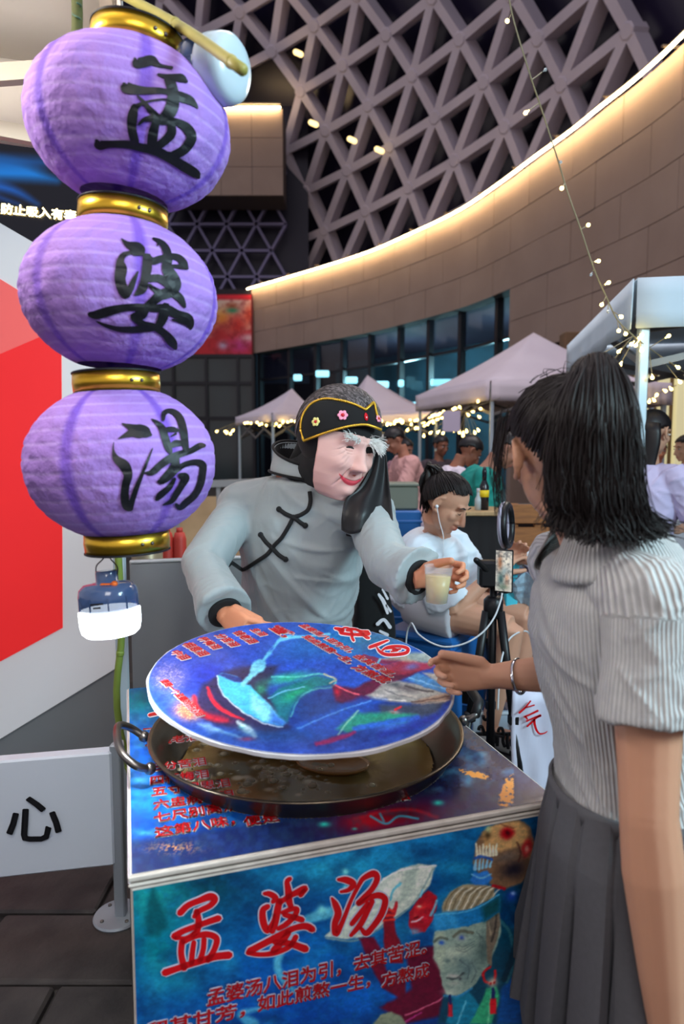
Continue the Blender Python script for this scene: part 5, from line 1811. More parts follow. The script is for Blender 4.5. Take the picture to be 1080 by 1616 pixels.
v, f = boxv(bk.P(bkW / 2, bkH / 2 - .2, -.03), bkW, .05, bkH - .4, (V((1, 0, 0)), V((0, 1, 0)), Zu))
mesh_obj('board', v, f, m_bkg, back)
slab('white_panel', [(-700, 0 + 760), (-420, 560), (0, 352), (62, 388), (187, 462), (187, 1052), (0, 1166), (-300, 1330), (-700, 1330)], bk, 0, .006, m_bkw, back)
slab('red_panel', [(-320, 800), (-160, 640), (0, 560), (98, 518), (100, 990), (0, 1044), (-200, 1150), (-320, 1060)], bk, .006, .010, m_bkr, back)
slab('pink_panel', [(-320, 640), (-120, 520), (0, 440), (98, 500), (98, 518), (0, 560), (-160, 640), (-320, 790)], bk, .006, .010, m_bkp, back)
# lit screen above
scr = Plane(at(-300, 400, 3.4), (1, 0, 0), (0, 0, 1))


def screen_art(px, py, U, W):
    p = Paint(px, py, (6, 8, 16))
    p.line([(-40, 262, 20), (30, 270, 14), (90, 285, 2)], (10, 110, 190), soft=9, alpha=.9); p.line([(-40, 286, 8), (20, 300, 6), (60, 322, 1)], (16, 90, 180), soft=6, alpha=.8)
    p.line([(-30, 252, 10), (60, 256, 8), (130, 262, 1)], (8, 70, 130), soft=8, alpha=.8); p.line([(-20, 305, 4), (30, 322, 1)], (16, 80, 170), soft=5, alpha=.7)
    return p.c


sc_ = thing('lit_screen', 'dark lit screen with blue streaks and one glowing line of warning characters', 'screen', (-1.6, 3.4, 1.0))
sw_, sh_ = at(330, 300, 3.4).x - scr.o.x, at(0, 205, 3.4).z - scr.o.z
m_scr = mat('screen_picture', rough=.3, vcol=True)
_n = m_scr.node_tree
_a = [n for n in _n.nodes if n.type == 'ATTRIBUTE'][0]
_b = _n.nodes['Principled BSDF']
_n.links.new(_a.outputs['Color'], _b.inputs['Emission Color'])
_b.inputs['Emission Strength'].default_value = .9
printed_face('picture', scr, 0, at(128, 300, 3.4).x - scr.o.x, 0, sh_, 150, 90, screen_art, m_scr, sc_, .004)
v, f = boxv(scr.P((at(128, 300, 3.4).x - scr.o.x) / 2, sh_ / 2, -.06), at(128, 300, 3.4).x - scr.o.x + .04, .1, sh_ + .04, (V((1, 0, 0)), V((0, 1, 0)), Zu))
mesh_obj('case', v, f, mat('black_case', rgb(14, 14, 18), .4), sc_)
for x in (-2.0, -1.2):
    v, f = boxv((x, 3.46, scr.o.z / 2), .06, .06, scr.o.z, bev=.004)
    mesh_obj('stand', v, f, m_leg, sc_)
m_gtext = mat('screen_letters', (1, .9, .6), emit=((1, .86, .52), 3.5))
plane_text('glowing_lettering', '防止吸入有毒', scr, (4, 338), (121, 350), (4, 322), m_gtext, None, sc_, .03, 0, .006)

# sign board with the character on a short post
sb = Plane(at(0, 1390, 1.99), (at(178, 1370, 2.05) - at(0, 1390, 1.99)), Zu)
sp0 = at(-260, 1300, 1.90)
m_sign = mat('sign_white', rgb(206, 218, 230), .5)
sg = thing('sign_board', 'white sign board with one black character low at the left of the stand', 'sign', sb.P(.2, 0, 0))
zb, zt_ = .186, .559
u1 = sb.hit(178, 1300)[0]
v, f = boxv(V((sb.P((u1 - .5) / 2, 0, -.03).x, sb.P((u1 - .5) / 2, 0, -.03).y, (zb + zt_) / 2)), u1 + .5, .05, zt_ - zb, (sb.u, Zu.cross(sb.u), Zu), .006)
mesh_obj('panel', v, f, m_sign, sg)
sb2 = Plane(V((sb.o.x, sb.o.y, 0)), V((sb.u.x, sb.u.y, 0)), Zu)
put2 = lambda q: sb2.P(*sb2.hit(q[0], q[1]), .0015)
plane_text('lettering', '心', sb2, (11, 1327), (95, 1326), (11, 1258), m_ink, None, sg, .018, 0, .0008)
for p in ((182, 1300),):
    q = at(188, 1330, 2.08)
    v, f = boxv((q.x, q.y, .29), .034, .034, .58, bev=.004)
    mesh_obj('post', v, f, mat('post_grey', rgb(150, 160, 168), .4, metal=.3), sg)
    v, f = lathe([(.005, 0), (.075, 0), (.078, .006), (.074, .012), (.005, .012)], (q.x - .01, q.y, 0), n=36)
    bpz = mesh_obj('base_plate', v, f, mat('post_grey', rgb(150, 160, 168)), sg)
    for a in range(4):
        v, f = lathe([(.006, .011), (.006, .016), (.003, .018)], (q.x - .01 + .055 * math.cos(a * 1.57 + .8), q.y + .055 * math.sin(a * 1.57 + .8), 0), n=8)
        mesh_obj('bolt', v, f, m_steel2, bpz)

# grey metal sheet behind the stand
m_sheet = mat('galvanised_sheet', rgb(150, 158, 162), .35, metal=.35, noise=(5, .3, rgb(126, 136, 142)))
msx0, msx1 = at(207, 980, 2.75), at(420, 980, 2.9)
ztop = at(250, 886, 2.8).z
mid = (msx0 + msx1) / 2
d_ = V((msx1.x - msx0.x, msx1.y - msx0.y, 0))
L_ = d_.length
d_.normalize()
ms_ = thing('metal_sheet', 'grey galvanised metal sheet standing behind the stand, left of the vendor', 'panel', (mid.x, mid.y, 0))
v, f = boxv((mid.x, mid.y, ztop / 2), L_, .02, ztop, (d_, Zu.cross(d_), Zu), .004)
mesh_obj('sheet', v, f, m_sheet, ms_)
v, f = boxv((mid.x, mid.y, ztop + .006), L_, .03, .014, (d_, Zu.cross(d_), Zu), .004)
mesh_obj('top_edge', v, f, mat('bright_edge', rgb(206, 214, 216), .3, metal=.4), ms_)
# things standing behind the sheet
m_drum = mat('red_plastic', rgb(206, 70, 58), .45)
for k, (px, lab) in enumerate(((262, 'red plastic drum behind the metal sheet, left one of two'), (282, 'red plastic drum behind the metal sheet, touching the sleeve of the vendor'))):
    q = at(px + 2, 862, 4.2)
    zt2 = at(px, 838, 4.2).z
    t = thing('plastic_drum', lab, 'drum', (q.x, q.y, 0), 'red drums behind the metal sheet')
    v, f = lathe([(.002, 0), (.035, 0), (.04, .02), (.04, zt2 * .5), (.043, zt2 * .52), (.04, zt2 * .54), (.04, zt2 - .05), (.03, zt2 - .01), (.002, zt2)], (q.x, q.y, 0), n=24)
    mesh_obj('body', v, f, m_drum, t, True)
    v, f = lathe([(.002, zt2 - .01), (.02, zt2 - .01), (.02, zt2 + .02), (.002, zt2 + .02)], (q.x, q.y, 0), n=18)
    mesh_obj('cap', v, f, m_drum, t, True)
q = at(232, 862, 3.9)
zt2 = at(232, 836, 3.9).z
t = thing('beige_canister', 'beige metal canister behind the metal sheet under the lowest lantern', 'canister', (q.x, q.y, 0))
v, f = lathe([(.002, 0), (.085, 0), (.088, .01), (.088, zt2 - .02), (.08, zt2), (.002, zt2)], (q.x, q.y, 0), n=32)
mesh_obj('body', v, f, mat('beige_metal', rgb(196, 178, 146), .35, metal=.4), t, True)
v, f = lathe([(.089, zt2 - .1), (.092, zt2 - .1), (.092, zt2 - .08), (.089, zt2 - .08)], (q.x, q.y, 0), n=32, cap=False)
mesh_obj('hoop', v, f, mat('beige_metal'), t, True)


# ================================================================== PEOPLE
def skinmat(name, c, rough=.5):
    return mat(name, c, rough, vcol=True, sss=.06, bump=(120, .04, .002), spec=.4)


m_skin = skinmat('skin', rgb(200, 150, 120))
m_hair = mat('dark_hair', rgb(27, 21, 21), .5, spec=.35, bump=(90, .3, .003), stretch=(1, 1, .15))
m_hair2 = mat('black_hair', rgb(20, 17, 19), .42)


def ortho(F, U=(0, 0, 1)):
    F = V(F).normalized()
    U = V(U)
    U = (U - F * U.dot(F)).normalized()
    return F, U, F.cross(U)          # forward, up, the person's right


def head_parts(c, F, U, s=1.0, ears=True):
    F, U, Rt = ortho(F, U)
    P = lambda f, u, r=0: c + (F * f + U * u + Rt * r) * s
    E_ = lambda p, a, b, d: ellipsoid(p, (Rt * a * s, F * b * s, U * d * s), 24, 16)
    ps = [E_(P(-.012, .030), .074, .094, .088), E_(P(.026, -.030), .060, .062, .080), E_(P(.046, -.070), .040, .036, .036), E_(P(.066, -.094), .020, .020, .018),
          E_(P(.030, -.062), .052, .045, .030)]
    for q in (-1, 1):
        ps.append(E_(P(.064, -.024, q * .034), .022, .020, .022))          # cheek
        ps.append(E_(P(.080, .026, q * .024), .026, .012, .008))           # brow
        ps.append(E_(P(.092, -.046, q * .011), .009, .009, .007))          # nostril wing
        if ears:
            pts = [P(.006 - .022 * math.sin(t), .0 + .032 * math.cos(t) - .004, q * (.078 + .010 * math.sin(max(0, min(math.pi, t))))) for t in [k * math.pi * 1.25 / 10 - .3 for k in range(11)]]
            ps.append(tube(pts, [.0045 * s] * 3 + [.0055 * s] * 5 + [.006 * s, .007 * s, .006 * s], 8))
            ps.append(E_(P(-.006, -.002, q * .077), .007, .014, .024))
            ps.append(E_(P(.004, -.030, q * .078), .005, .007, .009))
    ps.append(tube([P(.080, .022), P(.092, .002), P(.105, -.024), P(.112, -.038), P(.096, -.047)], [.007 * s, .008 * s, .011 * s, .013 * s, .008 * s], 10))
    ps.append(E_(P(.090, -.066), .020, .010, .0055))
    ps.append(E_(P(.088, -.075), .018, .010, .006))
    return ps


def hand_parts(wr, d, t, pn, s=1.0, curls=((20, 25, 20),) * 4, thumb=(35, 15, 20), spread=5, tdir=None):
    d, t, pn = V(d).normalized(), V(t), V(pn)
    t = (t - d * t.dot(d)).normalized()
    pn = (pn - d * pn.dot(d) - t * pn.dot(t)).normalized()
    W = lambda a, b, c=0: wr + (d * a + t * b + pn * c) * s
    rings = []
    for a, w, h, off in ((-.02, .026, .021, 0), (.0, .028, .020, 0), (.025, .036, .018, .002), (.055, .041, .016, .001), (.080, .041, .013, 0), (.092, .036, .010, 0)):
        rings.append(ellipse(W(a, off), t * w * s, pn * h * s, 18, 2.6))
    ps = [loft(rings)]
    lens = ((.041, .026, .021), (.046, .029, .022), (.043, .027, .021), (.033, .021, .018))
    for i in range(4):
        b = W(.084 - .003 * abs(i - 1) - (.008 if i == 3 else 0), .0295 - .0197 * i, .001)
        a0 = R((1.5 - i) * spread)
        dd = d * math.cos(a0) + t * math.sin(a0)
        ang = 0
        pts, rad = [b - dd * .012 * s], [.0095 * s]
        pts.append(b); rad.append(.0098 * s)
        p = b
        for L, cu, r in zip(lens[i], curls[i], (.0092, .0083, .0072)):
            ang += R(cu)
            q = dd * math.cos(ang) + pn * math.sin(ang)
            pts.append(p + q * L * .5 * s); rad.append((r - .0003) * s)
            p = p + q * L * s
            pts.append(p); rad.append(r * .98 * s)
        pts.append(p + q * .005 * s); rad.append(.004 * s)
        if i == 3:
            rad = [r * .88 for r in rad]
        ps.append(tube(pts, rad, 10))
    b = W(.018, .030, .006)
    a1 = R(thumb[0])
    q = V(tdir).normalized() if tdir is not None else (d * math.cos(a1) + t * math.sin(a1) + pn * .35).normalized()
    side = q
    pts, rad = [W(.006, .016, .004), b], [.015 * s, .0145 * s]
    p = b
    ax = t.cross(d)
    for L, r, cu in ((.040, .0125, 0), (.030, .0108, thumb[1]), (.024, .0095, thumb[2])):
        q = (q + (d * .8 + pn * .6) * math.sin(R(cu))).normalized()
        p = p + q * L * s
        pts.append(p); rad.append(r * s)
    pts.append(p + q * .006 * s); rad.append(.0045 * s)
    ps.append(tube(pts, rad, 10))
    return ps


def ik(a, b, l1, l2, hint):
    a, b = V(a), V(b)
    d = b - a
    L = min(d.length, (l1 + l2) * .995)
    d.normalize()
    x = (l1 * l1 - l2 * l2 + L * L) / (2 * L)
    h = math.sqrt(max(l1 * l1 - x * x, 0))
    n = V(hint) - d * V(hint).dot(d)
    n.normalize()
    return a + d * x + n * h


def torso_rings(J, s, g=0.0, k=1.0, bottom=None, top=True):
    """rings round the spine, g = how far cloth stands off, k = girth"""
    P, N = J['pelvis'], J['neck']
    hs = (J['hip_r'] - J['hip_l']).normalized()
    ss = (J['sh_r'] - J['sh_l']).normalized()
    up = (N - P).normalized()
    out = []
    prof = [(-.16, .120, .095), (-.07, .168, .118), (.0, .166, .118), (.16, .140, .102), (.30, .132, .098), (.52, .148, .112), (.70, .158, .118), (.84, .150, .105), (.93, .110, .085), (1.0, .066, .064)]
    for t, a, b in prof:
        if bottom is not None and t < bottom:
            continue
        sd = hs.lerp(ss, max(0, min(1, t))).normalized()
        L = (N - P).length
        c = P + up * L * t
        bend = J.get('bend', 0)
        f = sd.cross(up) * -1
        f = up.cross(sd)
        c = c - f * bend * math.sin(math.pi * max(0, min(1, t))) * L
        out.append(ellipse(c, sd * (a * k * s + g), f * (b * k * s + g), 28, 2.25))
    return out


def body_parts(J, s, k=1.0, head=True, legs=True, arm=1.0, vent=True):
    ps = [loft(torso_rings(J, s, 0, k))]
    N, H = J['neck'], J['head']
    F, U, Rt = ortho(J['F'], J.get('U', (0, 0, 1)))
    base = H - U * .075 * s - F * .018 * s
    ps.append(tube([N - (base - N).normalized() * .05 * s, N, N.lerp(base, .5), base], [.062 * s, .058 * s, .050 * s, .052 * s], 16))
    if head:
        ps += head_parts(H, J['F'], J.get('U', (0, 0, 1)), s)
    for q in 'lr':
        sh, el, wr = J['sh_' + q], J['el_' + q], J['wr_' + q]
        ps.append(capsule(N.lerp(sh, .35) - V((0, 0, .03 * s)), sh, .050 * s, .048 * s))
        ps.append(tube([sh - (el - sh).normalized() * .03 * s, sh, sh.lerp(el, .35), sh.lerp(el, .8), el], [.03 * s, .047 * s * arm, .046 * s * arm, .038 * s * arm, .036 * s * arm], 14))
        ps.append(tube([el + (sh - el).normalized() * .02 * s, el, el.lerp(wr, .25), el.lerp(wr, .7), wr, wr + (wr - el).normalized() * .012 * s], [.033 * s * arm, .036 * s * arm, .039 * s * arm, .030 * s * arm, .025 * s, .024 * s], 14))
        h = J.get('hand_' + q)
        if h is None:
            d = (wr - el).normalized()
            t = J['fwd'] if 'fwd' in J else V((0, -1, 0))
            h = dict(d=d, t=t, pn=(Rt if q == 'l' else -Rt))
        ps += hand_parts(wr, s=s * h.pop('s', 1.0) if 's' in h else s, **h)
        if legs:
            hp, kn, an, to = J['hip_' + q], J['kn_' + q], J['an_' + q], J['toe_' + q]
            ps.append(tube([hp + (hp - kn).normalized() * .04 * s, hp, hp.lerp(kn, .5), kn], [.06 * s, .084 * s, .074 * s, .054 * s], 16))
            ps.append(tube([kn + (hp - kn).normalized() * .03 * s, kn, kn.lerp(an, .3), kn.lerp(an, .7), an, an - V((0, 0, .02 * s))], [.048 * s, .053 * s, .057 * s, .042 * s, .034 * s, .036 * s], 16))
            he = an - (to - an).xy.to_3d().normalized() * .03 * s
            ps.append(tube([V((he.x, he.y, he.z - .03 * s)), an - V((0, 0, .03 * s)), an.lerp(to, .6), to], [.028 * s, .036 * s, .036 * s, .022 * s], 14))
    return ps


def stand_pose(pos, fwd, H=1.7, lean=10, hp=15, wl=None, wr=None, hyaw=0.0, el_hint=None):
    """joints of a standing person; wrists as (right, forward, height) from the feet"""
    s = H / 1.7
    f = V((*fwd, 0)).normalized()
    r = f.cross(V((0, 0, 1)))
    p0 = V((*pos, 0)) if len(pos) == 2 else V(pos)
    W = lambda a, b, c: p0 + r * a + f * b + V((0, 0, c))
    up = V((0, 0, 1)) * math.cos(R(lean)) + f * math.sin(R(lean))
    J = dict(fwd=f)
    J['pelvis'] = W(0, -.02 * s, .95 * s)
    J['neck'] = J['pelvis'] + up * .50 * s
    hu = V((0, 0, 1)) * math.cos(R(lean + hp * .6)) + f * math.sin(R(lean + hp * .6))
    J['head'] = J['neck'] + hu * .185 * s
    hf = f * math.cos(R(hyaw)) + r * math.sin(R(hyaw))
    J['F'] = hf * math.cos(R(hp + lean * .5)) - V((0, 0, 1)) * math.sin(R(hp + lean * .5))
    J['U'] = hu
    J['sh_r'] = J['neck'] + r * .175 * s - up * .055 * s
    J['sh_l'] = J['neck'] - r * .175 * s - up * .055 * s
    for q, w, sg in (('r', wr, 1), ('l', wl, -1)):
        wrp = W(*w) if w else J['sh_' + q] + V((0, 0, -.51 * s)) + r * sg * .06 * s + f * .06
        J['el_' + q] = ik(J['sh_' + q], wrp, .29 * s, .255 * s, el_hint or (r * sg * .5 - f * .6 - V((0, 0, .8))))
        d = wrp - J['el_' + q]
        J['wr_' + q] = J['el_' + q] + d.normalized() * min(d.length, .255 * s)
        J['hip_' + q] = J['pelvis'] + r * sg * .09 * s - V((0, 0, .04 * s))
        J['kn_' + q] = W(sg * .10 * s, .03 * s, .49 * s)
        J['an_' + q] = W(sg * .10 * s, -.02 * s, .085 * s)
        J['toe_' + q] = W(sg * .12 * s, .15 * s, .03 * s)
    J['s'] = s
    return J


def skin_cols(me, J, base, s=1.0):
    P = vcoords(me)
    F, U, Rt = ortho(J['F'], J.get('U', (0, 0, 1)))
    c = np.tile(np.array(base, float), (len(P), 1))
    mth = np.array(J['head'] + (F * .095 - U * .070) * s)
    d = P - mth
    u = np.exp(-((d @ np.array(Rt)) / (.017 * s)) ** 2 * 1.0 - ((d @ np.array(U)) / (.008 * s)) ** 2 - ((d @ np.array(F)) / (.03 * s)) ** 2)
    c = c * (1 - u[:, None] * .7) + np.array((176, 70, 72.)) * u[:, None] * .7
    for q in 'lr':
        for nm, r_ in (('wr_', .16),):
            pass
    setcol(me, c)


def face_marks(t, J, s, brow=(30, 24, 24), closed=False):
    F, U, Rt = ortho(J['F'], J.get('U', (0, 0, 1)))
    mk = mat('eye_dark', rgb(24, 20, 22), .2)
    mw = mat('eye_white', rgb(224, 220, 216), .25)
    bw = mat('brow_dark', rgb(*brow), .6)
    P = lambda f, u, r: J['head'] + (F * f + U * u + Rt * r) * s
    for q in (-1, 1):
        if not closed:
            v, f = ellipsoid(P(.0845, .004, q * .032), (Rt * .014 * s, F * .006 * s, U * .006 * s), 14, 8)
            e = mesh_obj('eye', v, f, mw, t, True)
            v, f = ellipsoid(P(.0885, .004, q * .032), (Rt * .006 * s, F * .003 * s, U * .006 * s), 12, 8)
            mesh_obj('pupil', v, f, mk, e, True)
        v, f = tube([P(.082, .001, q * .046), P(.089, -.002 if closed else .010, q * .032), P(.085, .003, q * .018)], [.0012 * s, .002 * s, .0012 * s], 6)
        mesh_obj('eyelash', v, f, mk, t, True)
        v, f = tube([P(.080, .024, q * .050), P(.090, .031, q * .034), P(.091, .026, q * .016)], [.0015 * s, .0035 * s, .003 * s], 6)
        mesh_obj('eyebrow', v, f, bw, t, True)


def shirt_parts(J, s, g=.014, k=1.0, sleeve=.75, hem=-.05, sr=.020, flare=.012):
    rings = torso_rings(J, s, g, k, bottom=hem)
    ps = [loft(rings)]
    N = J['neck']
    for q in 'lr':
        sh, el, wr = J['sh_' + q], J['el_' + q], J['wr_' + q]
        ps.append(capsule(N.lerp(sh, .45) - V((0, 0, .025 * s)), sh, .055 * s + g * .6, .052 * s + g))
        if sleeve <= 1:
            e = sh.lerp(el, sleeve)
            ps.append(tube([sh - (el - sh).normalized() * .03, sh, sh.lerp(el, sleeve * .5), e], [.045 * s, .050 * s + sr, .049 * s + sr, .047 * s + sr + flare], 18))
        else:
            e = el.lerp(wr, sleeve - 1)
            ps.append(tube([sh - (el - sh).normalized() * .03, sh, sh.lerp(el, .5), el, el.lerp(e, .5), e], [.05 * s, .052 * s + sr, .050 * s + sr, .047 * s + sr, .046 * s + sr, .044 * s + sr + flare], 18))
    return ps


def trouser_parts(J, s, g=.014, upto=.95, flare=0.0):
    ps = [loft([r for r in torso_rings(J, s, g, 1.0)[:4]])]
    for q in 'lr':
        hp, kn, an = J['hip_' + q], J['kn_' + q], J['an_' + q]
        if upto <= .5:
            e = hp.lerp(kn, upto * 2)
            ps.append(tube([hp + (hp - kn).normalized() * .05, hp, e], [.07 * s + g, .088 * s + g, .078 * s + g + flare], 20))
        else:
            e = kn.lerp(an, upto * 2 - 1)
            ps.append(tube([hp + (hp - kn).normalized() * .05, hp, hp.lerp(kn, .5), kn, e], [.07 * s + g, .088 * s + g, .078 * s + g, .060 * s + g, .050 * s + g + flare], 20))
    return ps


def displace(me, fn):
    P, Nn = vcoords(me), vnormals(me)
    setcoords(me, P + Nn * fn(P)[:, None])


def folds(seed, amp, freq, n=5):
    """soft creases: the strongest of a few wandering ridges"""
    rng = np.random.RandomState(seed)
    D = rng.normal(size=(n, 3))
    D /= np.linalg.norm(D, axis=1)[:, None]
    ph = rng.uniform(0, 6.28, n)
    fr = freq * rng.uniform(.6, 1.3, n)

    def fn(P):
        a = np.zeros(len(P))
        for k, (d, p, f) in enumerate(zip(D, ph, fr)):
            e = D[(k + 1) % n]
            w = 1.1 * np.sin(P @ e * freq * .45 + p) + .5 * np.sin(P @ D[(k + 2) % n] * freq * .9)
            r = np.clip(1.04 - np.sqrt(np.sin(P @ d * f + p + w) ** 2 + .02), 0, 1) ** 2.6
            fade = .5 + .5 * np.sin(P @ e * freq * .6 + 2 * p)
            a = np.maximum(a, r * fade)
        return amp * (a - .18)
    return fn


def hair_shell(H, F, U, s, line, puff=1.0, n=64, m=48, off=(-.010, .022), rad=(.084, .105, .098), thick=.012, seed=1):
    """cap of hair over the skull; line(y forward, x side) gives the lowest unit height that still has hair"""
    F, U, Rt = ortho(F, U)
    c = H + (F * off[0] + U * off[1]) * s
    rng = random.Random(seed)
    vs, keep = [], []
    for j in range(m + 1):
        ph = -math.pi / 2 + math.pi * j / m
        for i in range(n):
            a = 2 * math.pi * i / n
            x, y, z = math.cos(ph) * math.cos(a), math.cos(ph) * math.sin(a), math.sin(ph)
            k = puff * (1 + .012 * math.sin(a * 19 + z * 5) + .006 * math.sin(a * 41 + z * 9))
            vs.append(c + (Rt * x * rad[0] + F * y * rad[1] + U * z * rad[2]) * s * k)
            keep.append(z > line(y, x))
    fs = []
    for j in range(m):
        for i in range(n):
            q = (j * n + i, j * n + (i + 1) % n, (j + 1) * n + (i + 1) % n, (j + 1) * n + i)
            if all(keep[t] for t in q):
                fs.append(q)
    used = sorted({i for q in fs for i in q})
    mp = {o: k for k, o in enumerate(used)}
    me = evaluated([vs[i] for i in used], [tuple(mp[i] for i in q) for q in fs], [('WELD', dict(merge_threshold=.0004)), ('SOLIDIFY', dict(thickness=thick * s, offset=-1.0)), ('SMOOTH', dict(iterations=1, factor=.3))])
    return me, c, (Rt * rad[0] * s, F * rad[1] * s, U * rad[2] * s)


def std_line(y, x):
    # low at the nape, up over the ears, up to the brow in front
    if y > .35:
        return .16 + .26 * min(1, (y - .35) / .4) - .35 * max(0, abs(x) - .40)
    if y > -.15:
        return -.22 + (y + .15) * .60
    return -.22 - min(.5, (-.15 - y) * .9)


def strands(paths, r0, r1=None, n=4):
    parts = []
    for i, p in enumerate(paths):
        L = len(p)
        r1_ = r1 if r1 is not None else r0 * .3
        parts.append(tube(p, [r0 * (.55 + .45 * math.sin(math.pi * min(1, (k + 1) / L * 1.3))) * (1 - k / (L - 1)) + r1_ * k / (L - 1) for k in range(L)], n, cap=False))
    return join(parts)


def flat_foot_shoes(t, J, s, m):
    for q in 'lr':
        an, to = J['an_' + q], J['toe_' + q]
        d = (to - an).xy.to_3d().normalized()
        v, f = join([tube([V((an.x, an.y, .038 * s)) - d * .055 * s, V((an.x, an.y, .045 * s)), V((to.x, to.y, .036 * s)), V((to.x, to.y, .030 * s)) + d * .035 * s], [.030 * s, .044 * s, .044 * s, .024 * s], 16)])
        v = [V((p.x, p.y, max(p.z, .002))) for p in v]
        mesh_obj('shoe', v, f, m, t, True)


def passerby(label, J, tone, shirt, legs, hair='short', sleeve=.75, voxel=.011, shirt_k=1.0, bottoms='trousers', face=True, group=None, closed=False, shoe=(60, 56, 60), hair_c=None, hem=-.10):
    s = J['s']
    base = (J['an_l'] + J['an_r']) / 2
    t = thing('person', label, 'person', V((base.x, base.y, 0)), group)
    me = fused(body_parts(J, s), voxel * .62, 3)
    skin_cols(me, J, tone, s)
    finish('body', me, m_skin, t, True)
    me = fused(shirt_parts(J, s, g=.019, k=shirt_k, sleeve=sleeve, hem=hem), voxel, 4)
    displace(me, folds(len(label), .014, 50))
    finish('shirt', me, mat('cloth_%d_%d_%d' % shirt, rgb(*shirt), .85, bump=(60, .1, .002)), t, True)
    me = fused(trouser_parts(J, s, g=.009, upto=.5 if bottoms == 'shorts' else .95, flare=.02 if bottoms == 'shorts' else 0), voxel, 4)
    finish(bottoms, me, mat('cloth_%d_%d_%d' % legs, rgb(*legs), .85), t, True)
    flat_foot_shoes(t, J, s, mat('shoe_%d_%d_%d' % shoe, rgb(*shoe), .6))
    hm = hair_c or m_hair2
    me, c, ax = hair_shell(J['head'], J['F'], J['U'], s, std_line, n=32, m=24, thick=.014)
    finish('hair', me, hm, t, True)
    F, U, Rt = ortho(J['F'], J['U'])
    if hair == 'long':
        rows = []
        for k in range(9):
            u = k / 8
            cc = J['head'] - F * (.070 - .01 * u) * s + U * .03 * s - V((0, 0, .42 * u * s)) - V(J['fwd']) * .03 * u
            rows.append(ellipse(cc, Rt * (.082 - .012 * u + .01 * math.sin(k)) * s, F * (.040 - .012 * u) * s, 16))
        v, f = loft(rows)
        mesh_obj('long_hair', v, f, hm, t, True)
    elif hair == 'bun':
        v, f = ball(J['head'] - F * .085 * s + U * .085 * s, .042 * s, 14, 10)
        mesh_obj('bun', v, f, hm, t, True)
    if face:
        face_marks(t, J, s, closed=closed)
    return t


# ------------------------------------------------------------------ passers-by in the market
passerby('man in pale pink tee working with lowered head beside the white tents', stand_pose((at(655, 700, 6.4).x, 6.4), (-.95, -.25), 1.70, 14, 30, wl=(-.12, .42, 1.16), wr=(.16, .40, 1.14)), (176, 122, 100), (214, 164, 160), (40, 36, 42))
passerby('man in white tee with cropped black hair bending over a counter', stand_pose((at(694, 700, 5.2).x, 5.2), (.94, .1), 1.62, 18, 34, wl=(-.1, .40, 1.0), wr=(.14, .38, 1.0)), (150, 98, 76), (214, 206, 220), (44, 42, 50))
passerby('broad man in teal tee leaning forward, half hidden by the dark ponytail', stand_pose((at(738, 700, 4.4).x - .05, 4.4), (.92, -.2), 1.66, 24, 30, wl=(-.1, .42, .98), wr=(.18, .40, .96)), (170, 118, 98), (20, 132, 122), (36, 36, 44), shirt_k=1.14)
passerby('man in dusky shirt seen between the pink and the white tee', stand_pose((at(690, 700, 7.6).x, 7.6), (.5, -.85), 1.62, 6, 12), (140, 92, 72), (70, 60, 66), (40, 36, 40))
passerby('person in dusky brown top at the far left of the market crowd', stand_pose((at(606, 700, 7.0).x, 7.0), (.8, -.4), 1.52, 16, 30, wl=(-.1, .36, 1.0), wr=(.14, .38, 1.02)), (164, 110, 88), (126, 78, 66), (50, 44, 48), hair='long')
passerby('small woman in mauve top between the vendor and the pink tee', stand_pose((at(630, 700, 8.2).x, 8.2), (.6, -.8), 1.60, 10, 20, wl=(-.1, .36, 1.05), wr=(.14, .36, 1.05)), (176, 124, 104), (150, 112, 122), (46, 40, 46), hair='bun')
passerby('woman in lilac tee with long black hair, her back to us at the right edge', stand_pose((at(1018, 800, 3.55).x, 3.55), (.85, .5), 1.66, 4, 10, wl=(-.12, .34, 1.06), wr=(.20, .34, 1.12)), (196, 150, 124), (190, 182, 214), (60, 56, 70), hair='long', voxel=.009)
passerby('man in orange shirt facing the stall, seen under the pink tent', stand_pose((at(1036, 740, 6.7).x, 6.7), (-.1, -1), 1.56, 4, 6, wl=(-.2, .30, 1.05), wr=(.22, .26, 1.18)), (206, 140, 108), (216, 120, 84), (60, 52, 60))
passerby('woman in cream top with pinned-up hair in profile at the right edge', stand_pose((at(1080, 740, 5.75).x + .04, 5.75), (-.95, -.15), 1.58, 4, 8, wl=(-.1, .34, 1.02), wr=(.14, .34, 1.04)), (210, 160, 130), (232, 224, 208), (60, 56, 64), hair='bun')

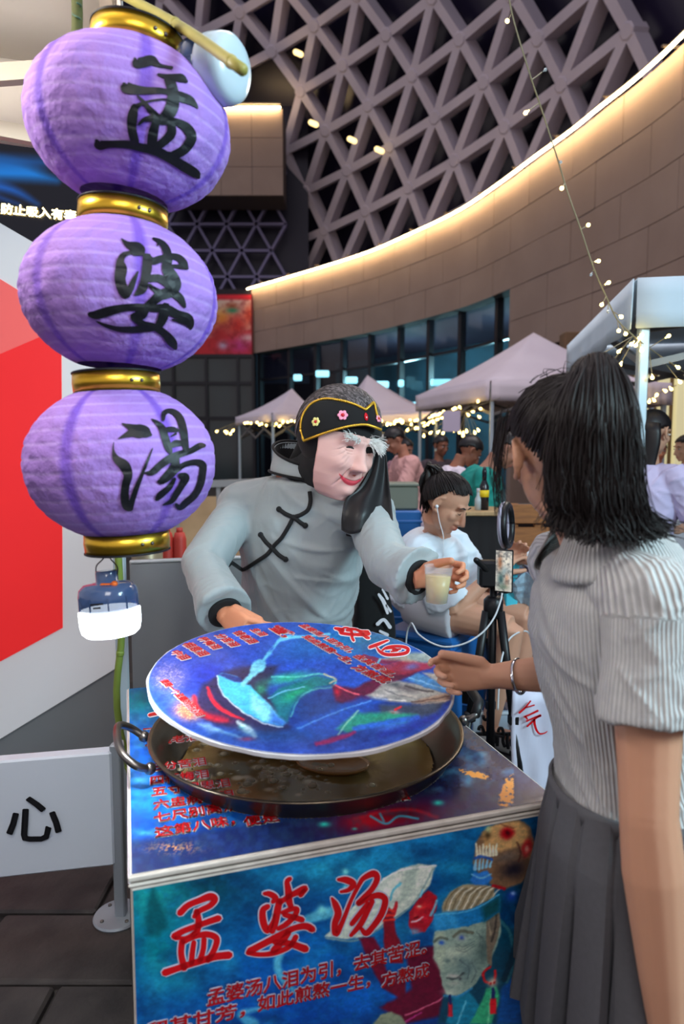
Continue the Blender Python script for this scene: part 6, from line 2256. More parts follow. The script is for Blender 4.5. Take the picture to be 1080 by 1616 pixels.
# ------------------------------------------------------------------ seated woman in the white tee
SYW = 3.0
J = dict(s=.98, fwd=V((.84, -.54, 0)))
s = J['s']
fw = J['fwd'].normalized()
rt = fw.cross(Zu)
J['pelvis'] = at(668, 948, SYW)
J['neck'] = at(690, 843, SYW - .10)
J['head'] = at(705, 793, SYW - .22)
J['F'] = V((.70, -.48, -.52))
J['U'] = V((.45, -.25, .85))
J['sh_r'] = J['neck'] + rt * .165 - V((0, 0, .06))
J['sh_l'] = J['neck'] - rt * .165 - V((0, 0, .06))
J['hip_r'], J['hip_l'] = J['pelvis'] + rt * .10 + fw * .03, J['pelvis'] - rt * .10 + fw * .03
J['wr_r'] = J['pelvis'] + fw * .34 + rt * .02 + V((0, 0, .17))
J['wr_l'] = J['pelvis'] + fw * .36 - rt * .10 + V((0, 0, .20))
for q, sg in (('r', 1), ('l', -1)):
    J['el_' + q] = ik(J['sh_' + q], J['wr_' + q], .28, .245, rt * sg * .4 - fw * .3 - Zu * .9)
    J['wr_' + q] = J['el_' + q] + (J['wr_' + q] - J['el_' + q]).normalized() * .245
    J['kn_' + q] = J['pelvis'] + fw * .44 + rt * sg * .11 - Zu * .04
    J['an_' + q] = V((J['kn_' + q].x - fw.x * .08, J['kn_' + q].y - fw.y * .08, J['kn_' + q].z - .42))
    J['toe_' + q] = J['an_' + q] + fw * .17 - Zu * .055
sw = thing('person', 'seated woman in white tee looking down, dark hair tied up, earphone in her ear', 'person', V((J['pelvis'].x, J['pelvis'].y, 0)))
me = fused(body_parts(J, s), .005, 3)
skin_cols(me, J, (196, 146, 120), s)
finish('body', me, m_skin, sw, True)
me = fused(shirt_parts(J, s, g=.022, k=1.06, sleeve=.85, sr=.028, flare=.02), .008, 4)
displace(me, folds(4, .010, 48))
finish('tee_shirt', me, mat('white_tee', rgb(214, 226, 236), .85, bump=(70, .08, .002)), sw, True)
me = fused(trouser_parts(J, s, g=.012, upto=.22, flare=.016), .008, 4)
finish('shorts', me, mat('white_shorts', rgb(206, 206, 214), .8), sw, True)
me, c, ax = hair_shell(J['head'], J['F'], J['U'], s, lambda y, x: (.66 - .25 * abs(x)) if y > .45 else (.02 + 1.4 * y if y > 0 else (-.30 + 1.6 * (y + .2) if y > -.2 else -.30 - min(.45, (-.2 - y) * .8))), thick=.014, rad=(.086, .104, .098))
sw_hair = (finish('hair', me, m_hair, sw, True), c, ax)
F, U, Rt = ortho(J['F'], J['U'])
T0 = J['head'] - F * .085 + U * .075
pt = [[T0 + V((random.gauss(0, .012), random.gauss(0, .012), random.gauss(0, .012))), T0 - F * .05 + U * .02 + Rt * random.gauss(0, .02), T0 - F * .075 - Zu * .07 + Rt * random.gauss(0, .025), T0 - F * .06 - Zu * random.uniform(.14, .19) + Rt * random.gauss(0, .03)] for _ in range(110)]
v, f = strands([[V(q) for q in catmull([tuple(p) for p in w], 3)] for w in pt], .006, .002)
mesh_obj('ponytail', v, f, m_hair, sw, True)
v, f = ellipsoid(T0 - F * .055 - Zu * .055, (F * .028, Rt * .036, Zu * .085))
mesh_obj('ponytail_core', v, f, m_hair, sw, True)
face_marks(sw, J, s, closed=True)
ep = J['head'] + Rt * .088 + F * .006 - U * .012
v, f = ball(ep, .007)
er = mesh_obj('earphone', v, f, mat('earphone_white', rgb(226, 230, 236), .3), sw, True)
v, f = tube(catmull([tuple(p) for p in (ep, ep - Zu * .06 + fw * .012, ep - Zu * .12 + fw * .03, ep - Zu * .20 + fw * .03)], 4), .0016, 6)
mesh_obj('earphone_cord', v, f, mat('earphone_white'), er, True)
flat_foot_shoes_z = 0
for q in 'lr':
    an, to = J['an_' + q], J['toe_' + q]
    d = (to - an).xy.to_3d().normalized()
    v, f = tube([an - d * .05 - Zu * .045, an - Zu * .04, to - Zu * .005, to + d * .03 - Zu * .01], [.028, .042, .042, .022], 16)
    mesh_obj('shoe', v, f, mat('pale_shoe', rgb(200, 196, 196), .6), sw, True)
# blue plastic stool with a step ring
m_blue = mat('blue_plastic', rgb(36, 104, 176), .4)
stl = thing('plastic_stool', 'tall blue plastic stool under the seated woman in white', 'stool', V((J['pelvis'].x, J['pelvis'].y, 0)))
seat_z = J['pelvis'].z - .105
cx_, cy_ = J['pelvis'].x + fw.x * .06, J['pelvis'].y + fw.y * .06
v, f = boxv((cx_, cy_, seat_z - .02), .34, .34, .04, (fw, rt, Zu), .015)
mesh_obj('seat', v, f, m_blue, stl, False)
v, f = boxv((cx_, cy_, seat_z - .09), .32, .32, .10, (fw, rt, Zu), .012)
mesh_obj('apron', v, f, m_blue, stl)
for a in (-1, 1):
    for b in (-1, 1):
        p = V((cx_, cy_, 0)) + fw * a * .135 + rt * b * .135
        q = V((cx_, cy_, 0)) + fw * a * .185 + rt * b * .185
        v, f = loft([[q + (fw * c_ + rt * d_) * .024 for c_, d_ in ((1, 1), (1, -1), (-1, -1), (-1, 1))], [V((p.x, p.y, seat_z - .05)) + (fw * c_ + rt * d_) * .034 for c_, d_ in ((1, 1), (1, -1), (-1, -1), (-1, 1))]])
        mesh_obj('leg', v, f, m_blue, stl)
for a, b, c_ in ((fw, rt, 1), (fw, rt, -1), (rt, fw, 1), (rt, fw, -1)):
    p = V((cx_, cy_, seat_z * .42)) + a * c_ * .165
    v, f = beam(p - b * .165, p + b * .165, .02, .05)
    mesh_obj('stretcher', v, f, m_blue, stl)
# block she rests her feet on
fz = (J['an_l'].z - .085)
v, f = boxv(((J['an_l'].x + J['an_r'].x) / 2 + .06, (J['an_l'].y + J['an_r'].y) / 2 - .05, fz / 2), .22, .36, fz, (fw, rt, Zu), .01)
tag(mesh_obj('foot_crate', v, f, mat('dark_crate', rgb(60, 58, 62), .6)), 'dark crate under the feet of the seated woman in white', 'crate')

# ================================================================== THE CUSTOMER WITH THE PONYTAIL
J = dict(s=.96)
s = J['s']
J['pelvis'] = V((.492, 1.135, .885))
J['neck'] = at(942, 866, 1.15)
J['head'] = at(884, 716, 1.15)
J['F'] = V((-.12, .97, -.20))
J['U'] = V((-.06, .14, 1.0))
J['sh_l'] = V((.450, .990, 1.285))
J['sh_r'] = V((.425, 1.315, 1.285))
J['el_l'] = at(1024, 1285, .93)
J['wr_l'] = at(1056, 1650, .91)
J['wr_r'] = at(772, 1067, 1.415)
J['el_r'] = V((.525, 1.33, 1.06))
J['hip_l'], J['hip_r'] = V((.49, 1.06, .84)), V((.49, 1.24, .84))
J['kn_l'], J['kn_r'] = V((.47, 1.05, .46)), V((.45, 1.24, .46))
J['an_l'], J['an_r'] = V((.47, 1.04, .085)), V((.46, 1.25, .085))
J['toe_l'], J['toe_r'] = V((.30, 1.03, .03)), V((.29, 1.28, .03))
J['fwd'] = V((-1, .05, 0))
J['hand_r'] = dict(d=(-.95, .22, .02), t=(.10, .05, 1), pn=(-.2, -1, -.1), curls=((38, 30, 20), (52, 52, 30), (58, 58, 34), (62, 58, 34)), thumb=(18, 6, 4), spread=3, tdir=(-.93, -.05, .24))
J['hand_l'] = dict(d=(J['wr_l'] - J['el_l']).normalized(), t=(-1, 0, 0), pn=(0, 1, 0))
girl = thing('person', 'young woman with high dark ponytail, grey ribbed polo and pleated skirt', 'person', V((.455, 1.15, 0)))
me = fused(body_parts(J, s, k=.90, arm=1.16), .0036, 3)
skin_cols(me, J, (190, 140, 112), s)
finish('body', me, m_skin, girl, True)

# ribbed knit top
m_knit = mat('grey_ribbed_knit', rgb(192, 192, 190), .9, noise=(60, .45, rgb(164, 164, 166)), sheen=.2)
nt = m_knit.node_tree
bs_ = nt.nodes['Principled BSDF']
at_ = nt.nodes.new('ShaderNodeAttribute')
at_.attribute_name = 'rib'
mu = nt.nodes.new('ShaderNodeMath'); mu.operation = 'SINE'
mul = nt.nodes.new('ShaderNodeMath'); mul.operation = 'MULTIPLY'; mul.inputs[1].default_value = 2 * math.pi / .0070
nt.links.new(at_.outputs['Fac'], mul.inputs[0]); nt.links.new(mul.outputs[0], mu.inputs[0])
bp = nt.nodes.new('ShaderNodeBump'); bp.inputs['Strength'].default_value = .6; bp.inputs['Distance'].default_value = .004
nt.links.new(mu.outputs[0], bp.inputs['Height']); nt.links.new(bp.outputs['Normal'], bs_.inputs['Normal'])
mr = nt.nodes.new('ShaderNodeMapRange'); mr.inputs['From Min'].default_value = -1; mr.inputs['To Min'].default_value = .72; mr.inputs['To Max'].default_value = 1.08
nt.links.new(mu.outputs[0], mr.inputs['Value'])
src = bs_.inputs['Base Color'].links[0].from_socket
mx = nt.nodes.new('ShaderNodeMix'); mx.data_type = 'RGBA'; mx.blend_type = 'MULTIPLY'; mx.inputs['Factor'].default_value = 1
nt.links.new(src, mx.inputs['A']); nt.links.new(mr.outputs['Result'], mx.inputs['B']); nt.links.new(mx.outputs['Result'], bs_.inputs['Base Color'])


def rib_attr(me, J, only=None):
    P = vcoords(me)
    ax0, ax1 = np.array(J['pelvis']), np.array(J['neck'])
    up = (ax1 - ax0) / np.linalg.norm(ax1 - ax0)
    side = np.array((J['sh_r'] - J['sh_l']).normalized())
    f = np.cross(up, side)
    d = P - ax0
    val = np.arctan2(d @ side, d @ f) * .135
    for q in 'lr':
        a, b = np.array(J['sh_' + q]), np.array(J['el_' + q])
        u = (b - a) / np.linalg.norm(b - a)
        e = P - a
        t = e @ u
        rad = np.linalg.norm(e - t[:, None] * u, axis=1)
        n1 = np.cross(u, np.array((1., 0, 0)))
        n1 /= np.linalg.norm(n1)
        n2 = np.cross(u, n1)
        va = np.arctan2(e @ n2, e @ n1) * .075
        out = (P - np.array(J['neck'])) @ (side * (1 if q == 'r' else -1))
        sel = (rad < .105) & (rad > .040) & (t > .03) & (out > .148)
        val = np.where(sel, va, val)
    a = me.attributes.new('rib', 'FLOAT', 'POINT')
    a.data.foreach_set('value', val.astype(np.float32))


ps = shirt_parts(J, s, g=.016, k=.92, sleeve=.58, hem=-.02, sr=.016, flare=.014)
# bust and shoulder seam fullness
fwd_ = V((-1, .04, 0))
mid = J['pelvis'].lerp(J['neck'], .66)
for y_ in (-.065, .065):
    ps.append(ellipsoid(mid + fwd_ * .052 + V((0, y_, 0)), (V((.056, 0, 0)), V((0, .060, 0)), V((0, 0, .070)))))
me = fused(ps, .0045, 5)
displace(me, folds(12, .007, 42))
rib_attr(me, J)
knit_me = me
knit_ob = finish('polo_top', me, m_knit, girl, True)
# flat collar standing round the neck and folding down
N = J['neck']
rows = []
nn_ = 60
axu = (J['head'] - N).normalized()
sd = V((0, 1, 0))
for k, (h, ra_, rb_) in enumerate(((.030, .064, .062), (.046, .066, .064), (.050, .070, .068), (.044, .078, .076), (.026, .094, .090), (.004, .112, .106), (-.014, .128, .118), (-.026, .134, .124), (-.030, .132, .122), (-.026, .126, .116))):
    row = []
    for i in range(nn_ + 1):
        a = math.pi * (.12 + 1.76 * i / nn_)        # open at the throat (-X)
        x, y = -math.cos(a), math.sin(a)
        low = .018 * max(0, -x) + (.008 * (1 if k > 3 else .2) * max(0, -x))
        ra2 = ra_ * (1 - .34 * max(0, -x) * (k / 9))
        row.append(N + V((x * ra2 * 1.02 + .006, y * rb_ * 1.12, h - low + .008)))
    rows.append(row)
v, f = loft(rows, False, False)
me = evaluated(v, f, [('SOLIDIFY', dict(thickness=.005, offset=1)), ('SUBSURF', dict(levels=1))])
a = me.attributes.new('rib', 'FLOAT', 'POINT')
P = vcoords(me)
a.data.foreach_set('value', (np.arctan2(P[:, 1] - N.y, P[:, 0] - N.x) * .12).astype(np.float32))
finish('collar', me, m_knit, girl, True)
# pleated skirt
m_skirt = mat('grey_skirt_cloth', rgb(78, 78, 82), .8, noise=(120, .3, rgb(64, 64, 68)), bump=(150, .12, .001))
rows = []
NP, per = 15, 14
SC_ = V((.490, 1.125, 0))
for k in range(30):
    u = k / 29
    z = .925 - .435 * u
    rx, ry = .124 + .012 * min(1, u * 5) + .040 * u ** 1.3, .146 + .018 * min(1, u * 5) + .050 * u ** 1.3
    row = []
    for i in range(NP * per):
        w = (i % per) / per
        # knife pleat: a flat face, then a sharp return tucked under the next
        if w < .74:
            h = .35 * w / .74
        else:
            h = .35 - 1.35 * math.sin((w - .74) / .26 * math.pi) * 1.0
        open_ = max(0, (u - .26) / .74)
        amp = .0045 + .050 * open_ ** 1.0
        a = 2 * math.pi * (i / (NP * per)) + .06 * open_ * math.sin(i // per * 2.4)
        sw_ = .020 * u * u * math.sin(a * 3 + 1) + .012 * u * math.sin(i // per * 1.7)
        row.append(SC_ + V((math.cos(a) * (rx + h * amp + sw_), math.sin(a) * (ry + h * amp + sw_), z + .004 * math.sin(a * 2))))
    rows.append(row)
v, f = loft(rows, False, True)
me = evaluated(v, f, [('SOLIDIFY', dict(thickness=.003, offset=-1))])
sk = finish('pleated_skirt', me, m_skirt, girl)
rows = [[SC_ + V((math.cos(2 * math.pi * i / 60) * (r_ + .123), math.sin(2 * math.pi * i / 60) * (r_ + .145), z)) for i in range(60)] for r_, z in ((.0, .90), (.006, .899), (.006, .931), (.0, .932))]
v, f = loft(rows, False, True)
mesh_obj('waistband', v, f, m_skirt, sk, True)
flat_foot_shoes(girl, J, s, mat('white_shoe', rgb(214, 212, 210), .5))
# hair: cap, combed strands, tie, ponytail, loose strands
F, U, Rt = ortho(J['F'], J['U'])
H = J['head']


def girl_line(y, x):
    if y > .35:
        return .28 + .25 * min(1, (y - .35) / .4) - .25 * max(0, abs(x) - .45)
    if y > -.2:
        return -.02 + (y + .2) * .55
    return -.02 - min(.55, (-.2 - y) * 1.3)


me, hc, ax = hair_shell(H, J['F'], J['U'], s, girl_line, puff=1.0, off=(-.014, .024), rad=(.088, .110, .102), thick=.012, n=96, m=72)
hair_ob = finish('hair', me, m_hair, girl, True)
TIE = hc - F * .078 * s + U * .090 * s + Rt * .016
td = V(((TIE - hc).dot(Rt) / (.088 * s), (TIE - hc).dot(F) / (.110 * s), (TIE - hc).dot(U) / (.102 * s))).normalized()
rg = random.Random(11)
paths = []
def combed(hc, ax, line, td, n, rg):
    paths = []
    while len(paths) < n:
        a = rg.uniform(0, 2 * math.pi)
        y, x = math.sin(a), math.cos(a)
        z = line(y, x) + abs(rg.gauss(0, .16))
        if z > .9:
            continue
        k = math.sqrt(max(1 - z * z, .05))
        d0 = V((x * k, y * k, z)).normalized()
        pts = []
        lift = rg.uniform(1.004, 1.035)
        for j in range(9):
            u = j / 8
            d = d0.lerp(td, u).normalized()
            d = (d + V((rg.gauss(0, .006), rg.gauss(0, .006), rg.gauss(0, .006)))).normalized()
            kk = lift + .05 * math.sin(math.pi * u) * rg.random()
            pts.append(hc + (ax[0] * d.x + ax[1] * d.y + ax[2] * d.z) * kk)
        paths.append(pts)
    return paths


paths = combed(hc, ax, girl_line, td, 900, rg)
v, f = strands(paths, .0018, .0016)
mesh_obj('combed_strands', v, f, m_hair, hair_ob, True)['kind'] = 'stuff'
v, f = tube([TIE - (U * .6 - F).normalized() * .012, TIE, TIE + (U * .6 - F).normalized() * .012], [.024, .027, .024], 20)
mesh_obj('hair_tie', v, f, mat('hair_tie_black', rgb(14, 13, 15), .7), hair_ob, True)
X1 = V((1, 0, 0))
paths = []
for k in range(1500):
    u = rg.uniform(-1, 1)
    dep = rg.uniform(-1, 1) * math.sqrt(max(.05, 1 - u * u))
    j = lambda a: V((rg.gauss(0, a), rg.gauss(0, a), rg.gauss(0, a)))
    p0 = TIE + X1 * u * .014 + V((0, dep * .012, rg.uniform(-.006, .012)))
    p1 = TIE - F * .024 + U * (.012 - .022 * u * u + .012 * rg.random()) + X1 * (u * .036 + .004) + V((0, dep * .02, 0))
    zz_ = [1.560, 1.49, 1.425]
    xs = [932, 932, 938]
    ws = [.056, .067, .070]
    pp = [p0, p1]
    for z_, x_, w_ in zip(zz_, xs, ws):
        yv = 1.020 - .012 * (1.6 - z_)
        xw = (x_ - 540) / 1080 * 1.03
        pp.append(V((xw + u * w_, yv + dep * .034, z_)) + j(.005))
    zend = 1.384 - .022 * rg.random() + .02 * abs(u) - (.012 if u > .3 else 0)
    curl = .020 * max(0, u) + rg.gauss(0, .006)
    xw = (944 - 540) / 1080 * 1.03
    pp.append(V((xw + u * .070 + curl, 1.018 + dep * .03, zend + .012)))
    pp.append(V((xw + u * .066 + curl * 2.0 + rg.gauss(0, .006), 1.016 + dep * .03, zend - .012 * rg.random() + .010 * max(0, u))))
    paths.append([V(q) for q in catmull([tuple(p) for p in pp], 3)])
v, f = strands(paths, .0018, .0007)
pt_ = mesh_obj('ponytail', v, f, m_hair, hair_ob, True)
rows = []
for t_, x_, w_, z_, y_ in ((0, 934, .016, 1.600, 1.045), (1, 932, .034, 1.58, 1.036), (2, 930, .044, 1.54, 1.028), (3, 932, .060, 1.48, 1.026), (4, 938, .062, 1.43, 1.024), (5, 942, .060, 1.398, 1.022)):
    rows.append(ellipse(V(((x_ - 540) / 1080 * 1.03, y_, z_)), X1 * w_, V((0, .026, 0)), 24))
v, f = loft(rows)
mesh_obj('ponytail_core', v, f, m_hair, hair_ob, True)
paths = []
for k in range(46):
    st = hc + (ax[0] * rg.uniform(-.97, -.80) + ax[1] * rg.uniform(.30, .60) + ax[2] * rg.uniform(.15, .5)) * 1.02
    L = rg.uniform(.06, .16)
    pp = [st + U * .02, st - Rt * .010 - Zu * L * .3 + F * rg.gauss(.004, .006), st - Rt * .012 - Zu * L * .65 + F * rg.gauss(.008, .008), st - Rt * .004 - Zu * L + F * rg.gauss(.006, .012)]
    paths.append([V(q) for q in catmull([tuple(p) for p in pp], 4)])
for k in range(40):
    a = rg.uniform(-.5, 3.2)
    st = hc + ax[0] * math.cos(a) * .6 + ax[1] * rg.uniform(-.5, .7) + ax[2] * .80
    st = hc + (st - hc).normalized() * .112 * s
    d = V((rg.gauss(0, 1), rg.gauss(0, 1), rg.uniform(.2, 1))).normalized()
    paths.append([st, st + d * .012 + (TIE - st) * .1, st + d * .022 + (TIE - st) * .25, st + d * .018 + (TIE - st) * .45])
for k in range(30):
    st = hc - ax[1] * .55 - ax[0] * rg.uniform(.2, .75) - ax[2] * rg.uniform(.45, .7)
    L = rg.uniform(.03, .08)
    paths.append([st, st - Zu * L * .5 + V((rg.gauss(0, .006), -.006, 0)), st - Zu * L + V((rg.gauss(0, .012), -.004, 0))])
v, f = strands(paths, .0009, .0004)
mesh_obj('loose_strands', v, f, m_hair, hair_ob, True)['kind'] = 'stuff'
face_marks(girl, J, s)
# the seated woman's hair is combed back to her ponytail as well
sh_ob, sc_, sax = sw_hair
line_ = lambda y, x: (.66 - .25 * abs(x)) if y > .45 else (.02 + 1.4 * y if y > 0 else (-.30 + 1.6 * (y + .2) if y > -.2 else -.30 - min(.45, (-.2 - y) * .8)))
v, f = strands(combed(sc_, sax, line_, V((0, -.80, .60)), 420, rg), .0022, .002)
mesh_obj('combed_strands', v, f, m_hair, sh_ob, True)['kind'] = 'stuff'
# steel bangle on the reaching arm
ba, bb_ = J['wr_r'], J['el_r']
bd = (bb_ - ba).normalized()
bcn = ba + bd * .062
X, Y_, Z_ = frame_from((bd + V((0, -.25, .1))).normalized())
v, f = tube([bcn + (X * math.cos(t) + Y_ * math.sin(t)) * .0350 - V((0, 0, .003)) for t in [2 * math.pi * k / 40 for k in range(41)]], .0030, 10, flat=1.5)
tag(mesh_obj('bangle', v, f, mat('bright_steel', rgb(210, 210, 214), .15, metal=1), None, True), 'plain steel bangle on the reaching forearm of the ponytailed customer', 'bangle')


# ================================================================== THE MASKED VENDOR
J = dict(s=1.04)
s = J['s']
J['pelvis'] = at(470, 1075, 2.42)
J['neck'] = at(474, 752, 2.28)
J['head'] = at(536, 700, 2.13)
J['F'] = V((.60, -.72, -.30))
J['U'] = V((.26, -.18, .95))
J['bend'] = .04
J['sh_r'] = at(382, 800, 2.33)
J['sh_l'] = at(580, 808, 2.18)
J['el_r'] = at(320, 892, 2.12)
J['wr_r'] = at(358, 972, 1.92)
J['el_l'] = at(612, 888, 1.95)
J['wr_l'] = at(664, 912, 1.845)
px_, py_ = J['pelvis'].x, J['pelvis'].y
for q, sg in (('r', -1), ('l', 1)):
    J['hip_' + q] = J['pelvis'] + V((sg * .10, 0, -.05))
    J['kn_' + q] = V((px_ + sg * .12, py_ - .02, .50))
    J['an_' + q] = V((px_ + sg * .13, py_ + .03, .09))
    J['toe_' + q] = V((px_ + sg * .15, py_ - .16, .03))
J['fwd'] = V((.1, -1, 0))
J['hand_r'] = dict(d=(.62, -.70, -.25), t=(.25, .05, 1), pn=(.75, .55, 0), curls=((30, 35, 25), (34, 38, 25), (38, 40, 25), (42, 42, 25)), thumb=(30, 4, 8), tdir=(.70, -.52, -.16))
J['hand_l'] = dict(d=(.93, .12, .14), t=(.0, -.25, 1), pn=(.1, -1, 0), curls=((50, 62, 40), (50, 60, 40), (54, 60, 40), (58, 60, 40)), thumb=(60, 20, 12), spread=4, tdir=(.45, -.75, .35))
ven = thing('person', 'soup vendor in grey gown and pink old face mask, holding cup and lid', 'person', V((px_, py_, 0)))
bodyJ = dict(J)
me = fused(body_parts(bodyJ, s, k=1.0), .0036, 3)
skin_cols(me, J, (206, 138, 104), s)
finish('body', me, m_skin, ven, True)
# gown
m_gown = mat('grey_gown_cloth', rgb(152, 162, 164), .5, noise=(4, .25, rgb(136, 148, 152)), bump=(9, .25, .02), sheen=.25, spec=.35)
ps = shirt_parts(J, s, g=.036, k=1.10, sleeve=1.93, hem=-.12, sr=.020, flare=.020)
rg_ = torso_rings(J, s, .05, 1.12, bottom=-.12)
sk_ = []
for k in range(5):
    c = sum(rg_[0], V()) / len(rg_[0])
    u = k / 4
    sk_.append([V((c.x + (p.x - c.x) * (1 + .16 * u), c.y + (p.y - c.y) * (1 + .16 * u), p.z - .30 * u)) for p in rg_[0]])
ps.append(loft(sk_))
me = fused(ps, .0065, 7)
P0 = vcoords(me)
fa, fb = folds(21, .015, 36, 4), folds(6, .0035, 90, 4)
displace(me, lambda P: fa(P * np.array((1, 1, .38))) + fb(P * np.array((1, 1, .5))))
finish('gown', me, m_gown, ven, True)
bm = bmesh.new(); bm.from_mesh(me)
gtree = BVHTree.FromBMesh(bm); bm.free()
EYE = V((0, 0, CAM_Z))


def on_gown(px, py, lift=.004):
    d = ray(px, py).normalized()
    loc, nrm, _, _ = gtree.ray_cast(EYE, d)
    if loc is None:
        loc, nrm, _, _ = gtree.find_nearest(at(px, py, 2.2))
    return loc - d * lift


# stand collar round the neck, black inside, black piping along both edges
N, Hd = J['neck'], J['head']
axn = V((.30, -.42, 1)).normalized()
F, U, Rt = ortho(V((.35, -1, 0)), axn)
cr = []
for h, r_ in ((-.010, .098), (.012, .098), (.036, .094), (.066, .096)):
    row = []
    for i in range(49):
        a = 2 * math.pi * (.03 + .94 * i / 48)
        row.append(N + F * .016 + F * math.cos(a) * r_ * 1.04 + Rt * math.sin(a) * r_ * 1.08 + U * (h * (.55 + .80 * (1 - math.cos(a)) / 2) + .028 * (1 - math.cos(a)) / 2 - .002))
    cr.append(row)
v, f = loft(cr, False, False)
col = finish('collar', evaluated(v, f, [('SOLIDIFY', dict(thickness=.004, offset=1)), ('SUBSURF', dict(levels=1))]), m_gown, ven, True)
m_black = mat('black_cloth', rgb(13, 13, 15), .85, sheen=.05, bump=(80, .1, .002))
inn = [[p + (N + U * .03 - p).normalized() * .005 for p in row] for row in cr]
v, f = loft(inn, False, False)
mesh_obj('lining', v, f, m_black, col, True)
for row in (cr[-1], cr[0]):
    v, f = tube([p + (p - N).normalized() * .003 for p in row], .0045, 8)
    mesh_obj('piping', v, f, m_black, col, True)
zt = lambda L: [(280 + x / 4.5, 680 + y / 4.5) for x, y in L]
for nm, L, r_ in (('piping', [(940, 430), (946, 500), (928, 560), (880, 595), (825, 618), (790, 680), (740, 760), (690, 812), (640, 875), (560, 930), (485, 978), (440, 990), (405, 992)], .0068),
                  ('frog_button', [(722, 556), (770, 590), (825, 615), (880, 655), (908, 672)], .0074), ('frog_button', [(592, 738), (630, 790), (672, 830), (720, 880), (770, 912)], .0074)):
    pts = catmull(zt(L), 6)
    P = [on_gown(*p) for p in pts]
    v, f = tube(P, r_, 8)
    o = mesh_obj(nm, v, f, m_black, ven, True)
    if nm == 'frog_button':
        for q in (P[0], P[-1], P[len(P) // 2]):
            v, f = ball(q, .0095, 10, 8)
            mesh_obj('knot', v, f, m_black, o, True)
# black inside of the cuffs
for q in 'rl':
    el, wr = J['el_' + q], J['wr_' + q]
    d = (wr - el).normalized()
    e = el.lerp(wr, .93) + d * .004
    X, Y_, Z_ = frame_from(d)
    v, f = loft([[e + (X * math.cos(a) + Y_ * math.sin(a)) * r_ + d * h for a in [2 * math.pi * i / 32 for i in range(32)]] for r_, h in ((.046, -.03), (.050, .003), (.047, .006), (.034, .003))], True)
    mesh_obj('cuff_lining', v, f, m_black, ven, True)
v, f = None, None
me = fused(trouser_parts(J, s, g=.02), .012, 4)
finish('trousers', me, m_black, ven, True)
flat_foot_shoes(ven, J, s, m_black)

# ---- the mask
F, U, Rt = ortho(J['F'], J['U'])
MC = J['head'] + F * .100 - U * .018
HH = .138


def mask_w(v):
    xs = [-1.02, -.9, -.7, -.45, -.1, .25, .6, 1.0]
    ws = [.034, .058, .076, .088, .096, .098, .096, .084]
    return np.interp(v, xs, ws) * 1.16


ns, nv = 90, 110
S_, Vv = np.meshgrid(np.linspace(-1, 1, ns), np.linspace(-1, 1, nv))
S_, Vv = S_.ravel(), Vv.ravel()
x = S_ * mask_w(Vv)
yv = Vv * HH
f_ = -.078 * np.abs(S_) ** 2.3 * (.8 + .2 * np.clip(Vv, 0, 1)) - .020 * np.clip(-Vv, 0, 1) ** 2 - .060 * np.clip(Vv, 0, 1) ** 2.4
g_ = lambda cx, cy, sx, sy: np.exp(-((x - cx) / sx) ** 2 - ((yv - cy) / sy) ** 2)
t_ = np.clip((.052 - yv) / .075, 0, 1)
ridge = np.exp(-(x / (.0105 + .008 * t_)) ** 2) * np.where((yv < .052) & (yv > -.04), .010 + .026 * t_ ** 1.2, 0)
ridge *= np.clip((yv + .036) / .012, 0, 1)
f_ = f_ + ridge + .010 * g_(0, -.022, .016, .012) + .010 * (g_(.019, -.026, .009, .009) + g_(-.019, -.026, .009, .009))
f_ += .012 * (g_(.038, .056, .028, .012) + g_(-.038, .056, .028, .012)) + .006 * g_(0, .06, .02, .02)
f_ -= .013 * (g_(.036, .030, .020, .011) + g_(-.036, .030, .020, .011))
f_ += .007 * (g_(.036, .028, .013, .006) + g_(-.036, .028, .013, .006))
f_ += .013 * (g_(.056, -.018, .024, .022) + g_(-.056, -.018, .024, .022)) + .014 * g_(0, -.104, .024, .016)
smile = -.070 + 7.5 * x * x
f_ += .008 * np.exp(-(x / .034) ** 2) * np.exp(-((yv - smile) / .013) ** 2) - .005 * np.exp(-(x / .040) ** 4) * np.exp(-((yv - smile - .002) / .0022) ** 2)
for sg in (-1, 1):
    d_ = np.abs((x * sg - .024) - (.012 - yv - .03) * .36)
    f_ -= .0075 * np.exp(-(d_ / .0028) ** 2) * np.exp(-((yv + .045) / .034) ** 2)
    f_ += .0030 * np.exp(-((d_ - .008) / .006) ** 2) * np.exp(-((yv + .045) / .034) ** 2)
    for k in range(4):
        q = yv - (.030 - .014 * k) + (x * sg - .05) * (.55 + .25 * k)
        f_ -= .0040 * np.exp(-(q / .0018) ** 2) * np.exp(-((x * sg - .062 + .005 * k) / .016) ** 2)
    for k in range(2):
        q = yv - (.018 - .007 * k) + 14 * (x * sg - .036) ** 2 * -1
        f_ -= .0035 * np.exp(-(q / .0018) ** 2) * np.exp(-((x * sg - .036) / .018) ** 2)
for k in range(3):
    q = yv - (.078 + .013 * k) - .002 * np.sin(x * 60 + k)
    f_ -= .0036 * np.exp(-(q / .0020) ** 2) * np.exp(-(x / .06) ** 2)
for k in range(2):
    f_ -= .0025 * np.exp(-((np.abs(x) - .006 - .006 * k) / .0016) ** 2) * np.exp(-((yv - .056) / .014) ** 2)
VP = np.array(MC)[None] + x[:, None] * np.array(Rt) + yv[:, None] * np.array(U) + f_[:, None] * np.array(F)
cols = np.tile(np.array((222, 174, 165.)), (len(x), 1))
cols += (fbm(x * 40 + 9, yv * 40 + 9, 3)[:, None] - .5) * np.array((10, 14, 14))
lo = smile - .0135 * np.clip(1 - (x / .050) ** 2, 0, 1) ** .6
hi = smile + .0050 * np.clip(1 - (x / .055) ** 2, 0, 1) ** .5
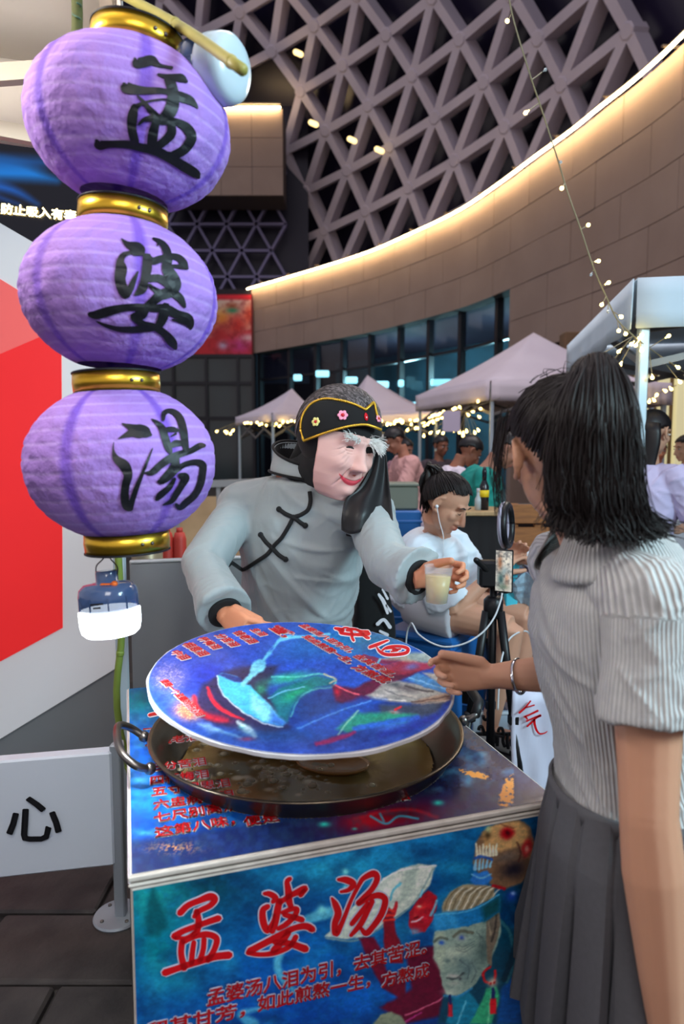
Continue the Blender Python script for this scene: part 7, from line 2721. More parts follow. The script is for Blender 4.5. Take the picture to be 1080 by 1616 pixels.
a = np.clip((yv - lo) / .002, 0, 1) * np.clip((hi - yv) / .002, 0, 1) * (np.abs(x) < .054)
cols = cols * (1 - a[:, None]) + np.array((200, 36, 58.)) * a[:, None]
a = .35 * np.exp(-(x / .05) ** 2 - ((yv + .07) / .02) ** 2)
cols = cols * (1 - a[:, None]) + np.array((222, 150, 146.)) * a[:, None]
idx = np.arange(ns * nv).reshape(nv, ns)
FF = np.stack([idx[:-1, :-1], idx[:-1, 1:], idx[1:, 1:], idx[1:, :-1]], -1).reshape(-1, 4)
me = bpy.data.meshes.new('mask')
me.from_pydata(VP.tolist(), [], FF.tolist())
mk_ = finish('mask', me, mat('latex_mask', rough=.55, vcol=True, spec=.35, sss=.04), ven, True, cols=cols)
m_ = mk_.modifiers.new('solid', 'SOLIDIFY'); m_.thickness = .004; m_.offset = -1
grid_f = lambda xx, yy: float(f_[np.argmin((x - xx) ** 2 + (yv - yy) ** 2)])
MP = lambda xx, yy, h=0: MC + Rt * xx + U * yy + F * (grid_f(xx, yy) + h)
for sg in (-1, 1):
    v, f = tube([MP(sg * .020, .0275, .001), MP(sg * .028, .0305, .002), MP(sg * .037, .0310, .002), MP(sg * .046, .0285, .002), MP(sg * .052, .026, .001)], [.0010, .0042, .0048, .0038, .0010], 8, flat=1.0)
    mesh_obj('eye_slit', v, f, mat('black_slit', rgb(10, 8, 8), .6), mk_, True)
m_whair = mat('white_tuft', rgb(240, 240, 236), .7)
rt_ = random.Random(4)
paths = []
for k in range(170):
    u = rt_.random()
    b = MP(.016 + .040 * u, .056 + .010 * math.sin(u * 2.6) + rt_.gauss(0, .004), .002)
    e = b + (Rt * (.012 + .008 * u) + F * .009 + U * rt_.gauss(.002, .004)) * rt_.uniform(.7, 1.3)
    paths.append([b, b.lerp(e, .5) + F * .005, e])
v, f = strands(paths, .0011, .0004)
mesh_obj('white_eyebrow', v, f, m_whair, mk_, True)['kind'] = 'stuff'
paths = []
for k in range(230):
    u = rt_.random()
    b = MP(-.018 - .040 * u, .058 + rt_.gauss(0, .005), .002)
    d = (-Rt * rt_.uniform(.3, 1.0) + F * .75 + U * rt_.gauss(-.25, .30)).normalized()
    e = b + d * rt_.uniform(.022, .050)
    paths.append([b, b.lerp(e, .5) + U * .003, e - U * .004])
v, f = strands(paths, .0010, .0004)
mesh_obj('white_eyebrow', v, f, m_whair, mk_, True)['kind'] = 'stuff'

# ---- headdress: black band with gold braid, flowers and a red stone
HC = at(538, 681, 2.15)
HR_ = .147


def on_band(px, py, r=HR_):
    d = ray(px, py).normalized()
    oc = EYE - HC
    b = oc.dot(d)
    disc = b * b - (oc.length_squared - r * r)
    if disc > 0:
        return EYE + d * (-b - math.sqrt(disc))
    p = EYE - d * b
    return HC + (p - HC).normalized() * r


z1 = lambda L: [(420 + x / 4.5, 590 + y / 4.5) for x, y in L]
lower = catmull(z1([(268, 476), (330, 452), (400, 426), (500, 394), (600, 370), (700, 360), (760, 374), (816, 396)]), 6)
upper = catmull(z1([(246, 400), (250, 330), (276, 264), (330, 206), (420, 176), (540, 190), (640, 220), (708, 254)]), 6)
upper2 = catmull(z1([(708, 254), (736, 230), (766, 206), (782, 262), (800, 330), (816, 396)]), 6)
up = [q for q in upper] + [q for q in upper2[1:]]
nU = 56
rs = lambda L, n: [np.array([np.interp(k / (n - 1), np.linspace(0, 1, len(L)), [p[i] for p in L]) for i in (0, 1)]) for k in range(n)]
Lo, Up = rs(lower, nU), rs(up, nU)
rows = []
for j in range(9):
    w = j / 8
    rows.append([on_band(*(Lo[i] * (1 - w) + Up[i] * w)) for i in range(nU)])
v, f = loft(rows, False, False)
m_velvet = mat('black_velvet', rgb(10, 9, 11), .9, sheen=.1)
band = finish('headband', evaluated(v, f, [('SOLIDIFY', dict(thickness=.006, offset=0))]), m_velvet, ven, True)
m_braid = mat('gold_braid', rgb(226, 178, 60), .35, metal=.7)


def braid(L):
    P = [on_band(*p, HR_ + .005) for p in L]
    W = [V(p) for p in catmull([tuple(p) for p in P], 4)]
    v, f = tube(W, [.0034 + .0014 * math.sin(i * 2.1) for i in range(len(W))], 8)
    return mesh_obj('gold_trim', v, f, m_braid, band, True)


braid(lower)
braid([tuple(lower[0])] + [tuple(q) for q in upper] + [tuple(q) for q in upper2[1:-6]])
m_pink, m_yel, m_gem = mat('pink_sequin', rgb(240, 150, 180), .3), mat('yellow_sequin', rgb(232, 226, 140), .3), mat('red_stone', rgb(196, 20, 36), .15)
for (zx, zy), mm, r_ in (((545, 293), m_pink, .0150), ((353, 340), m_yel, .0135), ((800, 318), m_pink, .011)):
    p = on_band(420 + zx / 4.5, 590 + zy / 4.5, HR_ + .006)
    n = (p - HC).normalized()
    X, Y_, Z_ = frame_from(n)
    ps = []
    for k in range(6):
        a = k * math.pi / 3
        ps.append(ellipsoid(p + (X * math.cos(a) + Y_ * math.sin(a)) * r_ * .68, (X * r_ * .42, Y_ * r_ * .42, Z_ * .0022), 10, 6))
    v, f = join(ps)
    fl = finish('sequin_flower', fused([(v, f)], .0012, 1), mm, band, True)
    v, f = ellipsoid(p + n * .002, (X * r_ * .34, Y_ * r_ * .34, Z_ * .003), 12, 8)
    mesh_obj('bead', v, f, m_gem, fl, True)
p = on_band(420 + 712 / 4.5, 590 + 305 / 4.5, HR_ + .005)
X, Y_, Z_ = frame_from((p - HC).normalized())
v, f = ellipsoid(p, (X * .0062, Y_ * .0125, Z_ * .004), 14, 10)
mesh_obj('red_stone', v, f, m_gem, band, True)
# grey streaked wig over the crown
m_wig = mat('grey_streaked_hair', rough=.45, vcol=True)
wig_r = V((.140, .138, .142))
wx, wy, wz = Rt, F, U
WC = HC - F * .008 + U * .002
v, f = ellipsoid(WC, (wx * .136, wy * .132, wz * .139), 40, 28)
me = bpy.data.meshes.new('wig')
me.from_pydata([tuple(p) for p in v], [], f)
wig = finish('wig', me, m_black, ven, True)
paths, wc_ = [], []
part_d = V((.30, .70, .65)).normalized()
for k in range(520):
    a = rt_.uniform(0, 2 * math.pi)
    st = V((rt_.uniform(-.35, .45), rt_.uniform(.45, .8), rt_.uniform(.35, .75))).normalized()
    en = V((rt_.uniform(-1, 1), -rt_.uniform(.3, 1), rt_.uniform(-.3, .55))).normalized()
    mid_ = V((en.x * .8 + st.x * .3, .12, 1.0)).normalized()
    pts = []
    for j in range(9):
        u = j / 8
        d = (st * (1 - u) ** 2 + mid_ * 2 * u * (1 - u) + en * u * u).normalized()
        pts.append(WC + (wx * d.x * .139 + wy * d.y * .135 + wz * d.z * .142) * (1.0 + .012 * rt_.random()))
    paths.append(pts)
    g = rt_.choice((34, 40, 46, 60, 84, 110, 130))
    wc_.append((g, g * .93, g * .95))
parts, cc = [], []
for p, c in zip(paths, wc_):
    t = tube(p, .0019, 4, cap=False)
    parts.append(t)
    cc += [c] * len(t[0])
v, f = join(parts)
mesh_obj('streaked_strands', v, f, m_wig, wig, True, cc)['kind'] = 'stuff'
# black hood falling to the collar on the left, long veil on the right
rows = []
for k in range(9):
    u = k / 8
    c = (HC - F * .030 - U * .02).lerp(N + V((.0, .012, .04)), u)
    rows.append(ellipse(c, Rt * (.116 - .075 * u ** .8), F * (.075 - .030 * u), 28))
v, f = loft(rows)
mesh_obj('hood', v, f, m_black, ven, True)
hb_ = J['head'] - U * .06 - F * .015
v, f = tube([N - (hb_ - N) * .12 + V((0, .018, 0)), N.lerp(hb_, .4), N.lerp(hb_, .8), hb_ + (hb_ - N) * .25], [.070, .068, .080, .088], 28)
mesh_obj('neck_wrap', v, f, m_black, ven, True)
lf = catmull([(594, 690), (585, 735), (566, 770), (546, 786), (540, 812), (540, 836)], 4)
rt2 = catmull([(606, 684), (611, 725), (615, 765), (619, 800), (621, 825), (619, 846)], 4)
rows = []
for k, (a, b) in enumerate(zip(lf, rt2)):
    u = k / (len(lf) - 1)
    row = []
    for i in range(25):
        w = i / 24
        q = np.array(a) * (1 - w) + np.array(b) * w
        Y = 2.17 - .13 * min(1, u * 1.3) + .016 * math.sin(w * 9 + u * 2) * (.3 + u) + .05 * w * (1 - u)
        row.append(at(q[0], q[1] + (5 * math.sin(w * 9) * u), Y))
    rows.append(row)
v, f = loft(rows, False, False)
finish('veil', evaluated(v, f, [('SOLIDIFY', dict(thickness=.004))]), mat('black_satin', rgb(13, 13, 16), .45, sheen=.1), ven, True)
rows = []
for k in range(10):
    u = k / 9
    c = (HC - F * .06 + V((.03, .03, 0))).lerp(at(585, 845, 2.20), u)
    rows.append(ellipse(c, V((.10 - .02 * u, 0, 0)), V((0, .05, 0)), 24))
v, f = loft(rows)
mesh_obj('back_hair', v, f, m_black, ven, True)

# ---- cup of soup in his left hand
CUPY = 1.755
cb = at(689, 952, CUPY)
ctop = at(693, 893, CUPY)
hgt = ctop.z - cb.z
m_cup = mat('clear_plastic', rgb(236, 240, 242), .06, alpha=.16, spec=.9)
m_drink = mat('cloudy_drink', rgb(214, 188, 118), .25, noise=(20, .3, rgb(196, 168, 100)))
axc_ = (ctop - cb).normalized()
X, Y_, Z_ = frame_from(axc_)
cup = thing('plastic_cup', 'clear plastic cup of cloudy yellow soup in the hand of the masked vendor', 'cup', cb)
r0, r1 = .0275, .0365
v, f = lathe([(.001, 0), (r0, 0), (r0 + .001, .002), (r1, hgt - .004), (r1 + .0018, hgt - .003), (r1 + .0018, hgt), (r1 - .0005, hgt), (r1 - .0012, hgt - .004), (r0 - .0005, .003), (.001, .002)], cb, (X, Y_, Z_), 40)
mesh_obj('wall', v, f, m_cup, cup, True)
fl_ = hgt * .74
rl2 = r0 + (r1 - r0) * .74
v, f = lathe([(.001, .003), (r0 - .001, .003), (rl2 - .0016, fl_), (.001, fl_)], cb, (X, Y_, Z_), 40)
mesh_obj('drink', v, f, m_drink, cup, True)
for k in (.80, .84, .88):
    rr_ = r0 + (r1 - r0) * k + .0006
    ring = [cb + Z_ * hgt * k + (X * math.cos(2 * math.pi * i / 40) + Y_ * math.sin(2 * math.pi * i / 40)) * rr_ for i in range(41)]
    v, f = tube(ring, .0006, 5)
    mesh_obj('rim_ridge', v, f, m_cup, cup, True)


# ================================================================== CLUTTER BEHIND THE STAND
# ------------------------------------------------------------------ tripod with phone and ring light
m_blk = mat('black_metal', rgb(20, 20, 23), .4, metal=.2)
TX, TYY = at(778, 1000, 2.5).x, 2.5
tri = thing('tripod', 'black camera tripod with narrow legs between the seated woman and the customer', 'tripod', (TX, TYY, 0))
hub_z = at(778, 955, 2.5).z
v, f = tube([V((TX, TYY, .35)), V((TX, TYY, hub_z + .10))], .014, 14)
mesh_obj('centre_column', v, f, m_blk, tri, True)
v, f = lathe([(.02, hub_z - .05), (.036, hub_z - .04), (.036, hub_z + .02), (.022, hub_z + .035)], (TX, TYY, 0), n=24)
mesh_obj('hub', v, f, m_blk, tri, True)
for a in (200, 320, 80):
    d = V((math.cos(R(a)), math.sin(R(a)), 0))
    p, q = V((TX, TYY, hub_z - .02)) + d * .03, V((TX, TYY, .01)) + d * .17
    v, f = join([tube([p, p.lerp(q, .45)], .016, 12), tube([p.lerp(q, .43), p.lerp(q, .75)], .0125, 12), tube([p.lerp(q, .73), q], .010, 12)])
    lg = mesh_obj('leg', v, f, m_blk, tri, True)
    for u in (.44, .74):
        v, f = boxv(p.lerp(q, u), .04, .034, .04, bev=.006)
        mesh_obj('leg_lock', v, f, m_blk, lg)
    v, f = ball(q, .014, 12, 8)
    mesh_obj('rubber_foot', v, f, m_blk, lg, True)
v, f = boxv(at(771, 905, 2.5), .075, .06, .10, bev=.01)
mesh_obj('head_block', v, f, m_blk, tri)
v, f = capsule(at(772, 902, 2.49), at(752, 884, 2.44), .014, .011)
mesh_obj('pan_handle', v, f, m_blk, tri, True)
ph = thing('mobile_phone', 'mobile phone clamped upright on the black tripod with a bright screen picture', 'phone', at(796, 935, 2.46))
pc = at(796, 901, 2.46)
pn_ = V((-.50, -.86, 0)).normalized()
pr_ = V((.86, -.50, 0)).normalized()
axp = (pr_, pn_, Zu)
v, f = boxv(pc, .066, .009, .158, axp, .003)
pb_ = mesh_obj('body', v, f, m_blk, ph)
pp = Plane(pc + pn_ * .005, pr_, Zu)


def phone_art(px, py, U, W):
    p = Paint(U * 1000, W * 1000, (196, 188, 176))
    p.blob(-14, 30, 9, 28, (150, 96, 66), .95); p.blob(10, 40, 12, 22, (226, 214, 196), .9); p.blob(8, -2, 14, 16, (120, 150, 160), .8)
    p.blob(-10, -30, 12, 24, (54, 84, 84), .95); p.blob(12, -30, 8, 28, (196, 150, 120), .9); p.blob(0, -58, 18, 10, (90, 110, 90), .8)
    p.cloud(9, 7, (40, 44, 50), .5)
    return p.c


m_ph = mat('phone_picture', rough=.15, vcol=True)
_n = m_ph.node_tree
_n.links.new([n for n in _n.nodes if n.type == 'ATTRIBUTE'][0].outputs['Color'], _n.nodes['Principled BSDF'].inputs['Emission Color'])
_n.nodes['Principled BSDF'].inputs['Emission Strength'].default_value = .5
printed_face('screen', pp, -.030, .030, -.074, .074, 30, 70, phone_art, m_ph, ph, .0006)
v, f = boxv(pc - pn_ * .02 - V((0, 0, .06)), .03, .03, .05, axp, .004)
mesh_obj('clamp', v, f, m_blk, ph)
rl3 = thing('ring_light', 'turned white ring light on a thin black arm above the tripod', 'ring light', at(797, 870, 2.6))
rc3 = at(797, 829, 2.6)
rn = V((.90, -.42, .05)).normalized()
X, Y_, Z_ = frame_from(rn)
ring = [rc3 + (X * math.cos(2 * math.pi * i / 48) + Y_ * math.sin(2 * math.pi * i / 48)) * .078 for i in range(49)]
v, f = tube(ring, .0125, 10)
mesh_obj('diffuser_ring', v, f, mat('ring_diffuser', rgb(172, 170, 190), .3), rl3, True)
ring = [rc3 + rn * .010 + (X * math.cos(2 * math.pi * i / 48) + Y_ * math.sin(2 * math.pi * i / 48)) * .078 for i in range(49)]
v, f = tube(ring, .0135, 10)
mesh_obj('housing', v, f, m_blk, rl3, True)
v, f = tube([rc3 - Zu * .085, at(800, 880, 2.58), at(786, 920, 2.52), V((TX, TYY, hub_z + .06))], .006, 8)
mesh_obj('arm', v, f, m_blk, rl3, True)
m_cable = mat('white_cable', rgb(206, 210, 214), .4)
v, f = tube(catmull([tuple(at(*p)) for p in ((793, 936, 2.45), (790, 950, 2.44), (780, 975, 2.42), (762, 998, 2.40), (735, 1015, 2.40), (705, 1021, 2.42), (680, 1014, 2.45), (660, 1000, 2.5), (648, 985, 2.55), (640, 1040, 2.6), (638, 1300, 2.6))], 8), .0032, 8)
tag(mesh_obj('charging_cable', v, f, m_cable, smooth=True), 'long white charging cable sagging from the phone past the knee of the seated woman', 'cable')
v, f = tube(catmull([tuple(at(*p)) for p in ((786, 1120, 2.42), (788, 1080, 2.42), (792, 1040, 2.44), (802, 1012, 2.5), (815, 1000, 2.6), (830, 996, 2.68), (838, 1003, 2.72))], 8), .0034, 8)
tag(mesh_obj('power_cable', v, f, m_cable, smooth=True), 'short white cord rising behind the tripod to the box under the table', 'cord')

# ------------------------------------------------------------------ white table with bouquet
TZ = .75
tab = thing('folding_table', 'white folding table behind the customer carrying the wrapped bouquet', 'table', (at(850, 985, 3.0).x, 3.0, 0))
tx0, tx1 = at(797, 985, 2.85).x, at(797, 985, 2.85).x + .72
v, f = boxv(((tx0 + tx1) / 2, 3.12, TZ - .015), tx1 - tx0, .58, .03, bev=.006)
mesh_obj('table_top', v, f, mat('white_laminate', rgb(196, 196, 206), .4), tab)
v, f = boxv(((tx0 + tx1) / 2, 3.12, TZ - .055), tx1 - tx0 - .06, .52, .05, bev=.004)
mesh_obj('frame', v, f, mat('olive_frame', rgb(70, 66, 50), .6), tab)
for a in (tx0 + .06, tx1 - .06):
    for b in (3.0, 3.36):
        v, f = tube([V((a, b, TZ - .05)), V((a, b, .0))], .014, 10)
        mesh_obj('leg', v, f, m_blk, tab, True)
# bouquet in a crinkled wrap
rb3 = random.Random(8)
bq = thing('wrapped_bouquet', 'bouquet of dusty lilac flowers wrapped in crinkled pale blue plastic on the table', 'bouquet', (at(850, 985, 2.95).x, 2.95, TZ))
bb0 = V((at(842, 985, 2.93).x, 2.93, TZ + .002))
bt = at(832, 900, 2.90)
axq = (bt - bb0)
X, Y_, Z_ = frame_from(axq)
Lq = axq.length
rows = []
for k in range(14):
    u = k / 13
    row = []
    for i in range(48):
        a = 2 * math.pi * i / 48
        r_ = .030 + .085 * u ** .9 + (.010 + .016 * u) * math.sin(a * 7 + 1.3 * math.sin(u * 5)) * .6 + .006 * rb3.uniform(-1, 1)
        row.append(bb0 + Z_ * (Lq * u + (.025 * math.sin(a * 5) if k == 13 else 0)) + (X * math.cos(a) + Y_ * math.sin(a)) * r_)
    rows.append(row)
v, f = loft(rows, False)
me = evaluated(v, f, [('SOLIDIFY', dict(thickness=.0015))])
finish('plastic_wrap', me, mat('crinkled_wrap', rgb(176, 206, 224), .18, alpha=.72, spec=.8, noise=(40, .5, rgb(120, 140, 160))), bq)
fcols = [(150, 130, 150), (176, 160, 180), (120, 100, 120), (190, 186, 150), (110, 84, 70), (90, 96, 70)]
for k in range(26):
    a, r_ = rb3.uniform(0, 6.28), rb3.uniform(0, .085)
    p = bb0 + Z_ * (Lq + rb3.uniform(-.02, .035)) + (X * math.cos(a) + Y_ * math.sin(a)) * r_
    ps = []
    n = (Z_ + V((rb3.gauss(0, .4), rb3.gauss(0, .4), rb3.gauss(0, .2)))).normalized()
    A, B, C_ = frame_from(n)
    sz = rb3.uniform(.012, .021)
    for q in range(6):
        aa = q * 1.047
        dd = A * math.cos(aa) + B * math.sin(aa)
        ps.append(ellipsoid(p + dd * sz * .6 + C_ * sz * .2, (dd * sz * .6, A.cross(B).cross(dd) * sz * .34, (C_ + dd * .4) * sz * .16), 8, 5))
    ps.append(ball(p + C_ * .003, sz * .28, 8, 6))
    v, f = join(ps)
    c = fcols[k % 6]
    mesh_obj('flower', v, f, mat('petal_%d' % (k % 6), rgb(*c), .7), bq, True)
# soft pack of tissues, cyan cup, papers
t = thing('tissue_pack', 'white soft pack of tissues with a green mark lying on the flowers by the customer', 'tissues', at(852, 885, 2.9))
c = at(850, 878, 2.88)
v, f = ellipsoid(c, (V((.085, 0, -.012)), V((0, .05, 0)), V((0.0, 0, .026))), 20, 10)
v = [p + V((0, 0, .006 * math.sin(p.x * 130) * math.sin(p.y * 90))) for p in v]
pk = mesh_obj('pack', v, f, mat('white_film', rgb(196, 206, 214), .3), t, True)
v, f = ellipsoid(c + V((.016, -.040, .008)), (V((.026, 0, 0)), V((0, .014, 0)), V((0, 0, .012))), 16, 8)
mesh_obj('green_mark', v, f, mat('green_film', rgb(60, 170, 160), .4), t, True)
t = thing('cyan_carton', 'upright cyan paper carton behind the phone on the table', 'carton', at(812, 905, 2.85))
v, f = loft([[at(805, 910, 2.88) + V((sx * .026, sy * .022, 0)) for sx, sy in ((-1, -1), (1, -1), (1, 1), (-1, 1))], [at(812, 866, 2.88) + V((sx * .028, sy * .024, 0)) for sx, sy in ((-1, -1), (1, -1), (1, 1), (-1, 1))]])
v2, f2 = boxv(at(806, 950, 2.88), .05, .044, .20, bev=.003)
mesh_obj('body', *join([(v, f), (v2, f2)]), mat('cyan_card', rgb(70, 190, 212), .5), t)
v, f = boxv(at(811, 868, 2.88), .054, .046, .008, bev=.002)
mesh_obj('flap', v, f, mat('cyan_card', rgb(70, 190, 212)), t)
# white boxes under the table
m_box = mat('white_box_card', rgb(190, 190, 196), .6)
bx = at(868, 1040, 2.75)
for k, (w, d, h, zc, off, lab) in enumerate(((.36, .26, .20, .10, 0, 'lowest white carton of the stack under the folding table'), (.34, .25, .22, .31, .01, 'middle white carton of the stack under the folding table'), (.30, .24, .14, .49, .02, 'topmost white carton under the folding table, with a cord on it'))):
    t = thing('white_carton', lab, 'carton', (bx.x + off, 2.82, zc - h / 2), 'white cartons under the table')
    v, f = boxv((bx.x + off, 2.82, zc), w, d, h - .004, bev=.004)
    mesh_obj('box', v, f, m_box, t)
    v, f = boxv((bx.x + off, 2.82, zc + h / 2 - .018), w + .008, d + .008, .03, bev=.003)
    mesh_obj('lid', v, f, m_box, t)
v, f = tube(catmull([(bx.x + .02 + .05 * math.cos(a), 2.76 + .03 * math.sin(a), .576 + .003 * a) for a in [k * .6 for k in range(24)]], 3), .004, 6)
tag(mesh_obj('coiled_cable', v, f, m_cable, smooth=True), 'coiled white cord lying on the topmost white carton', 'cord')

# ------------------------------------------------------------------ slatted crate and counter behind
m_slat = mat('crate_wood', rgb(150, 96, 48), .6, noise=(9, .6, rgb(104, 62, 30)), stretch=(1, 1, 7))
cr = thing('slatted_crate', 'brown slatted wooden crate behind the ring light and the chin of the customer', 'crate', (at(840, 880, 3.7).x, 3.7, 0))
cxl, cxr = at(803, 860, 3.7).x, at(900, 860, 3.7).x
zb_, zt3 = 0.0, at(840, 795, 3.7).z
for k in range(9):
    z = zt3 - .055 - k * .125
    v, f = boxv(((cxl + cxr) / 2, 3.7, z), cxr - cxl, .022, .105, bev=.004)
    mesh_obj('slat', v, f, m_slat, cr)
for xx in (cxl + .03, (cxl + cxr) / 2, cxr - .03):
    v, f = boxv((xx, 3.73, zt3 / 2), .05, .03, zt3, bev=.004)
    mesh_obj('batten', v, f, m_slat, cr)
v, f = boxv(((cxl + cxr) / 2, 3.85, zt3 / 2), cxr - cxl, .02, zt3 - .02, bev=.003)
mesh_obj('back_panel', v, f, mat('dark_crate', rgb(60, 58, 62)), cr)
CNY = 3.75
cz = at(750, 806, CNY).z
ctr = thing('market_counter', 'wooden topped counter with black cloth front behind the seated woman', 'counter', (at(740, 850, CNY).x, CNY, 0))
cx0, cx1 = at(700, 806, CNY).x, at(800, 806, CNY).x
v, f = boxv(((cx0 + cx1) / 2, CNY + .12, cz - .012), cx1 - cx0, .34, .024, bev=.004)
mesh_obj('counter_top', v, f, mat('light_wood', rgb(176, 146, 104), .5, noise=(8, .4, rgb(150, 116, 76)), stretch=(8, 1, 1)), ctr)
rows = [[V((cx0 + (cx1 - cx0) * i / 30, CNY - .04 - .012 * math.sin(i * 1.1) * (1 - z / cz), z)) for i in range(31)] for z in (0.004, cz * .33, cz * .66, cz - .026)]
v, f = loft(rows, False, False)
finish('cloth_front', evaluated(v, f, [('SOLIDIFY', dict(thickness=.006))]), m_black, ctr, True)
for xx in (cx0 + .03, cx1 - .03):
    for yy in (CNY + .0, CNY + .26):
        v, f = boxv((xx, yy, (cz - .024) / 2), .03, .03, cz - .024, bev=.003)
        mesh_obj('leg', v, f, m_blk, ctr)
for px, lab, cc, r_, hh in ((755, 'clear sauce bottle standing on the wooden counter below the teal tee', rgb(190, 200, 204), .020, .10), (764, 'tall black bottle with a yellow band standing on the wooden counter', rgb(24, 26, 34), .026, .24)):
    p = at(px, 800, CNY + .06)
    p.z = cz
    t = thing('bottle', lab, 'bottle', p)
    if hh > .2:
        v, f = lathe([(.001, 0), (r_, 0), (r_, hh * .55), (r_ * .5, hh * .68), (r_ * .4, hh * .7)], p, n=20)
        b_ = mesh_obj('glass', v, f, mat('black_bottle', cc, .2), t, True)
        v, f = lathe([(r_ * 1.03, hh * .30), (r_ * 1.05, hh * .30), (r_ * 1.05, hh * .46), (r_ * 1.03, hh * .46)], p, n=20, cap=False)
        mesh_obj('yellow_band', v, f, mat('yellow_label', rgb(226, 196, 30), .5), t, True)
        v, f = lathe([(.001, hh * .7), (r_ * .5, hh * .7), (r_ * .5, hh * .9), (r_ * .25, hh), (.001, hh)], p, n=16)
        mesh_obj('cap', v, f, mat('black_bottle', cc), t, True)
    else:
        v, f = lathe([(.001, 0), (r_, 0), (r_, hh * .6), (r_ * .5, hh * .8), (r_ * .5, hh)], p, n=20)
        mesh_obj('glass', v, f, mat('pale_bottle', cc, .15, alpha=.75), t, True)
        v, f = lathe([(.001, hh), (r_ * .55, hh), (r_ * .5, hh * 1.2), (.001, hh * 1.2)], p, n=16)
        mesh_obj('cap', v, f, m_box, t, True)
# grey bin on a blue crate
q = at(628, 800, 4.8)
zq0, zq1 = at(628, 802, 4.8).z, at(628, 766, 4.8).z
t = thing('storage_bin', 'grey green storage bin on the blue crate between vendor and pink tee', 'bin', (q.x, q.y, zq0))
v, f = boxv((q.x, q.y, (zq0 + zq1) / 2), .26, .26, zq1 - zq0, bev=.012)
mesh_obj('body', v, f, mat('grey_bin', rgb(124, 130, 118), .6), t)
v, f = boxv((q.x, q.y, zq1 + .01), .28, .28, .022, bev=.006)
mesh_obj('rim', v, f, mat('grey_bin', rgb(124, 130, 118)), t)
t = thing('blue_crate', 'bright blue plastic crate under the grey green bin', 'crate', (q.x, q.y, 0))
v, f = boxv((q.x, q.y, zq0 / 2 - .002), .30, .30, zq0 - .004, bev=.012)
mesh_obj('body', v, f, m_blue, t)
for k in range(5):
    v, f = boxv((q.x, q.y, .12 + k * (zq0 - .2) / 4), .312, .312, .02, bev=.004)
    mesh_obj('rib', v, f, m_blue, t)

# ------------------------------------------------------------------ white sheet with red brush marks, black iron rack on a pale board
sy = 2.42
sh = Plane(at(806, 1250, sy), (1, 0, 0), Zu)
s0, s1 = at(809, 1150, sy).x, at(930, 1150, sy).x
z0, z1_ = 0.0, at(840, 1092, sy).z
t = thing('painted_sheet', 'white sheet with red brush marks standing beside the stand at the hip of the customer', 'sign', ((s0 + s1) / 2, sy, 0))
rows = [[V((s0 + (s1 - s0) * i / 24, sy + .006 * math.sin(i * .9) * math.sin(j * .8), z0 + (z1_ - z0) * j / 12)) for i in range(25)] for j in range(13)]
v, f = loft(rows, False, False)
finish('sheet', evaluated(v, f, [('SOLIDIFY', dict(thickness=.012, offset=-1))]), mat('white_sheet', rgb(206, 206, 224), .5, bump=(6, .3, .01)), t, True)
z8 = lambda L: [[(720 + x / 6.75, 1060 + y / 6.75, w / 6.75) for x, y, w in s_] for s_ in L]
mk8 = z8([[(672, 434, 12), (735, 378, 10), (792, 308, 8)], [(735, 380, 6), (780, 366, 6), (830, 352, 8)], [(724, 476, 10), (790, 450, 9), (868, 412, 12)], [(738, 476, 10), (756, 500, 9)], [(750, 522, 9), (820, 490, 8), (896, 460, 12)], [(756, 578, 9), (800, 540, 9), (850, 490, 10), (900, 466, 9)], [(830, 510, 14), (836, 560, 13), (856, 620, 12), (890, 656, 9), (940, 650, 7), (968, 632, 5)]])
shp = Plane(V((0, sy - .008, 0)), (1, 0, 0), Zu)
v, f = brush(mk8, lambda q: shp.P(*shp.hit(q[0], q[1]), .004), 0)
mesh_obj('red_brush_marks', v, f, m_red, t)
ry = 2.62
t = thing('pale_board', 'pale blue grey board standing on edge behind the iron rack', 'board', (at(785, 1150, ry + .1).x, ry + .1, 0))
a0, a1 = at(746, 1150, ry + .1).x, at(812, 1150, ry + .1).x
v, f = boxv(((a0 + a1) / 2, ry + .1, at(780, 1122, ry + .1).z / 2), a1 - a0, .02, at(780, 1122, ry + .1).z, bev=.003)
mesh_obj('sheet', v, f, mat('pale_blue_board', rgb(168, 184, 200), .5), t)
v, f = boxv(((a0 + a1) / 2, ry + .088, at(780, 1124, ry + .1).z), a1 - a0, .006, .012, bev=.002)
mesh_obj('edge', v, f, mat('pale_edge', rgb(196, 206, 214), .5), t)
t = thing('iron_rack', 'black wrought iron rack with looped bars before the pale board', 'rack', (at(778, 1180, ry).x, ry, 0))
k8 = lambda L: [at(720 + x / 6.75, 1060 + y / 6.75, ry) for x, y in L]
for L in ([(290, 470), (300, 505), (325, 512), (342, 490), (340, 430)], [(240, 620), (250, 590), (275, 585), (290, 620), (300, 660)], [(345, 640), (355, 600), (385, 592), (400, 640), (410, 690), (412, 760)], [(450, 640), (462, 606), (490, 606), (506, 660), (500, 740), (520, 800)], [(556, 820), (545, 720), (560, 665), (600, 655)], [(300, 650), (370, 660), (440, 680), (520, 690)], [(385, 700), (440, 690), (440, 790)]):
    P = k8(L)
    v, f = tube(catmull([tuple(p) for p in P], 6), .0065, 8)
    mesh_obj('looped_bar', v, f, m_blk, t, True)
fx0, fx1 = at(752, 1150, ry).x, at(808, 1150, ry).x
for xx in (fx0, (fx0 + fx1) / 2, fx1):
    v, f = tube([V((xx, ry + .008, .0)), V((xx, ry + .008, at(780, 1168, ry).z))], .006, 8)
    mesh_obj('upright', v, f, m_blk, t, True)
v, f = beam(V((fx0, ry + .01, at(780, 1160, ry).z)), V((fx1, ry + .01, at(780, 1160, ry).z)), .012, .012)
mesh_obj('rail', v, f, m_blk, t)

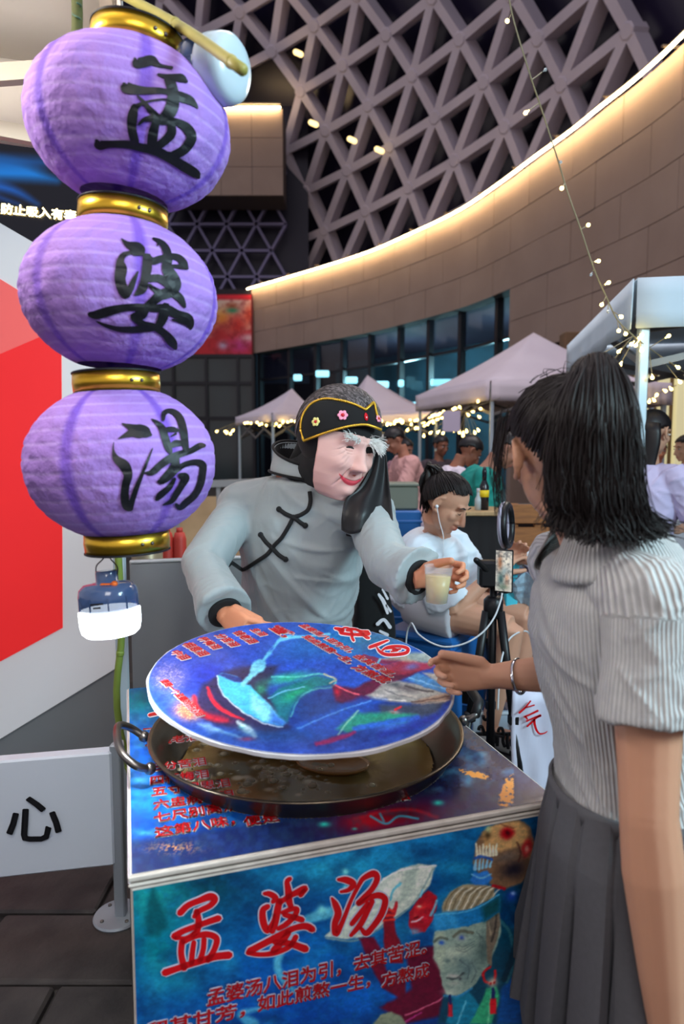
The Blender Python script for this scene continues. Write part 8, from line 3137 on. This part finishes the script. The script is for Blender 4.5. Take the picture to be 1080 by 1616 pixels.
# black bag behind the vendor
by = 2.75
b0 = at(592, 1015, by)
t = thing('dark_crate', 'dark crate carrying the black bag behind the vendor', 'crate', (b0.x, by, 0))
v, f = boxv((b0.x, by, b0.z / 2 - .003), .26, .22, b0.z - .006, bev=.01)
mesh_obj('body', v, f, mat('dark_crate', rgb(60, 58, 62)), t)
v, f = boxv((b0.x, by, b0.z * .7), .27, .23, .03, bev=.004)
mesh_obj('rib', v, f, mat('dark_crate', rgb(60, 58, 62)), t)
t = thing('black_bag', 'black cloth bag with white printed marks behind the arm of the vendor', 'bag', b0)
rows = []
top_z = at(590, 872, by).z
for k in range(10):
    u = k / 9
    rows.append([V((b0.x + (.085 - .02 * u) * math.copysign(abs(math.cos(a)) ** .6, math.cos(a)) + .006 * math.sin(u * 9 + a * 3) - .02 * u, by + (.06 - .03 * u) * math.copysign(abs(math.sin(a)) ** .6, math.sin(a)), b0.z + .002 + (top_z - b0.z) * u)) for a in [2 * math.pi * i / 28 for i in range(28)]])
v, f = loft(rows)
bg_ = mesh_obj('sack', v, f, m_black, t, True)
bp_ = Plane(V((0, by - .066, 0)), (1, 0, 0), Zu)
v, f = brush([[(598, 938, 2), (606, 950, 3), (612, 968, 2)], [(604, 930, 1.5), (612, 945, 2)], [(596, 985, 3), (606, 978, 2.5), (616, 990, 3)], [(600, 996, 2), (612, 1002, 2.5)], [(610, 955, 1.5), (617, 965, 2)]], lambda q: bp_.P(*bp_.hit(q[0], q[1]), .0), 0)
mesh_obj('white_marks', v, f, m_white, bg_)

# ------------------------------------------------------------------ cloth covered table and menu sign at the right edge
ty = 4.7
tz = at(1060, 803, ty).z
tx0 = at(1036, 803, ty).x
t = thing('cloth_table', 'table under a white cloth at the right edge beside the lilac tee', 'table', (tx0 + .6, ty + .3, 0))
rows = []
for z, o_ in ((.06, .05), (tz * .5, .025), (tz - .02, .004), (tz, .0)):
    row = []
    for i in range(72):
        a = i / 72
        per = a * 4
        k = int(per)
        u = per - k
        cs_ = [(0, 0), (1.2, 0), (1.2, .6), (0, .6), (0, 0)]
        x = cs_[k][0] + (cs_[k + 1][0] - cs_[k][0]) * u
        y = cs_[k][1] + (cs_[k + 1][1] - cs_[k][1]) * u
        n = [(0, -1), (1, 0), (0, 1), (-1, 0)][k]
        w = o_ * (1 + .7 * math.sin(i * 1.6))
        row.append(V((tx0 + x + n[0] * w, ty + y + n[1] * w, z)))
    rows.append(row)
v, f = loft(rows)
mesh_obj('table_cloth', v, f, mat('white_table_cloth', rgb(206, 206, 214), .8, bump=(5, .3, .02)), t, False)
for a in (.08, 1.12):
    for b in (.08, .52):
        v, f = boxv((tx0 + a, ty + b, .04), .035, .035, .08, bev=.003)
        mesh_obj('leg', v, f, m_leg, t)
mp0, mp1 = at(1036, 812, ty - .06), at(1096, 820, ty - .06)
ms_pl = Plane(at(1036, 812, ty - .05), V((1, -.05, 0)), Zu)
t = thing('menu_sign', 'white menu sign with two rows of black characters on the cloth covered table', 'sign', (mp0.x + .1, ty + .05, tz))
mw, mh = .36, .19
ox = at(1038, 800, ty).x
pl = Plane(V((ox, ty + .03, tz + .002)), V((1, -.06, 0)), Zu)
v, f = boxv(pl.P(mw / 2, mh / 2, -.006), mw, .010, mh, (pl.u, Zu.cross(pl.u), Zu), .003)
mesh_obj('board', v, f, m_sign, t)
v, f = beam(pl.P(mw / 2, mh * .8, -.012), pl.P(mw / 2, 0.006, -.10), .03, .008)
mesh_obj('strut', v, f, m_sign, t)
for txt, y0 in (('杨梅汤', .105), ('绿豆汤', .02)):
    plane_text('lettering', txt, pl, (.03, y0), (.28, y0), (.03, y0 + .07), m_ink, None, t, .05, 0, .0015, uvs=True)
t = thing('yellow_box', 'yellow box on the cloth covered table at the right edge', 'box', (at(1078, 760, ty + .2).x, ty + .25, tz))
v, f = boxv((at(1078, 760, ty + .2).x + .02, ty + .25, tz + .12), .12, .10, .24, bev=.006)
mesh_obj('body', v, f, mat('yellow_card', rgb(236, 176, 30), .5), t)
v, f = boxv((at(1078, 760, ty + .2).x + .02, ty + .25, tz + .235), .124, .104, .02, bev=.004)
mesh_obj('lid', v, f, mat('yellow_card', rgb(236, 176, 30)), t)
